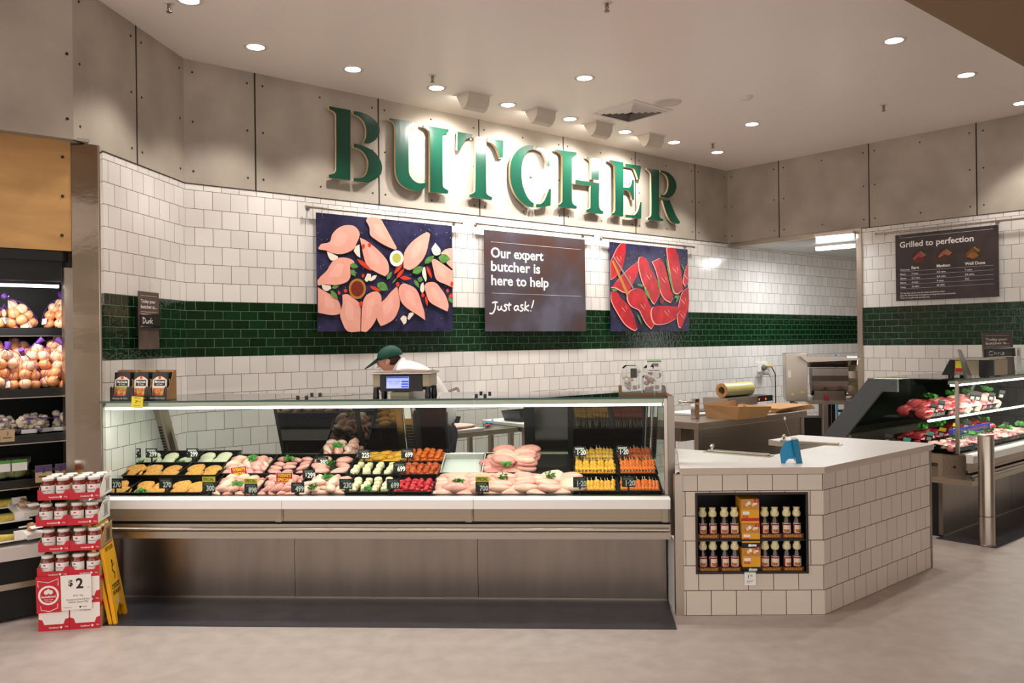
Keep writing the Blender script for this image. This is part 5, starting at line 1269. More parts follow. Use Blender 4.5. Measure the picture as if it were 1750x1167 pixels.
# ------------------------------------------------------------------ stack of sauce jars by the pillar
FJ = Frame(-2.836, 5.007, math.radians(9.8))
M_jarlid = mat('jar_lid', 'ebe7e2', .35); M_jarglass = mat('jar_sauce', '7a2412', .1, coat=.6, var=.2, vscale=30); M_jarlab = mat('jar_label', 'efe9e4', .5)
M_kraft = mat('kraft', 'b48c60', .8); M_cwhite = mat('carton_white', 'ece6df', .6)
JW, JD = .174, .24
def curved(b, r, a0, a1, z0, z1, m, n=10):
    A = [a0 + (a1 - a0) * i / n for i in range(n + 1)]
    b.add([(r * math.cos(a), r * math.sin(a), z0) for a in A] + [(r * math.cos(a), r * math.sin(a), z1) for a in A], [(i, i + 1, n + 2 + i, n + 1 + i) for i in range(n)], m)
def jar_proto():
    t = thing('sauce_jar', 'x', 'jar', group='sweet and sour sauce jars'); r = .037
    b = MB(); b.lathe([(.0001, 0), (r * .92, 0), (r, .005), (r, .088), (r * .9, .098), (r * .83, .104), (r * .83, .108), (.0001, .108)], n=22); b.build('glass_body', M_jarglass, t)
    b = MB(); b.lathe([(r * .80, .106), (r * .90, .107), (r * .90, .121), (r * .86, .124), (.0001, .124)], n=22); b.build('jar_cap', M_jarlid, t)
    b = MB(); curved(b, r + .0006, -PI * .97, PI * .0, .014, .080, 0, 14); curved(b, r + .0010, -PI * .97, 0, .014, .028, 1, 14); curved(b, r + .0012, -PI * .56, -PI * .44, .064, .072, 1, 4); b.build('jar_label', [M_jarlab, M_red], t)
    b = MB(); b.text('Sweet & Sour', (0, -r - .0018, .048), .007, width=.044, bold=.02); b.text('sauce', (0, -r - .0018, .040), .004, width=.018); b.build('lettering', M_tag_black, t)
    return t
def tray_proto():
    t = thing('jar_carton', 'x', 'carton', group='red display cartons of jars')
    b = MB(); b.box(.001, JW - .001, .001, JD, 0, .004); b.box(.001, JW - .001, JD - .003, JD, 0, .07); b.prism([(0, .004), (JD, .004), (JD, .13), (.10, .12), (.012, .055), (0, .05)], .001, .003, 'x'); b.build('carton_base', M_kraft, t)
    b = MB(); b.prism([(.001, 0), (JW - .001, 0), (JW - .001, .062), (JW - .018, .060), (JW - .03, .038), (.03, .038), (.018, .060), (.001, .062)], -.002, .001, 'y'); f = b.build('red_front', M_red, t)
    b = MB(); b.text('homebrand', (JW * .52, -.0027, .013), .010, width=.052, bold=.02); b.flat(oval(JW * .74, .018, .007, .007, 0, 12), -.0027, 'y'); b.text('500g', (JW * .9, -.0027, .015), .007, width=.018); b.build('lettering', M_cwhite, f)
    return t
def side_proto(white):
    b = MB(); b.prism([(0, 0), (JD, 0), (JD, .132), (.10, .122), (.012, .058), (0, .055)], JW - .003, JW - .001, 'x'); return b.build('carton_side', M_cwhite if white else M_kraft)
jp = None; tp = None
tn = ('lowest', 'second', 'third', 'top')
for tier in range(4):
    z = .316 + .154 * tier; dx = (-.004, .004, -.008, .004)[tier]
    for c in range(2):
        lab = '%s %s red carton of sauce jars, %s' % (tn[tier], ('outer', 'inner')[c], ('on the fridge side', 'on the counter side')[c])
        p = FJ.w(dx + c * JW, 0, z)
        o = tray_proto() if tp is None else dup(tp, p, FJ.a)
        if tp is None: tp = o; o.location = p; o.rotation_euler = (0, 0, FJ.a)
        o['label'] = lab
        if c == 1:
            s_ = side_proto(tier >= 2); s_.parent = o
            b = MB(); b.box(JW - .0008, JW - .0002, .12, .19, .03, .095); m_ = b.build('side_print', mat('barcode_grey', '9a9490', .6) if tier >= 2 else mat('kraft_print', '5f4630', .7), o)
            b = MB()
            for zz in (.022, .1): b.box(JW - .0008, JW - .0001, .10, .21, zz, zz + .004)
            b.build('side_bars', M_tag_black, o)
        rows = (0, 1, 2)
        for r in rows:
            for q in range(2):
                if tier < 3 and r > 0 and not (c == 1 and q == 1): continue
                pj = FJ.w(dx + c * JW + JW * (.26 + .48 * q), .042 + .078 * r, z + .0045)
                if jp is None: jp = jar_proto(); oj = jp; oj.location = pj
                else: oj = dup(jp, pj)
                oj.rotation_euler = (0, 0, FJ.a + random.uniform(-.35, .25))
                where = ('front', 'second', 'third')[r] + ' row'
                oj['label'] = 'sauce jar, %s, %s of the %s carton on the %s' % (('left one', 'right one')[q], where, tn[tier], ('fridge side', 'counter side')[c])
for lay in range(2):
    for c in range(2):
        z = .158 * lay; H = .157
        t = thing('closed_carton', '%s closed red and white carton under the jars, %s' % (('bottom', 'upper')[lay], ('on the fridge side', 'on the counter side')[c]), 'carton', FJ.w(c * JW, 0, z), FJ.a, 'closed jar cartons')
        b = MB(); b.box(.001, JW - .001, 0, JD, 0, H); b.build('carton_body', M_kraft, t)
        b = MB(); b.box(.001, JW - .001, -.0015, 0, 0, H); f = b.build('red_front', M_red, t)
        b = MB(); b.prism(smooth_poly([(.004, H * .99), (JW - .004, H * .99), (JW - .004, H * .46), (JW - .024, H * .42), (JW - .034, H * .24), (.034, H * .24), (.024, H * .42), (.004, H * .46)], 30), -.0022, -.0015, 'y'); b.build('white_panel', M_cwhite, f)
        b = MB(); b.text('homebrand', (JW * .5, -.003, H * .09), .010, width=.05, bold=.02); b.flat(oval(JW * .73, H * .12, .007, .007, 0, 12), -.003, 'y'); b.text('500g', (JW * .9, -.003, H * .12), .007, width=.018); b.build('lettering', M_cwhite, f)
        b = MB(); b.text('12 x 500g', (JW * .5, -.003, H * .80), .008, width=.05); b.text('Net Weight 6kg', (JW * .5, -.003, H * .70), .008, width=.06); b.build('small_print', M_tag_black, f)
        if c: b = MB(); b.box(JW - .001, JW - .0003, .08, .19, .035, .115); b.build('side_print', mat('kraft_print', '5f4630', .7), t); b = MB(); b.box(JW - .001, JW - .0002, 0, JD, H - .03, H); b.build('side_band', M_red, t)
# price board on the front of the stack
ua, za = FJ.px(62, 987, -.012); ub, zb_ = FJ.px(157.5, 1049, -.012); um = FJ.px(105, 1020, -.012)[0]; zt2 = FJ.px(110, 984, -.012)[1]; w, h = ub - ua, .215
t = thing('price_board', 'red and white two dollar price board fixed low on the jar stack', 'sign', FJ.w(ua, -.010, zt2 - h), FJ.a); t.rotation_euler = (0, -.02, FJ.a)
b = MB(); b.box(0, um - ua, -.003, 0, 0, h); b.build('red_half', M_red, t)
b = MB(); b.box(um - ua, w, -.003, 0, .006, h - .002); b.build('white_half', M_cwhite, t)
b = MB(); wm = um - ua; x0 = wm
b.text('$', (x0 + .055, -.0036, h * .70), .034, bold=.03); b.text('2', (x0 + .105, -.0036, h * .62), .058, bold=.03); b.text('ea', (x0 + .155, -.0036, h * .62), .008)
b.text('$0.40 / 100g', (x0 + .095, -.0036, h * .40), .009, width=.055); b.text('Homebrand Sweet & Sour', (x0 + .095, -.0036, h * .29), .011, width=.135); b.text('Simmer Sauce 500g', (x0 + .095, -.0036, h * .22), .011, width=.11)
b.text('While stocks last', (x0 + .012, -.0036, h * .09), .006, align='l', width=.045); b.flat(oval(x0 + .105, h * .10, .006, .006, 0, 10), -.0036, 'y'); b.box(x0 + .116, x0 + .142, -.0038, -.0034, h * .095, h * .107)
b.build('lettering', M_tag_black, t)
b = MB(); cx, cz = wm * .50, h * .48; R_ = wm * .42
A = [2 * PI * i / 40 for i in range(41)]
b.add([(cx + R_ * math.cos(a), -.0036, cz + R_ * math.sin(a)) for a in A] + [(cx + R_ * .80 * math.cos(a), -.0036, cz + R_ * .80 * math.sin(a)) for a in A], [(i, 41 + i, 42 + i, i + 1) for i in range(40)])
for P_ in ([(cx - .055, cz + .05), (cx - .058, cz + .088), (cx, cz + .075), (cx + .056, cz + .095), (cx + .054, cz + .055)], [(cx - .045, cz - .06), (cx - .043, cz - .085), (cx + .002, cz - .096), (cx + .048, cz - .078), (cx + .05, cz - .052)]): b.ribbon(P_, .0035, -.0035)
for dx_, dz_, r_ in ((-.012, .018, .013), (.012, .018, .013), (0, .030, .008)): b.flat(oval(cx + dx_, cz + dz_, r_, r_, 0, 14), -.0036, 'y')
b.text('homebrand', (cx, -.0037, cz - .014), .013, width=.078, bold=.03); b.text('always Value', (cx, -.0037, cz - .028), .008, width=.05); b.text('Everyday', (cx, -.0037, cz - .039), .008, width=.036)
b.build('ribbon_emblem', M_cwhite, t)
# folded wet floor sign
M_ws = mat('safety_yellow', 'f2ae0a', .35)
fa = at_z(200, 1067, 0); fb = at_z(219, 1047, 0); d = fb - fa
FW = Frame(fa.x, fa.y, math.atan2(d.y, d.x)); WW = d.length
t = thing('wet_floor_sign', 'yellow folding wet floor sign leaning beside the jar stack', 'floor sign', FW.w(0, 0), FW.a)
Hs = .63; lean_ = math.atan2(.115, .60)
for s_ in (0, 1):
    o = [(0, .0), (.03, .0), (.045, .06), (WW * .5, .10), (WW - .045, .06), (WW - .03, 0), (WW, .0), (WW - .005, Hs * .5), (WW - .018, Hs * .93), (WW - .045, Hs), (.045, Hs), (.018, Hs * .93), (.005, Hs * .5)]
    b = MB(); b.prism(smooth_poly(o, 40), -.011, .011, 'y')
    pn = b.build('panel', M_ws, t, bevel=.004)
    pn.location = (0, .012 + .026 * s_, 0); pn.rotation_euler = (-lean_ + (.02 if s_ == 0 else -.012), 0, 0)
    if s_ == 0:
        b = MB()
        for zz, tx in ((.475, 'CAUTION'), (.435, 'WET FLOOR'), (.20, 'CUIDADO'), (.165, 'PISO MOJADO')): b.text(tx, (WW / 2, -.0118, zz), .026, width=WW * .62, bold=.02)
        b.box(WW * .2, WW * .8, -.0118, -.011, .225, .229)
        b.ell((WW * .52, -.0115, .36), (.014, .0012, .014), 10, 6)
        b.ribbon([(WW * .5, .345), (WW * .44, .31), (WW * .58, .285), (WW * .5, .255)], .014, -.0118); b.ribbon([(WW * .46, .33), (WW * .66, .345)], .008, -.0118)
        b.build('printing', M_tag_black, pn)
        b = MB(); b.lathe([(.0001, 0), (.018, 0)], n=16); b.xf(Matrix.Translation((WW * .42, -.0118, .12)) @ Matrix.Rotation(PI / 2, 4, 'X')); b.build('maker_badge', mat('badge_blue', '9fb0d8', .4), pn)
b = MB(); b.tube([(WW * .28, 0, Hs), (WW * .3, 0, Hs + .03), (WW * .7, 0, Hs + .03), (WW * .72, 0, Hs)], .011); hd = b.build('handle', M_ws, t); hd.location = (0, .02, 0); hd.rotation_euler = (-lean_, 0, 0)

# ------------------------------------------------------------------ open produce case
_p = FPI.w(-.168 - .052, 0); FC = Frame(_p.x, _p.y, TH)
case = thing('produce_case', 'black open fronted produce case at the wall beside the steel pillar', 'refrigerated case', FC.w(0, 0), FC.a)
CL, CR = -1.6, .05
def srt(v): return .05 + max(0, v - .06) * .14
def cz(y, v, x=60): return FC.px(x, y, v)[1]
b = MB(); b.box(CL, srt(.84), .84, .88, 0, 2.3); b.prism([(CL, .0), (-.004, 0), (CR, .06), (srt(.84), .84), (CL, .84)], 2.24, 2.30, 'z'); b.prism([(CR, .06), (srt(.84), .84), (srt(.84) + .012, .84), (CR + .012, .06)], 0, 2.24, 'z'); b.box(CL - .03, CL, 0, .88, 0, 2.3); b.build('case_shell', M_blackm, case)
zst = cz(458, 0, 118)
b = MB(); b.box(.0, .05, -.018, -.002, 0.02, zst); b.box(.0, .006, -.002, .06, .02, zst); b.build('end_panel', M_steel, case)
b = MB(); b.box(CL, -.002, .02, .10, cz(480, .05), zw - .002); b.build('canopy', M_black, case); b = MB(); b.box(-.03, .062, .048, .062, zst - .03, zw + .05); b.build('leak_filler', M_blackm, case)  # small black box added to close a light leak under the ply panel
b = MB(); b.box(CL, -.02, .03, .06, cz(491, .05), cz(486, .05)); b.build('canopy_light', mat('case_tube', 'ffffff', .5, emit='c9c4ff', es=2.2), case)
area('case_glow', FC.w(-.45, .06, cz(495, .05)), FC.w(-.30, .45, 1.45), 13, .9, .05, (1, .95, .92))
SH = []
for i, (y, v0, v1) in enumerate(((563, .30, .82), (667, .06, .82), (745, .05, .8), (820, .03, .8), (902, .01, .78))):
    z = cz(y, v0); SH.append((z, v0, v1))
    b = MB(); b.prism([(CL, v0), (srt(v0) - .006, v0), (srt(v1) - .006, v1), (CL, v1)], z - .03, z - .012, 'z'); b.build('shelf', M_blackm, case)
    b = MB(); b.box(CL, CR - .005, v0 - .012, v0, z - .045, z + .012); b.build('shelf_lip', M_black, case)
    b = MB(); b.box(CL, CR - .005, v0 - .014, v0 - .011, z - .046, z - .040); b.build('lip_edge', M_steel, case)
b = MB(); b.box(CL, -.01, -.06, .3, cz(952, -.06), cz(930, -.06)); b.build('nose', mat('case_nose', 'cfc8c4', .3), case)
b = MB(); b.box(CL, -.012, -.02, .6, .02, cz(955, -.05)); b.build('lower_body', M_blackm, case)
b = MB(); b.box(CL, -.012, -.055, -.02, cz(1000, -.05), cz(990, -.05)); b.build('bumper_rail', M_steel, case)
b = MB(); b.box(-.26, -.255, .31, .80, SH[0][0], SH[0][0] + .22); b.build('shelf_divider', M_plastic_clear, case)
M_onion = mat('onion_skin', 'd8935f', .35, var=.25, vscale=25, bump=.1); M_onion2 = mat('onion_skin_pale', 'e6b48c', .35, var=.15, vscale=25); M_net = mat('purple_net', '5a2f86', .6)
def mk_onion(k):
    b = MB(); b.lathe([(.0001, -.036), (.014, -.033), (.031, -.020), (.038, 0), (.034, .016), (.022, .028), (.008, .035), (.004, .045), (.0001, .046)], n=14); return b
bag0 = None
def onion_bag(p, rz, lab, seed):
    global bag0
    if bag0 is not None: return dup(bag0, p, rz, lab)
    t = bag0 = thing('onion_bag', lab, 'onion bag', p, rz[2], 'net bags of onions'); t.rotation_euler = rz; rn = random.Random(3)
    for (n, z, r) in ((5, .04, .062), (5, .10, .058), (4, .155, .045), (1, .2, 0)):
        for k in range(n):
            a = 2 * PI * k / n + z * 20; m = M_onion if rn.random() < .6 else M_onion2
            o = bpy.data.objects.new('onion', food_mesh('onion', m.name, mk_onion, m)); COL.objects.link(o); o.parent = t
            o.location = (r * math.cos(a), r * math.sin(a), z); o.rotation_euler = (rn.uniform(-1, 1), rn.uniform(-1, 1), 0)
    b = MB()
    for k in range(9):
        a = 2 * PI * k / 9; b.tube([(.03 * math.cos(a), .03 * math.sin(a), .0), (.105 * math.cos(a), .105 * math.sin(a), .05), (.098 * math.cos(a + .2), .098 * math.sin(a + .2), .12), (.07 * math.cos(a + .4), .07 * math.sin(a + .4), .19), (.012 * math.cos(a), .012 * math.sin(a), .245)], .0014, 5)
    b.cyl((0, 0, .24), (.02, -.03, .27), .012, .02, 8); b.build('net', M_net, t)
    b = MB(); b.box(-.02, .02, -.108, -.106, .02, .06); b.build('bag_label', M_tag_white, t)
    return t
k = 0
for v, dz, xs, nm in ((.15, .0, (-12, 40, 92), 'front'), (.25, .07, (14, 66, 108), 'middle'), (.38, .14, (-4, 42, 92), 'upper')):
    for x, wh in zip(xs, ('at the frame edge', 'in the middle', 'next to the steel pillar')):
        u = FC.px(x, 620, v)[0]; onion_bag(FC.w(u, v, SH[1][0] - .01 + dz), (random.uniform(-.5, .2), random.uniform(-.45, .45), random.uniform(0, 6)), 'net bag of onions, %s layer of the big onion shelf, %s' % (nm, wh), k)
if True:
    for x, wh in zip((-8, 42, 96), ('at the frame edge', 'in the middle', 'next to the steel pillar')):
        u = FC.px(x, 530, .48)[0]; onion_bag(FC.w(u, .48, SH[0][0] - .01), (random.uniform(-.5, .2), random.uniform(-.45, .45), random.uniform(0, 6)), 'net bag of onions on the top produce shelf, ' + wh, k)
M_punnet = glass_mat('punnet_clear', 'd8d6e6', .08, .05); M_plab = mat('purple_label', '7a5fae', .5)
for i, (x, v, rz, dz, wh) in enumerate(((8, .14, 0, 0, 'at the frame edge'), (46, .14, .05, 0, 'second from the frame edge'), (75, .17, .5, 0, 'turned askew'), (101, .18, -.4, 0, 'next to the steel pillar'))):
    u = FC.px(x, 735, v)[0]; t = mush_pack('mushroom_punnet', 'punnet of white mushrooms with purple label, ' + wh, 26, .15, .15, .125, M_mush, 'mushroom punnets', 30 + i)
    t.location = FC.w(u, v - .05, SH[2][0] - .01); t.rotation_euler = (.25, 0, FC.a + rz)
    b = MB(); b.prism([(-.07, 0), (.07, 0), (.082, .055), (-.082, .055)], 0, .16, 'y'); b.build('punnet_tub', M_punnet, t)
    b = MB(); b.box(-.045, .03, .01, .05, .112, .114); b.build('top_label', M_plab, t); b = MB(); b.box(-.045, .045, -.006, -.004, .03, .055); b.build('barcode_label', M_tag_white, t)
M_celery = mat('cut_greens', 'a9b878', .6, var=.4, vscale=50); M_celery_d = mat('greens_label', '4f9a45', .5)
for x, wh in ((2, 'cut by the frame edge'), (31, 'beside the empty part of the shelf')):
    u = FC.px(x, 800, .13)[0]; t = thing('greens_pack', 'clear pack of cut greens with green label, ' + wh, 'salad pack', FC.w(u, .10, SH[3][0] - .01), FC.a, 'packs of cut greens')
    b = MB(); q = blob(.062, .06, .07, 5, .1); q.v = [(x_, y_ + .08, z_ + .07) for x_, y_, z_ in q.v]; b.add(q.v, q.f); b.sm = [True] * len(b.f); b.build('greens', M_celery, t)
    b = MB(); b.box(-.072, .072, 0, .15, 0, .16); b.build('clear_box', M_plastic_clear, t, bevel=.015)
    b = MB(); b.box(-.04, .045, -.004, -.001, .07, .135); l_ = b.build('pack_label', M_tag_white, t); b = MB(); b.box(-.04, .045, -.005, -.004, .12, .14); b.build('label_heading', M_celery_d, l_)
for x0, x1, y0, y1, v, wh in ((0, 25, 735, 754, .03, 'mushroom shelf at the frame edge'), (60, 89, 796, 822, .01, 'greens shelf before the empty trays'), (94, 113, 793, 820, .012, 'greens shelf next to the pillar')):
    ua, za = FC.px(x0, y0, v); ub, zb_ = FC.px(x1, y1, v); w, h = ub - ua, za - zb_
    t = thing('shelf_ticket', 'brown price ticket on the ' + wh, 'price tag', FC.w(ua, v, zb_), FC.a, 'brown shelf tickets')
    b = MB(); b.box(0, w, -.003, 0, 0, h); b.build('card', mat('ticket_tan', 'b39a78', .6), t)
    b = MB(); b.text('2', (w * .5, -.0036, h * .55), h * .3); b.box(w * .2, w * .8, -.0036, -.003, h * .3, h * .36); b.build('lettering', M_tag_black, t)
    if y0 > 760: b = MB(); b.box(0, w, -.0034, -.003, h * .6, h); b.build('heading', mat('ticket_purple', '4a3a62', .5), t)
for x, wh in ((72, 'wider'), (104, 'pillar side')):
    u = FC.px(x, 795, .16)[0]; t = thing('produce_tray', 'nearly empty dark produce tray with lime sticker, ' + wh, 'tray', FC.w(u, .12, SH[3][0] - .01), FC.a, 'dark produce trays')
    b = MB(); b.prism([(-.06, 0), (.06, 0), (.075, .045), (-.075, .045)], 0, .16, 'y'); b.build('tray_body', M_black, t); b = MB(); b.box(-.05, .05, .01, .14, .046, .05); b.build('sticker', mat('lime_sticker', '8fae4a', .5), t)
M_corn = mat('corn_yellow', 'd9c25a', .5, var=.2, vscale=60); M_husk = mat('corn_green', '8f9d52', .6, var=.2, vscale=30)
for x, y, z, wh in ((12, 860, .60, 'upper pack behind'), (16, 885, .56, 'front pack on the low shelf'), (15, 918, .49, 'pack in the bottom bin')):
    v = .16 if z > .58 else (.07 if z > .5 else -.02); u, zz = FC.px(x, y, v); t = thing('corn_pack', 'tray of sweet corn cobs, ' + wh, 'corn pack', FC.w(u, v, zz - .03), FC.a + .1, 'sweet corn packs')
    for q in range(2):
        b = MB(); b.cyl((-.12, .03 + .045 * q, .028), (.12, .03 + .045 * q, .028), .024, .02, 12); b.build('corn_cob', M_corn if q == 0 else M_husk, t)
    b = MB(); b.box(-.13, .13, 0, .1, 0, .008); b.build('foam_tray', M_white, t); b = MB(); b.box(.03, .11, -.002, .02, .045, .06); b.box(.03, .11, -.004, -.001, .008, .055); b.build('pack_label', M_tag_white, t)
for x, y, v, wh in ((48, 838, .30, 'high at the back of the corn shelf'), (42, 872, .1, 'beside the corn tray'), (56, 874, .06, 'against the jar stack'), (61, 912, -.03, 'in the bottom bin by the jar stack')):
    u, zz = FC.px(x, y, v); t = mush_pack('mushroom_punnet', 'punnet of brown mushrooms, ' + wh, 8, .1, .1, .08, M_mush_b, 'brown mushroom punnets', x)
    t.location = FC.w(u, v, zz - .03); t.rotation_euler = (.4, 0, FC.a + .3)
    b = MB(); b.prism([(-.05, 0), (.05, 0), (.06, .035), (-.06, .035)], 0, .11, 'y'); b.build('punnet_tub', M_black if v > .2 else M_white, t); b = MB(); b.box(-.04, .03, -.002, .03, .075, .078); b.build('top_label', M_tag_white, t)
# ------------------------------------------------------------------ butcher behind the counter, bending over the bench
M_skin = mat('skin', 'd79a80', .5, sss=.1); M_shirt = mat('white_coat', 'e9e6e4', .8, bump=.3, bscale=14); M_apron = mat('navy_apron', '1c222e', .8); M_trs = mat('dark_trousers', '22242c', .85); M_cap = mat('green_cap', '0d4a3d', .7); M_hair = mat('dark_hair', '3a2b22', .8); M_boot = mat('black_boot', '0f0f10', .4)
def skin(name, pts, edges, radii, m, parent, root=0, sub=2):
    me = bpy.data.meshes.new(name); me.from_pydata(pts, edges, []); me.materials.append(m)
    o = bpy.data.objects.new(name, me); COL.objects.link(o); o.parent = parent
    sk = o.modifiers.new('skin', 'SKIN'); sk.use_smooth_shade = True
    if not me.skin_vertices: me.attributes if False else None
    bm = bmesh.new(); bm.from_mesh(me); L = bm.verts.layers.skin.verify()
    bm.verts.ensure_lookup_table()
    for i, v in enumerate(bm.verts):
        r = radii[i]; v[L].radius = r if hasattr(r, '__len__') else (r, r); v[L].use_root = (i == root)
    bm.to_mesh(me); bm.free()
    sb = o.modifiers.new('smooth', 'SUBSURF'); sb.levels = sub; sb.render_levels = sub
    return o
hp = at_y(664, 612, 6.86)
per = thing('person', 'person in white coat, dark apron and green cap bending forward behind the counter scale', 'person', (hp.x, 6.86, 0), FK.a)
# local: faces -x, +y away; head centre near (0, 0, hz)
hz = hp.z - .012
J = {'pelvis': (.42, .02, .98), 'waist': (.39, .02, 1.16), 'chest': (.26, .0, 1.37), 'upper': (.14, 0, 1.475), 'neck': (.055, 0, 1.49), 'skull': (.0, 0, hz), 'crown': (-.015, 0, hz + .05),
     'shL': (.16, -.19, 1.44), 'elL': (.06, -.24, 1.12), 'wrL': (-.18, -.16, 1.01), 'haL': (-.25, -.14, .985), 'shR': (.16, .19, 1.44), 'elR': (.02, .25, 1.13), 'wrR': (-.2, .15, 1.0), 'haR': (-.27, .13, .975),
     'hiL': (.43, -.10, .92), 'knL': (.38, -.11, .50), 'anL': (.44, -.11, .09), 'toL': (.29, -.12, .05), 'hiR': (.43, .12, .92), 'knR': (.40, .13, .50), 'anR': (.46, .13, .09), 'toR': (.31, .14, .05)}
names = list(J); idx = {n: i for i, n in enumerate(names)}; pts = [J[n] for n in names]
E_ = [(idx[a], idx[c]) for a, c in (('pelvis', 'waist'), ('waist', 'chest'), ('chest', 'upper'), ('upper', 'neck'), ('neck', 'skull'), ('skull', 'crown'), ('upper', 'shL'), ('shL', 'elL'), ('elL', 'wrL'), ('wrL', 'haL'), ('upper', 'shR'), ('shR', 'elR'), ('elR', 'wrR'), ('wrR', 'haR'), ('pelvis', 'hiL'), ('hiL', 'knL'), ('knL', 'anL'), ('anL', 'toL'), ('pelvis', 'hiR'), ('hiR', 'knR'), ('knR', 'anR'), ('anR', 'toR'))]
rad = {'pelvis': (.13, .11), 'waist': (.13, .10), 'chest': (.14, .11), 'upper': .10, 'neck': .052, 'skull': (.080, .088), 'crown': (.07, .075), 'shL': .055, 'shR': .055, 'elL': .042, 'elR': .042, 'wrL': .028, 'wrR': .028, 'haL': (.042, .018), 'haR': (.042, .018), 'hiL': .085, 'hiR': .085, 'knL': .058, 'knR': .058, 'anL': .042, 'anR': .042, 'toL': .035, 'toR': .035}
R_ = [rad[n] for n in names]
def add(n, p, r, frm): pts.append(p); R_.append(r); idx[n] = len(pts) - 1; E_.append((idx[frm], idx[n]))
add('nose', (-.098, 0, hz - .035), .013, 'skull'); add('chin', (-.055, 0, hz - .088), .034, 'skull')
for s_, hn in ((-1, 'haL'), (1, 'haR')):
    hx, hy, hz_ = J[hn]
    for q in range(4): 
        ly = hy + (q - 1.5) * .02; ln = (.062, .075, .07, .052)[q]
        add('f%s%d' % (hn, q), (hx - .055, ly, hz_ - .012), .009, hn); add('g%s%d' % (hn, q), (hx - .055 - ln * .5, ly, hz_ - .035), .008, 'f%s%d' % (hn, q)); add('t%s%d' % (hn, q), (hx - .05 - ln * .6, ly, hz_ - .062), .0075, 'g%s%d' % (hn, q))
    add('th' + hn, (hx - .02, hy + s_ * -.045, hz_ - .01), .0105, hn); add('tt' + hn, (hx - .06, hy + s_ * -.052, hz_ - .03), .009, 'th' + hn)
skin('body', pts, E_, R_, M_skin, per)
# coat, apron, trousers, boots follow the same joints
def sub_(ns, edges, rr, name, m, root=0): return skin(name, [J[n] if isinstance(n, str) else n for n in ns], edges, rr, m, per, root)
sub_(['pelvis', 'waist', 'chest', 'upper', (.095, 0, 1.49), 'shL', 'elL', (-.09, -.195, 1.05), 'shR', 'elR', (-.1, .195, 1.05)], [(0, 1), (1, 2), (2, 3), (3, 4), (3, 5), (5, 6), (6, 7), (3, 8), (8, 9), (9, 10)], [(.19, .18), (.18, .17), (.19, .17), (.145, .145), .085, .082, .066, .054, .082, .066, .054], 'coat', M_shirt)
sub_(['pelvis', 'hiL', 'knL', 'anL'], [(0, 1), (1, 2), (2, 3)], [.165, .125, .085, .072], 'trouser_leg', M_trs); sub_(['pelvis', 'hiR', 'knR', 'anR'], [(0, 1), (1, 2), (2, 3)], [.165, .125, .085, .072], 'trouser_leg', M_trs)
for s_ in 'LR': sub_(['an' + s_, (J['an' + s_][0] - .04, J['an' + s_][1], .045), 'to' + s_], [(0, 1), (1, 2)], [.058, .05, .042], 'boot', M_boot, 1)
b = MB(); A = [PI * (.35 + 1.3 * i / 16) for i in range(17)]
b.add([(.41 + .205 * math.cos(a), .01 + .20 * math.sin(a), 1.14) for a in A] + [(.40 + .24 * math.cos(a), .01 + .23 * math.sin(a), .55) for a in A], [(i, i + 1, 18 + i, 17 + i) for i in range(16)]); b.sm = [True] * len(b.f)
ap = b.build('apron', M_apron, per); sd = ap.modifiers.new('cloth', 'SOLIDIFY'); sd.thickness = .006
Rh = Matrix.Rotation(.35, 3, 'Y')
b = MB(); b.ell((.012, 0, hz + .022), (.108, .090, .092), 20, 12, rot=Matrix.Rotation(-.30, 3, 'Y')); b.v = [(x, y, max(z, hz + .012 + .28 * (x - .0))) for x, y, z in b.v]
cp = b.build('cap', M_cap, per)
b = MB(); n = 10; vs = []
for i in range(n + 1):
    a = -PI / 2 + PI * i / n; vs += [(-.085 + .01 * abs(math.sin(a)) , .078 * math.sin(a), hz + .012), (-.09 - .105 * math.cos(a), .072 * math.sin(a), hz - .012 - .065 * math.cos(a))]
b.add(vs, [(2 * i, 2 * i + 1, 2 * i + 3, 2 * i + 2) for i in range(n)]); b.sm = [True] * len(b.f)
br = b.build('cap_brim', M_cap, cp); sd = br.modifiers.new('thick', 'SOLIDIFY'); sd.thickness = .005
b = MB(); b.ell((.045, 0, hz - .005), (.058, .083, .055), 16, 10); b.build('hair', M_hair, per)
b = MB()
b.ell((.012, -.086, hz - .022), (.017, .010, .030), 10, 8, rot=Matrix.Rotation(.4, 3, 'Y')); b.build('ear', M_skin, per)
b = MB(); b.ell((.012, .086, hz - .022), (.017, .010, .030), 10, 8); b.build('ear', M_skin, per)
for s_ in (-1, 1): b = MB(); b.ell((-.078, s_ * .03, hz - .012), (.008, .011, .008), 10, 8); b.build('eye', M_white, per)
b = MB(); b.box(-.093, -.08, -.022, .022, hz - .062, hz - .056); b.build('mouth', mat('lips', 'b5665a', .5), per)
b = MB(); b.lathe([(.075, -.02), (.088, .0), (.078, .022)], n=16); b.xf(Matrix.Translation((.085, 0, 1.495)) @ Matrix.Rotation(-1.0, 4, 'Y')); b.build('collar', M_shirt, per)

# ------------------------------------------------------------------ work benches behind
def bench(name, label, fr, L, D, H, legs=True, splash=False, parts=None):
    t = thing(name, label, 'work bench', fr.w(0, 0), fr.a)
    b = MB(); b.box(0, L, 0, D, H - .045, H); b.build('bench_top', M_steel, t, bevel=.003)
    if legs:
        for u in (.03, L - .07):
            for v in (.03, D - .07): b = MB(); b.box(u, u + .04, v, v + .04, 0, H - .045); b.build('leg', M_steel, t)
        b = MB(); b.box(.04, L - .04, .04, D - .04, .16, .185); b.build('under_shelf', M_steel, t)
    return t
def corner(x, y, z): p = at_z(x, y, z); return p.x, p.y
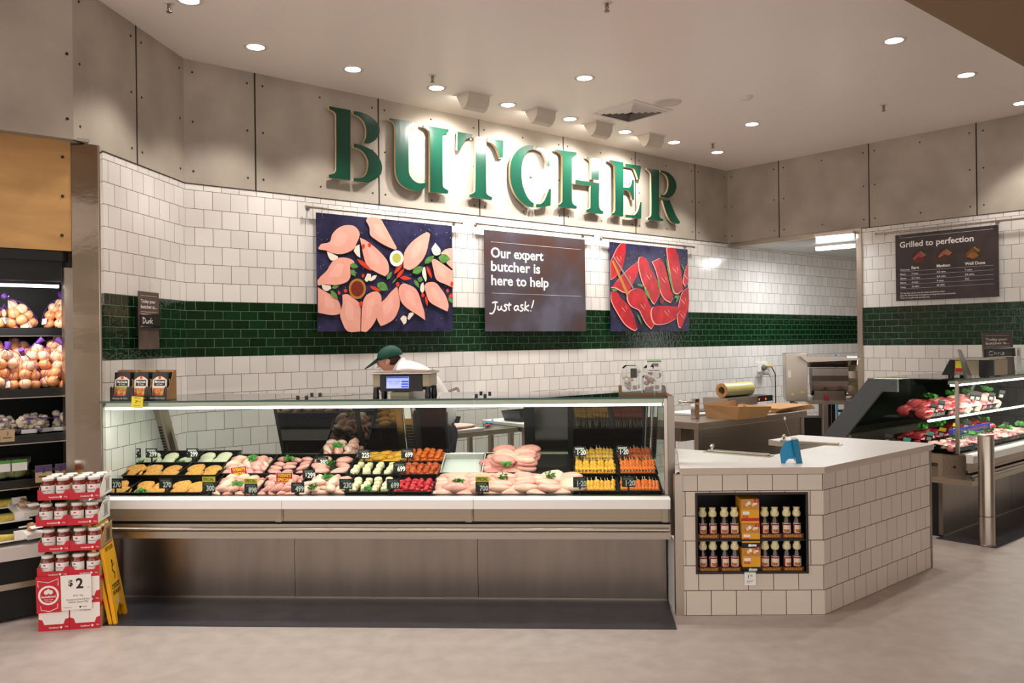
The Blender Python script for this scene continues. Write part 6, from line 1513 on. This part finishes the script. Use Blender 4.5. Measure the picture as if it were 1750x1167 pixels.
# bench B behind the butcher
bx, by = corner(756, 743, .9); FBB = Frame(bx - .12 * FB.x.x, by - .12 * FB.x.y, TH)
bench('work_bench', 'steel bench with a cutting board seen through the counter glass beside the butcher', FBB, .98, .72, .9)
p0 = FBB.pz(758, 742, .9); u_ = .16
t = thing('cutting_board', 'white cutting board holding a slab of meat on the steel bench', 'cutting board', FBB.w(u_, .05, .9), TH); b = MB(); b.box(0, .46, 0, .42, 0, .02); b.build('board', M_white, t, bevel=.004)
b = MB(); q = blob(.25, .12, .022, 71, .15, 20, 8); q.v = [(x, y, z + .018) for x, y, z in q.v]; b.add(q.v, q.f, 0); b.sm = [True] * len(b.f)
t = thing('meat_slab', 'long flat slab of pale rib meat on the cutting board', 'meat', FBB.w(u_ + .24, .22, .92), TH + .15); b.build('meat', mat('rib_fat', 'e3c9bd', .4, var=.15, vscale=20), t)
b = MB(); q = blob(.24, .115, .012, 71, .15, 20, 8); q.v = [(x, y - .01, z + .006) for x, y, z in q.v]; b.add(q.v, q.f); b.sm = [True] * len(b.f); b.build('lean_edge', M_beef, t)
t = thing('paper_roll', 'small pink cylinder standing behind the meat slab', 'roll', FBB.w(.18, .55, .9)); b = MB(); b.lathe([(.0001, 0), (.04, 0), (.04, .13), (.015, .13), (.015, .12), (.0001, .12)], n=18); b.build('roll', mat('pink_paper', 'd8928c', .6), t)
t = thing('meat_tub', 'black tub of green herbs on the bench behind the tap', 'tub', FBB.w(.44, .52, .9), TH); b = MB(); b.prism([(-.15, 0), (.15, 0), (.19, .10), (.175, .10), (.145, .012), (-.145, .012), (-.175, .10), (-.19, .10)], -.11, .11, 'y'); b.box(-.15, .15, .09, .11, 0, .10); b.box(-.16, .16, -.12, -.105, 0, .10); b.build('tub', M_black, t)
o = leaf_blob(60, .10, 5).build('herbs', M_green_leaf, t); o.location = (0, 0, .05)
t = thing('bench_tap', 'slim steel tap post rising from the bench by the black tub', 'tap', FBB.w(.42, .30, .9), TH); b = MB(); b.box(-.035, .035, -.03, .03, 0, .07); b.build('tap_base', M_steel, t); b = MB(); b.cyl((0, 0, .07), (0, 0, .36), .018); b.tube([(0, 0, .35), (0, -.12, .38), (0, -.15, .33)], .012); b.build('spout', M_chrome, t)
t = thing('knife', 'red handled boning knife at the end of the bench', 'knife', FBB.w(.78, .2, .9), TH + .6); b = MB(); b.ell((0, 0, .018), (.07, .018, .016)); b.build('handle', mat('knife_red', 'c2262c', .4), t); b = MB(); b.prism([(.06, -.012), (.22, -.004), (.2, .012), (.06, .014)], .014, .017, 'z'); b.build('blade', M_chrome, t)
t = thing('blue_clip', 'small blue plastic clip lying past the red knife', 'clip', FBB.w(.86, .3, .9), TH); b = MB(); b.tube([(-.05, 0, .012), (0, .03, .03), (.05, 0, .02), (.09, .04, .05)], .009); b.build('clip', M_blue, t)
# bench C, white edged table with a black tray
cx_, cy_ = corner(860, 735, .9); _q = FBB.w(1.0, -.06); FCC = Frame(_q.x, _q.y, TH)
t = bench('side_table', 'white edged steel table with a black tub, seen between the open counter doors', FCC, .75, .6, .9); b = MB(); b.box(-.01, .76, -.012, .61, .9, .935); b.build('white_edge', M_white, t, bevel=.006)
t = thing('meat_tub', 'black tub standing on the white edged table', 'tub', FCC.w(.26, .26, .935), TH); b = MB(); b.prism([(-.17, 0), (.17, 0), (.21, .10), (.195, .10), (.165, .012), (-.165, .012), (-.195, .10), (-.21, .10)], -.13, .13, 'y'); b.box(-.17, .17, .115, .13, 0, .1); b.box(-.17, .17, -.13, -.115, 0, .1); b.build('tub', M_black, t)
# bench A at the end, with a produce carton
ax_, ay_ = corner(226, 748, .9); FA = Frame(ax_ - .55, ay_ + .02, math.radians(-3.5))
bench('end_bench', 'steel bench behind the end of the counter holding a cabbage carton', FA, .55, .6, .9)
t = thing('produce_carton', 'torn brown carton with a blue print, on the bench at the counter end', 'carton', FA.w(.27, .08, .9), FA.a)
b = MB(); b.prism([(-.22, 0), (.2, 0), (.24, .2), (-.26, .23)], .0, .008, 'y'); b.prism([(-.22, 0), (.2, 0), (.24, .2), (-.26, .23)], .36, .368, 'y'); b.box(-.22, .2, 0, .36, 0, .008); b.prism([(0, 0), (.368, 0), (.368, .2), (0, .2)], .2, .208, 'x'); b.build('carton_body', M_card, t)
b = MB(); b.box(-.02, .08, -.002, 0, .07, .15); b.build('blue_print', mat('carton_blue', '41406e', .6), t)
b = MB(); q = blob(.11, .11, .10, 90, .06); q.v = [(x - .1, y + .17, z + .2) for x, y, z in q.v]; b.add(q.v, q.f); b.sm = [True] * len(b.f); b.build('cabbage', mat('cabbage', 'd5d39a', .5, var=.15, vscale=20), t)
b = MB(); q = blob(.12, .1, .05, 92, .3); q.v = [(x + .05, y + .17, z + .22) for x, y, z in q.v]; b.add(q.v, q.f); b.build('plastic_liner', M_white, t)
# bench D with sink, long and closed at the front
dx_, dy_ = corner(1194, 723, .9); FD = Frame(dx_, dy_, TH); LD = FD.px(1379.5, 701, 0)[0]
t = thing('sink_bench', 'long steel sink bench with closed front, beyond the island counter', 'work bench', FD.w(0, 0), TH)
b = MB(); b.box(0, LD, 0, 1.0, .835, .9); b.build('bench_top', M_steel, t, bevel=.004)
b = MB(); b.box(.03, LD - .05, .03, .05, 0.05, .835); b.build('front_panel', M_steel_h, t)
for u in (.02, LD - .09):
    for v in (.02, .93): b = MB(); b.box(u, u + .06, v, v + .05, 0, .835); b.build('leg', M_steel, t)
b = MB(); b.box(.05, .5, .25, .75, .70, .84); b.build('sink_bowl', M_steel_dark, t); b = MB(); b.cyl((.2, .5, .70), (.2, .5, .60), .05); b.cyl((.2, .5, .62), (.2, .5, .2), .035); b.tube([(.2, .5, .3), (.38, .5, .22), (.45, .6, .3)], .035); b.build('waste_pipe', M_black, t)
u, v = FD.pz(1187, 723, .9) if False else (.0, .28)
pt = at_z(1188, 715, .9); t = thing('sink_tap', 'square chrome mixer tap on the sink bench', 'tap', (pt.x, pt.y, .9), TH)
b = MB(); b.box(-.035, .035, -.03, .03, 0, .20); b.build('tap_body', M_chrome, t, bevel=.005); b = MB(); b.tube([(-.03, 0, .16), (-.16, .06, .175), (-.16, .06, .15)], .012); b.build('spout', M_chrome, t)
pt = at_z(1205, 708, .9); t = thing('meat_board', 'white cutting board with wrapped meat behind the sink tap', 'cutting board', (pt.x, pt.y, .9), TH); b = MB(); b.box(-.25, .3, -.1, .3, 0, .025); b.build('board', M_white, t, bevel=.004)
b = MB(); q = blob(.16, .1, .045, 93, .2); q.v = [(x + .05, y + .08, z + .05) for x, y, z in q.v]; b.add(q.v, q.f); b.sm = [True] * len(b.f); b.build('wrapped_meat', mat('grey_meat', '8d8489', .4, var=.2), t)
pt = at_z(1262, 712, .9); t = thing('open_carton', 'open brown cardboard box lying on the sink bench', 'carton', (pt.x, pt.y, .9), TH)
b = MB()
for P_ in ([(-.28, -.18, 0), (.22, -.18, 0), (.26, -.22, .10), (-.30, -.22, .13)], [(.22, -.18, 0), (.22, .18, 0), (.30, .2, .10), (.26, -.22, .10)], [(-.28, .18, 0), (.22, .18, 0), (.24, .2, .15), (-.28, .22, .13)], [(-.28, -.18, 0), (-.28, .18, 0), (-.28, .22, .13), (-.30, -.22, .13)], [(-.28, -.18, .003), (.22, -.18, .003), (.22, .18, .003), (-.28, .18, .003)]): b.add(P_, [(0, 1, 2, 3)])
o = b.build('carton_body', M_card, t); sd = o.modifiers.new('board', 'SOLIDIFY'); sd.thickness = .006
b = MB(); b.add([(.22, -.16, .02), (.42, -.12, .04), (.40, .1, .07), (.24, .14, .12)], [(0, 1, 2, 3)]); o = b.build('flap', M_card, t); sd = o.modifiers.new('board', 'SOLIDIFY'); sd.thickness = .006
for k in range(3):
    pt = at_z(1335, 700, .9); t = thing('flat_carton', ('lowest', 'middle', 'top')[k] + ' of the flattened brown cartons at the far end of the sink bench', 'carton', (pt.x, pt.y, .9 + .016 * k), TH + .06 * k, 'flattened cartons'); b = MB(); b.box(-.42, .36, -.2, .2, .001, .015); b.build('sheet', M_card, t)
# film wrapping machine with roll
pt = at_z(1262, 697, .9); FWM = Frame(pt.x, pt.y, TH)
t = thing('film_wrapper', 'low steel film wrapping machine behind the cardboard', 'wrapping machine', FWM.w(.0, .15, .9), TH)
b = MB(); b.box(0, .62, 0, .35, 0, .10); b.build('machine_body', M_steel, t, bevel=.004); b = MB(); b.box(.62, 1.02, .05, .35, .02, .09); b.build('hot_plate', M_black, t)
for k in range(2): b = MB(); b.ell((.72 + .14 * k, .045, .05), (.014, .006, .014)); b.build('switch', mat('switch_orange', 'e0562a', .4, emit='ff5a20', es=1.0), t)
t = thing('film_roll', 'fat pale yellow roll of cling film lying on the wrapping machine', 'film roll', FWM.w(.1, .3, 1.0), TH); b = MB(); b.cyl((0, 0, .085), (.56, 0, .085), .085, n=24, cap=False); b.build('film', mat('cling_film', 'd9cf86', .2, coat=.5), t)
b = MB(); b.cyl((-.004, 0, .085), (.564, 0, .085), .045, n=18, cap=False); b.add([(0 - .002, .085 * math.cos(a), .085 + .085 * math.sin(a)) for a in [2 * PI * i / 24 for i in range(24)]] + [(-.002, .045 * math.cos(a), .085 + .045 * math.sin(a)) for a in [2 * PI * i / 24 for i in range(24)]], [(i, (i + 1) % 24, 24 + (i + 1) % 24, 24 + i) for i in range(24)]); b.build('core', M_card, t)
# power outlet on the tiles
uo, zo = FB.px(1303, 628, -.01)
t = thing('power_outlet', 'white power outlet with a yellow grey plug and cord on the tiled wall', 'power outlet', FB.w(uo, 0, zo), TH)
b = MB(); b.box(-.12, .12, -.02, 0, -.06, .08); b.build('outlet_plate', M_white, t, bevel=.004); b = MB(); b.cyl((.0, -.02, .0), (.0, -.07, -.01), .045, .03); b.build('plug', mat('plug_grey', '6b655c', .5), t)
b = MB(); b.cyl((.05, -.02, .02), (.17, -.05, .02), .02); b.build('plug_yellow', mat('plug_yellow_m', 'cdb56a', .5), t); b = MB(); b.tube([(.16, -.05, .02), (.25, -.06, -.1), (.27, -.05, -.5), (.26, -.04, -.72)], .008); b.build('cord', M_black, t); b = MB(); b.box(-.16, .0, -.12, -.02, -.10, -.085); b.build('outlet_shelf', M_steel, t)
# mincer-mixer near the back wall
pm = at_y(1343, 690, 10.7); FM = Frame(pm.x, pm.y, math.radians(-15))
def mz(y, x=1360): return FM.px(x, y, 0)[1]
def mu(x): return FM.px(x, 660, 0)[0]
t = thing('meat_mincer', 'large steel mixer mincer on a stand by the doorway', 'meat mincer', FM.w(0, 0), FM.a)
z0, z1 = mz(686), mz(604.5); ua, ub = mu(1343), mu(1380.5)
b = MB(); b.box(ua, ub, 0, .75, z0, z1); b.build('motor_cabinet', M_steel, t, bevel=.006)
b = MB(); b.box(ua + .03, ub - .2, -.004, 0, mz(645), mz(633)); b.build('warning_label', M_white, t); b = MB(); b.box(ua + .1, ub - .2, -.004, 0, mz(675), mz(672)); b.prism([(ua + .17, mz(671)), (ua + .23, mz(671)), (ua + .2, mz(667))], -.004, 0, 'y'); b.build('warning_triangle', M_yellow, t)
ue = mu(1452)
b = MB(); b.prism([(ub - .02, mz(618)), (ue + .1, mz(615)), (ue + .1, mz(612)), (ub - .1, mz(609))], -.25, .7, 'y'); b.prism([(-.25, mz(616)), (.1, mz(612)), (.1, mz(628))], ub, ue, 'x'); b.build('guard_lid', M_steel, t)
b = MB(); b.prism([(-.05 + .22 * math.cos(a) + .25, mz(642) + .26 * math.sin(a)) for a in [PI + PI * i / 12 for i in range(13)]] + [(.42, mz(630)), (-.02, mz(630))], ub + .05, ub + .48, 'x'); b.build('hopper', M_steel_dark, t)
b = MB(); b.prism([(.2 + .24 * math.cos(a), mz(646) + .28 * math.sin(a)) for a in [2 * PI * i / 20 for i in range(20)]], ub + .48, ub + .60, 'x'); b.build('hopper_end', M_steel, t)
b = MB(); b.box(ub + .52, ub + .56, -.06, -.04, mz(659), mz(653)); b.build('green_sticker', mat('sticker_green', '8ea03c', .5), t)
b = MB(); b.box(ub, mu(1447), -.05, .7, mz(690), mz(684)); b.build('bed_plate', M_steel, t)
b = MB(); b.box(ub + .08, ub + .44, .05, .4, mz(684), mz(668)); b.build('gear_box', M_steel_dark, t)
b = MB(); b.cyl((ub + .46, .15, mz(674)), (ub + .80, .15, mz(674)), .095, .095, 18); b.cyl((ub + .80, .15, mz(674)), (ub + .86, .15, mz(674)), .12, .12, 18); b.cyl((ub + .86, .15, mz(674)), (ub + .92, .15, mz(674)), .05, .03); b.build('mincing_head', M_chrome, t)
b = MB(); b.ell((ub + .22, -.02, mz(680)), (.02, .02, .05)); b.build('red_lever', M_red, t)
for u in (ua + .08, ub + .18, ub + .5):
    for v in (.02, .6): b = MB(); b.box(u, u + .06, v, v + .06, 0, mz(688)); b.build('leg', M_steel, t)
b = MB(); b.box(ua + .1, ub + .56, .03, .06, .25, .29); b.build('leg_brace', M_steel, t)
t = thing('step_stool', 'folded steel stool frame leaning under the mincer', 'stool', FM.w(ub + .28, -.18, 0), FM.a); b = MB(); b.tube([(0, 0, .008), (.1, .1, mz(700)), (.22, .05, .008)], .014); b.build('frame', M_chrome, t); b = MB(); b.box(.06, .16, .06, .14, mz(702), mz(699)); b.build('seat', M_black, t)
pt = at_y(1448, 640, 11.2); t = thing('spray_bottle', 'red cleaning bottle with a yellow trigger behind the mincer hopper', 'bottle', FM.w(mu(1446), .95, mz(690)), FM.a); b = MB(); b.lathe([(.0001, 0), (.08, 0), (.08, .22), (.04, .30), (.035, .34), (.0001, .34)], n=16); b.build('bottle_body', mat('bottle_red', 'b0244a', .3), t)
b = MB(); b.box(-.02, .06, -.03, .03, .34, .42); b.build('trigger', mat('trigger_yellow', 'e4c44a', .5), t); b = MB(); b.box(-.05, .05, -.083, -.08, .08, .2); b.build('bottle_label', M_white, t)
t = thing('utility_shelf', 'dark shelf unit behind the mincer, carrying the cleaning bottle', 'shelf', FM.w(ub + .35, .72, 0), FM.a); b = MB(); b.box(0, .75, 0, .5, mz(690) - .03, mz(690) - .001); b.build('shelf_board', M_black, t)
for u in (0, .70):
    for v in (0, .45): b = MB(); b.box(u, u + .05, v, v + .05, 0, mz(690) - .03); b.build('leg', M_black, t)
t = thing('broom', 'blue broom standing against the tiles behind the mincer', 'broom', FM.w(mu(1452), 1.35, 0), FM.a); b = MB(); b.cyl((0, 0, .1), (0, .12, mz(610)), .014); b.build('handle', M_blue, t); b = MB(); b.prism([(-.12, .0), (.12, 0), (.06, .14), (-.06, .14)], -.04, .04, 'y'); b.build('brush_head', mat('brush_blue', '1b3f9a', .6), t)
t = thing('waste_bin', 'small black bin under the mincer, next to the sink bench', 'bin', FM.w(ua + .05, -.35, .0), FM.a); b = MB(); b.box(-.02, .34, 0, .3, .36, .72); b.build('bin_body', M_black, t); b = MB(); b.tube([(0, .05, 0), (.15, .05, .36), (.3, .05, 0)], .012); b.tube([(0, .25, 0), (.15, .25, .36), (.3, .25, 0)], .012); b.build('bin_stand', M_blackm, t)

# ------------------------------------------------------------------ second meat counter, square to the first wall
FR2 = Frame(3.577, 7.07, TH)
UL, UR = .05, 2.52
c2 = serve_counter(FR2, UL, UR, (1.6,), 'second glass meat counter with a sloped grey end panel, beyond the bollard', 'l', .0, 6.5)
M_grey = mat('grey_laminate', '565b5e', .5)
(va, za), (vb, zb_) = lean(0, 0), lean(0, 1.0)
b = MB(); b.prism([(.36, 1.29), (.36, 1.21), (.50, 1.21), (.92, .68), (.92, .5), (1.16, .5), (1.16, .66), (.62, 1.32), (.36, 1.32)], UL - .03, UL + .005, 'x'); ep = b.build('grey_end_panel', M_grey, c2)
for v, z in ((.60, 1.285), (.40, 1.285)): b = MB(); b.cyl((UL - .034, v, z), (UL - .03, v, z), .012, n=12); b.build('fixing', M_chrome, ep)
b = MB(); b.box(UL, UL + .003, -.19, .86, .50, .70); b.box(UL - .004, UL, -.235, .86, .452, .50); b.build('end_apron', M_panel, c2)
b = MB(); b.cyl((UL - .008, -.1, .60), (UL, -.1, .60), .010); b.build('end_screw', M_black, c2)
b = MB(); rear_strip(b, UL + .02, 1.6, .008, 0); rear_strip(b, 1.62, UR, .008, .01); b.build('sliding_door', M_tint, c2)
b = MB(); b.box(UL + .03, UR, .12, .52, .975, .985); sh = b.build('glass_shelf', M_glass_top, c2); b = MB(); b.box(UL + .03, UR - .01, .11, .13, .960, .975); b.build('shelf_light', M_led, c2)
b = MB(); b.prism([(-.118, .712), (-.118, 1.318), (.58, 1.318), (.83, .80), (.83, .712)], UR - .01, UR, 'x'); b.build('closed_end', M_black, c2)
# thin upright plate that leans over the corner of the counter
P_ = [FR2.px(x, y, -.11) for x, y in ((1638.5, 597), (1641, 598), (1658, 640), (1660, 650), (1651, 650))]
b = MB(); b.prism(P_, -.12, -.10, 'y'); b.build('corner_plate', mat('corner_plate_grey', 'a8a39e', .25, .6), c2)
M_raw = [mat('raw_red_%d' % i, c, .3, var=.35, vscale=24, sss=.05, bump=.2) for i, c in enumerate(('94141f', 'b3343a', 'c4686a'))]; M_fatw = mat('fat_white', 'dcab9f', .4, var=.3, vscale=30)
mk_slab = lambda k: blob(.075, .05, .026, 400 + k, .22)
mk_round = lambda k: blob(.10, .075, .06, 420 + k, .15)
mk_pink = lambda k: blob(.06, .045, .035, 440 + k, .2)
def deck_tray(u0, u1, v, z, lab, mk, kind, ms, n, nv, layers, seed, lh=.03, garnish=True, cat='meat', sc=(.8, 1.05)):
    M, w, d = tray(None, 0, 0, 'black tray of ' + lab, False, .12, .24, .04, FR2, (u0, u1, v, z))
    heap(M, w, d, kind, mk, ms, n, nv, 0, kind.replace('_', ' ') + ' among the ' + lab, cat, 'pieces of ' + lab, layers, .022, lh, .6, 0, seed, sc)
    if garnish: parsley(M, (w * .25, .1, .05 + lh * layers), 'green garnish on the ' + lab, 1.5)
for i, (u0, u1, lab, mk, kind, ms, L) in enumerate(((.08, .42, 'rump pieces, lower deck at the grey end', mk_slab, 'lamb_cut', [M_raw[2], M_fatw], 1), (.44, .78, 'pale pork cuts, lower deck behind the corner post', mk_slab, 'pork_cut', [M_raw[2], M_fatw], 1), (.80, 1.14, 'mixed pink cuts, lower deck behind the bollard', mk_pink, 'pork_cut', [M_raw[2], M_raw[1]], 1), (1.16, 1.55, 'pale chops, lower deck just past the bollard', mk_slab, 'pork_chop', [M_fatw, M_raw[2]], 1), (1.57, 1.95, 'pale chops, lower deck at the frame edge', mk_slab, 'pork_chop', [M_fatw, M_raw[2]], 1))):
    deck_tray(u0, u1, -.09, .755, lab, mk, kind, ms, 4, 3, L, 500 + i)
for i, (u0, u1, lab, mk, kind, ms) in enumerate(((.08, .38, 'red minced steaks, second row at the grey end', mk_slab, 'beef_steak', [M_raw[0], M_raw[1]]), (.40, .70, 'bright red steaks, second row before the blue banner', mk_slab, 'beef_steak', [M_raw[0], M_raw[1]]), (.95, 1.30, 'dark beef rolls, second row past the corner post', mk_round, 'beef_roast', [M_raw[0], M_beef]), (1.32, 1.75, 'dark beef joints, second row at the frame edge', mk_round, 'beef_roast', [M_beef, M_raw[0]]))):
    deck_tray(u0, u1, .18, .80, lab, mk, kind, ms, 3, 3, 2 if i < 2 else 1, 520 + i)
for i, (u0, u1, lab, mk, kind, ms) in enumerate(((.12, .50, 'big beef joints, glass shelf at the grey end', mk_round, 'beef_joint', [M_raw[0], M_raw[1]]), (.56, .92, 'pink pork joints, glass shelf behind the corner post', mk_round, 'pork_joint', [M_raw[2], M_raw[1]]), (.94, 1.30, 'pink pork joints, middle of the glass shelf', mk_round, 'pork_joint', [M_raw[2], M_fatw]), (1.32, 1.80, 'pale legs of meat, glass shelf at the frame edge', mk_round, 'pork_joint', [M_raw[2], M_fatw]))):
    deck_tray(u0, u1, .16, 1.03, lab, mk, kind, ms, 3, 3, 2, 540 + i, .05, sc=(.75, .95))
# divider banners
for nm, lab, v, z, h, m, u0, u1 in (('banner', 'royal blue divider strip with faint orange letters in the second counter', .06, .815, .06, mat('banner_blue', '1c2bb0', .4), .35, 1.25), ('banner', 'green divider strip with white letters in the second counter', .02, .765, .055, mat('banner_green', '0e8a4a', .4), .38, .98)):
    t = thing(nm, lab, 'divider', FR2.w(u0, v, z), TH); b = MB(); b.box(0, u1 - u0, 0, .006, 0, h); b.build('strip', m, t); b = MB()
    if 'green' in lab: b.text('RASPBERRY', (.30, -.001, .012), .032, width=.5, bold=.02); b.build('lettering', M_tag_white, t)
    else: b.text('SPECIAL MARINADES', (.45, -.001, .015), .03, width=.75, bold=.0); b.build('lettering', mat('banner_orange', 'c98a5a', .5), t)
M_teal = mat('tag_teal', '5fc7b4', .5)
for i, (x, y, v, c) in enumerate(((1518, 748, .05, 'w'), (1549, 754, .0, 't'), (1589, 744, .02, 't'), (1610, 737, .06, 'y'), (1633, 729, .14, 'y'), (1652, 724, .14, 'w'), (1636, 769, -.09, 'w'), (1664, 763, -.09, 'w'), (1609, 690, .15, 'w'), (1595, 695, .15, 'w'), (1663, 675, .15, 'w'), (1672, 676, .15, 'w'), (1695, 676, .15, 'w'), (1712, 672, .15, 'w'), (1681, 731, .10, 'y'), (1718, 726, .14, 'w'), (1736, 735, .1, 'w'), (1709, 752, -.05, 'w'))):
    u, z = FR2.px(x, y, v); pos = ['first from the grey end', 'second from the grey end', 'third from the grey end', 'yellow topped before the corner post', 'yellow topped by the blue strip', 'just before the corner post, second row', 'low, in front of the green strip', 'low, beside the corner post', 'upper shelf, taller one before the garnish', 'upper shelf, first before the garnish', 'upper shelf, just past the corner post', 'upper shelf, second past the corner post', 'upper shelf, on the pink joints', 'upper shelf, by the green leaves', 'above the bollard top', 'second row past the bollard', 'second row at the frame edge', 'low, just past the bollard'][i]
    t = thing('price_tag', 'small dark tag in the second counter, ' + pos, 'price tag', FR2.w(u, v, z), TH - .5, 'tags in the second counter'); t.rotation_euler = (.2, .2, TH - .6)
    b = MB(); b.box(-.03, .03, -.002, .001, -.045, .0); b.build('card', M_tag_black, t); b = MB(); b.box(-.02, .02, -.0028, -.002, -.042, -.012); b.build('print', mat('tag_print', 'b9b4ae', .5), t)
    b = MB(); b.box(-.03, .03, -.002, .001, .0, .03); b.build('topper', {'w': mat('tag_slate', '4a4d4f', .5), 't': M_teal, 'y': M_yellow}[c], t); b = MB(); b.box(-.004, .004, .001, .004, -.12, -.01); b.build('stem', M_black, t)
# scale and name sign on its top
_o = at_z(1613, 644, 1.3285); FSC = Frame(_o.x, _o.y, TH - PI / 2); w = FSC.px(1700, 640, 0)[0]; h = FSC.px(1650, 612, 0)[1] - 1.3285
t = thing('retail_scale', 'beige and black scale with yellow red label on top of the second counter', 'scale', FSC.w(0, 0, 1.3285), FSC.a)
b = MB(); b.box(w * .14, w * .96, .02, .34, h * .12, h * .9); b.build('housing', M_beige, t); b = MB(); b.prism([(-.02, h * .1), (w * .12, h * .92), (w * .2, h * .92), (w * .2, h * .1)], 0, .3, 'y'); b.build('side_wedge', M_black, t); b = MB(); b.box(w * .70, w * .98, 0, .02, h * .1, h * .92); b.build('display_face', M_black, t)
b = MB(); b.box(w * .12, w * .92, -.02, .36, h * .92, h); b.build('weigh_plate', M_steel, t); b = MB(); b.box(w * .24, w * .42, -.002, 0.02, h * .45, h * .85); lb = b.build('yellow_label', M_yellow, t); b = MB(); b.box(w * .24, w * .42, -.003, -.002, h * .30, h * .48); b.build('red_band', M_red, lb)
for u in (.1, .8):
    for v in (.05, .3): b = MB(); b.cyl((w * u, v, 0), (w * u, v, h * .14), .025); b.build('foot', M_black, t)
ua, z1 = FR2.px(1683, 568, .1); ub, _ = FR2.px(1734, 568, .1)
t = thing('name_sign', "name sign standing on the second counter, reading Today your butcher is Chris", 'sign', FR2.w(ua, .1, 1.3285), TH, 'butcher name signs'); t.rotation_euler = (-.06, .0, TH)
name_board(t, ub - ua, z1 - 1.3285, S_CHRIS, 0)
b = MB(); b.prism([(0, 0), (.09, 0), (.006, .12)], .05, .053, 'x'); b.build('easel_leg', M_blackm, t)
uq, zq = FR2.px(1738, 640, .08); t = thing('white_docket', 'white docket standing beside the name sign at the frame edge', 'card', FR2.w(uq, .08, 1.3285), TH); b = MB(); b.box(0, .12, 0, .004, 0, .24); b.build('card', M_white, t)
b = MB()
for k in range(3): b.box(.02 + .02 * k, .026 + .02 * k, -.001, 0, .16, .22)
b.build('print', M_tag_black, t)
# dark vinyl strip before the second counter
q = [FR2.w(-.05, .02), FR2.w(-.05, -.45), FR2.w(3.5, -.45), FR2.w(3.5, .02)]
b = MB(); b.prism([(p.x, p.y) for p in q], .0005, .003, 'z'); struct(b.build('floor_strip_2', M_dark_floor))
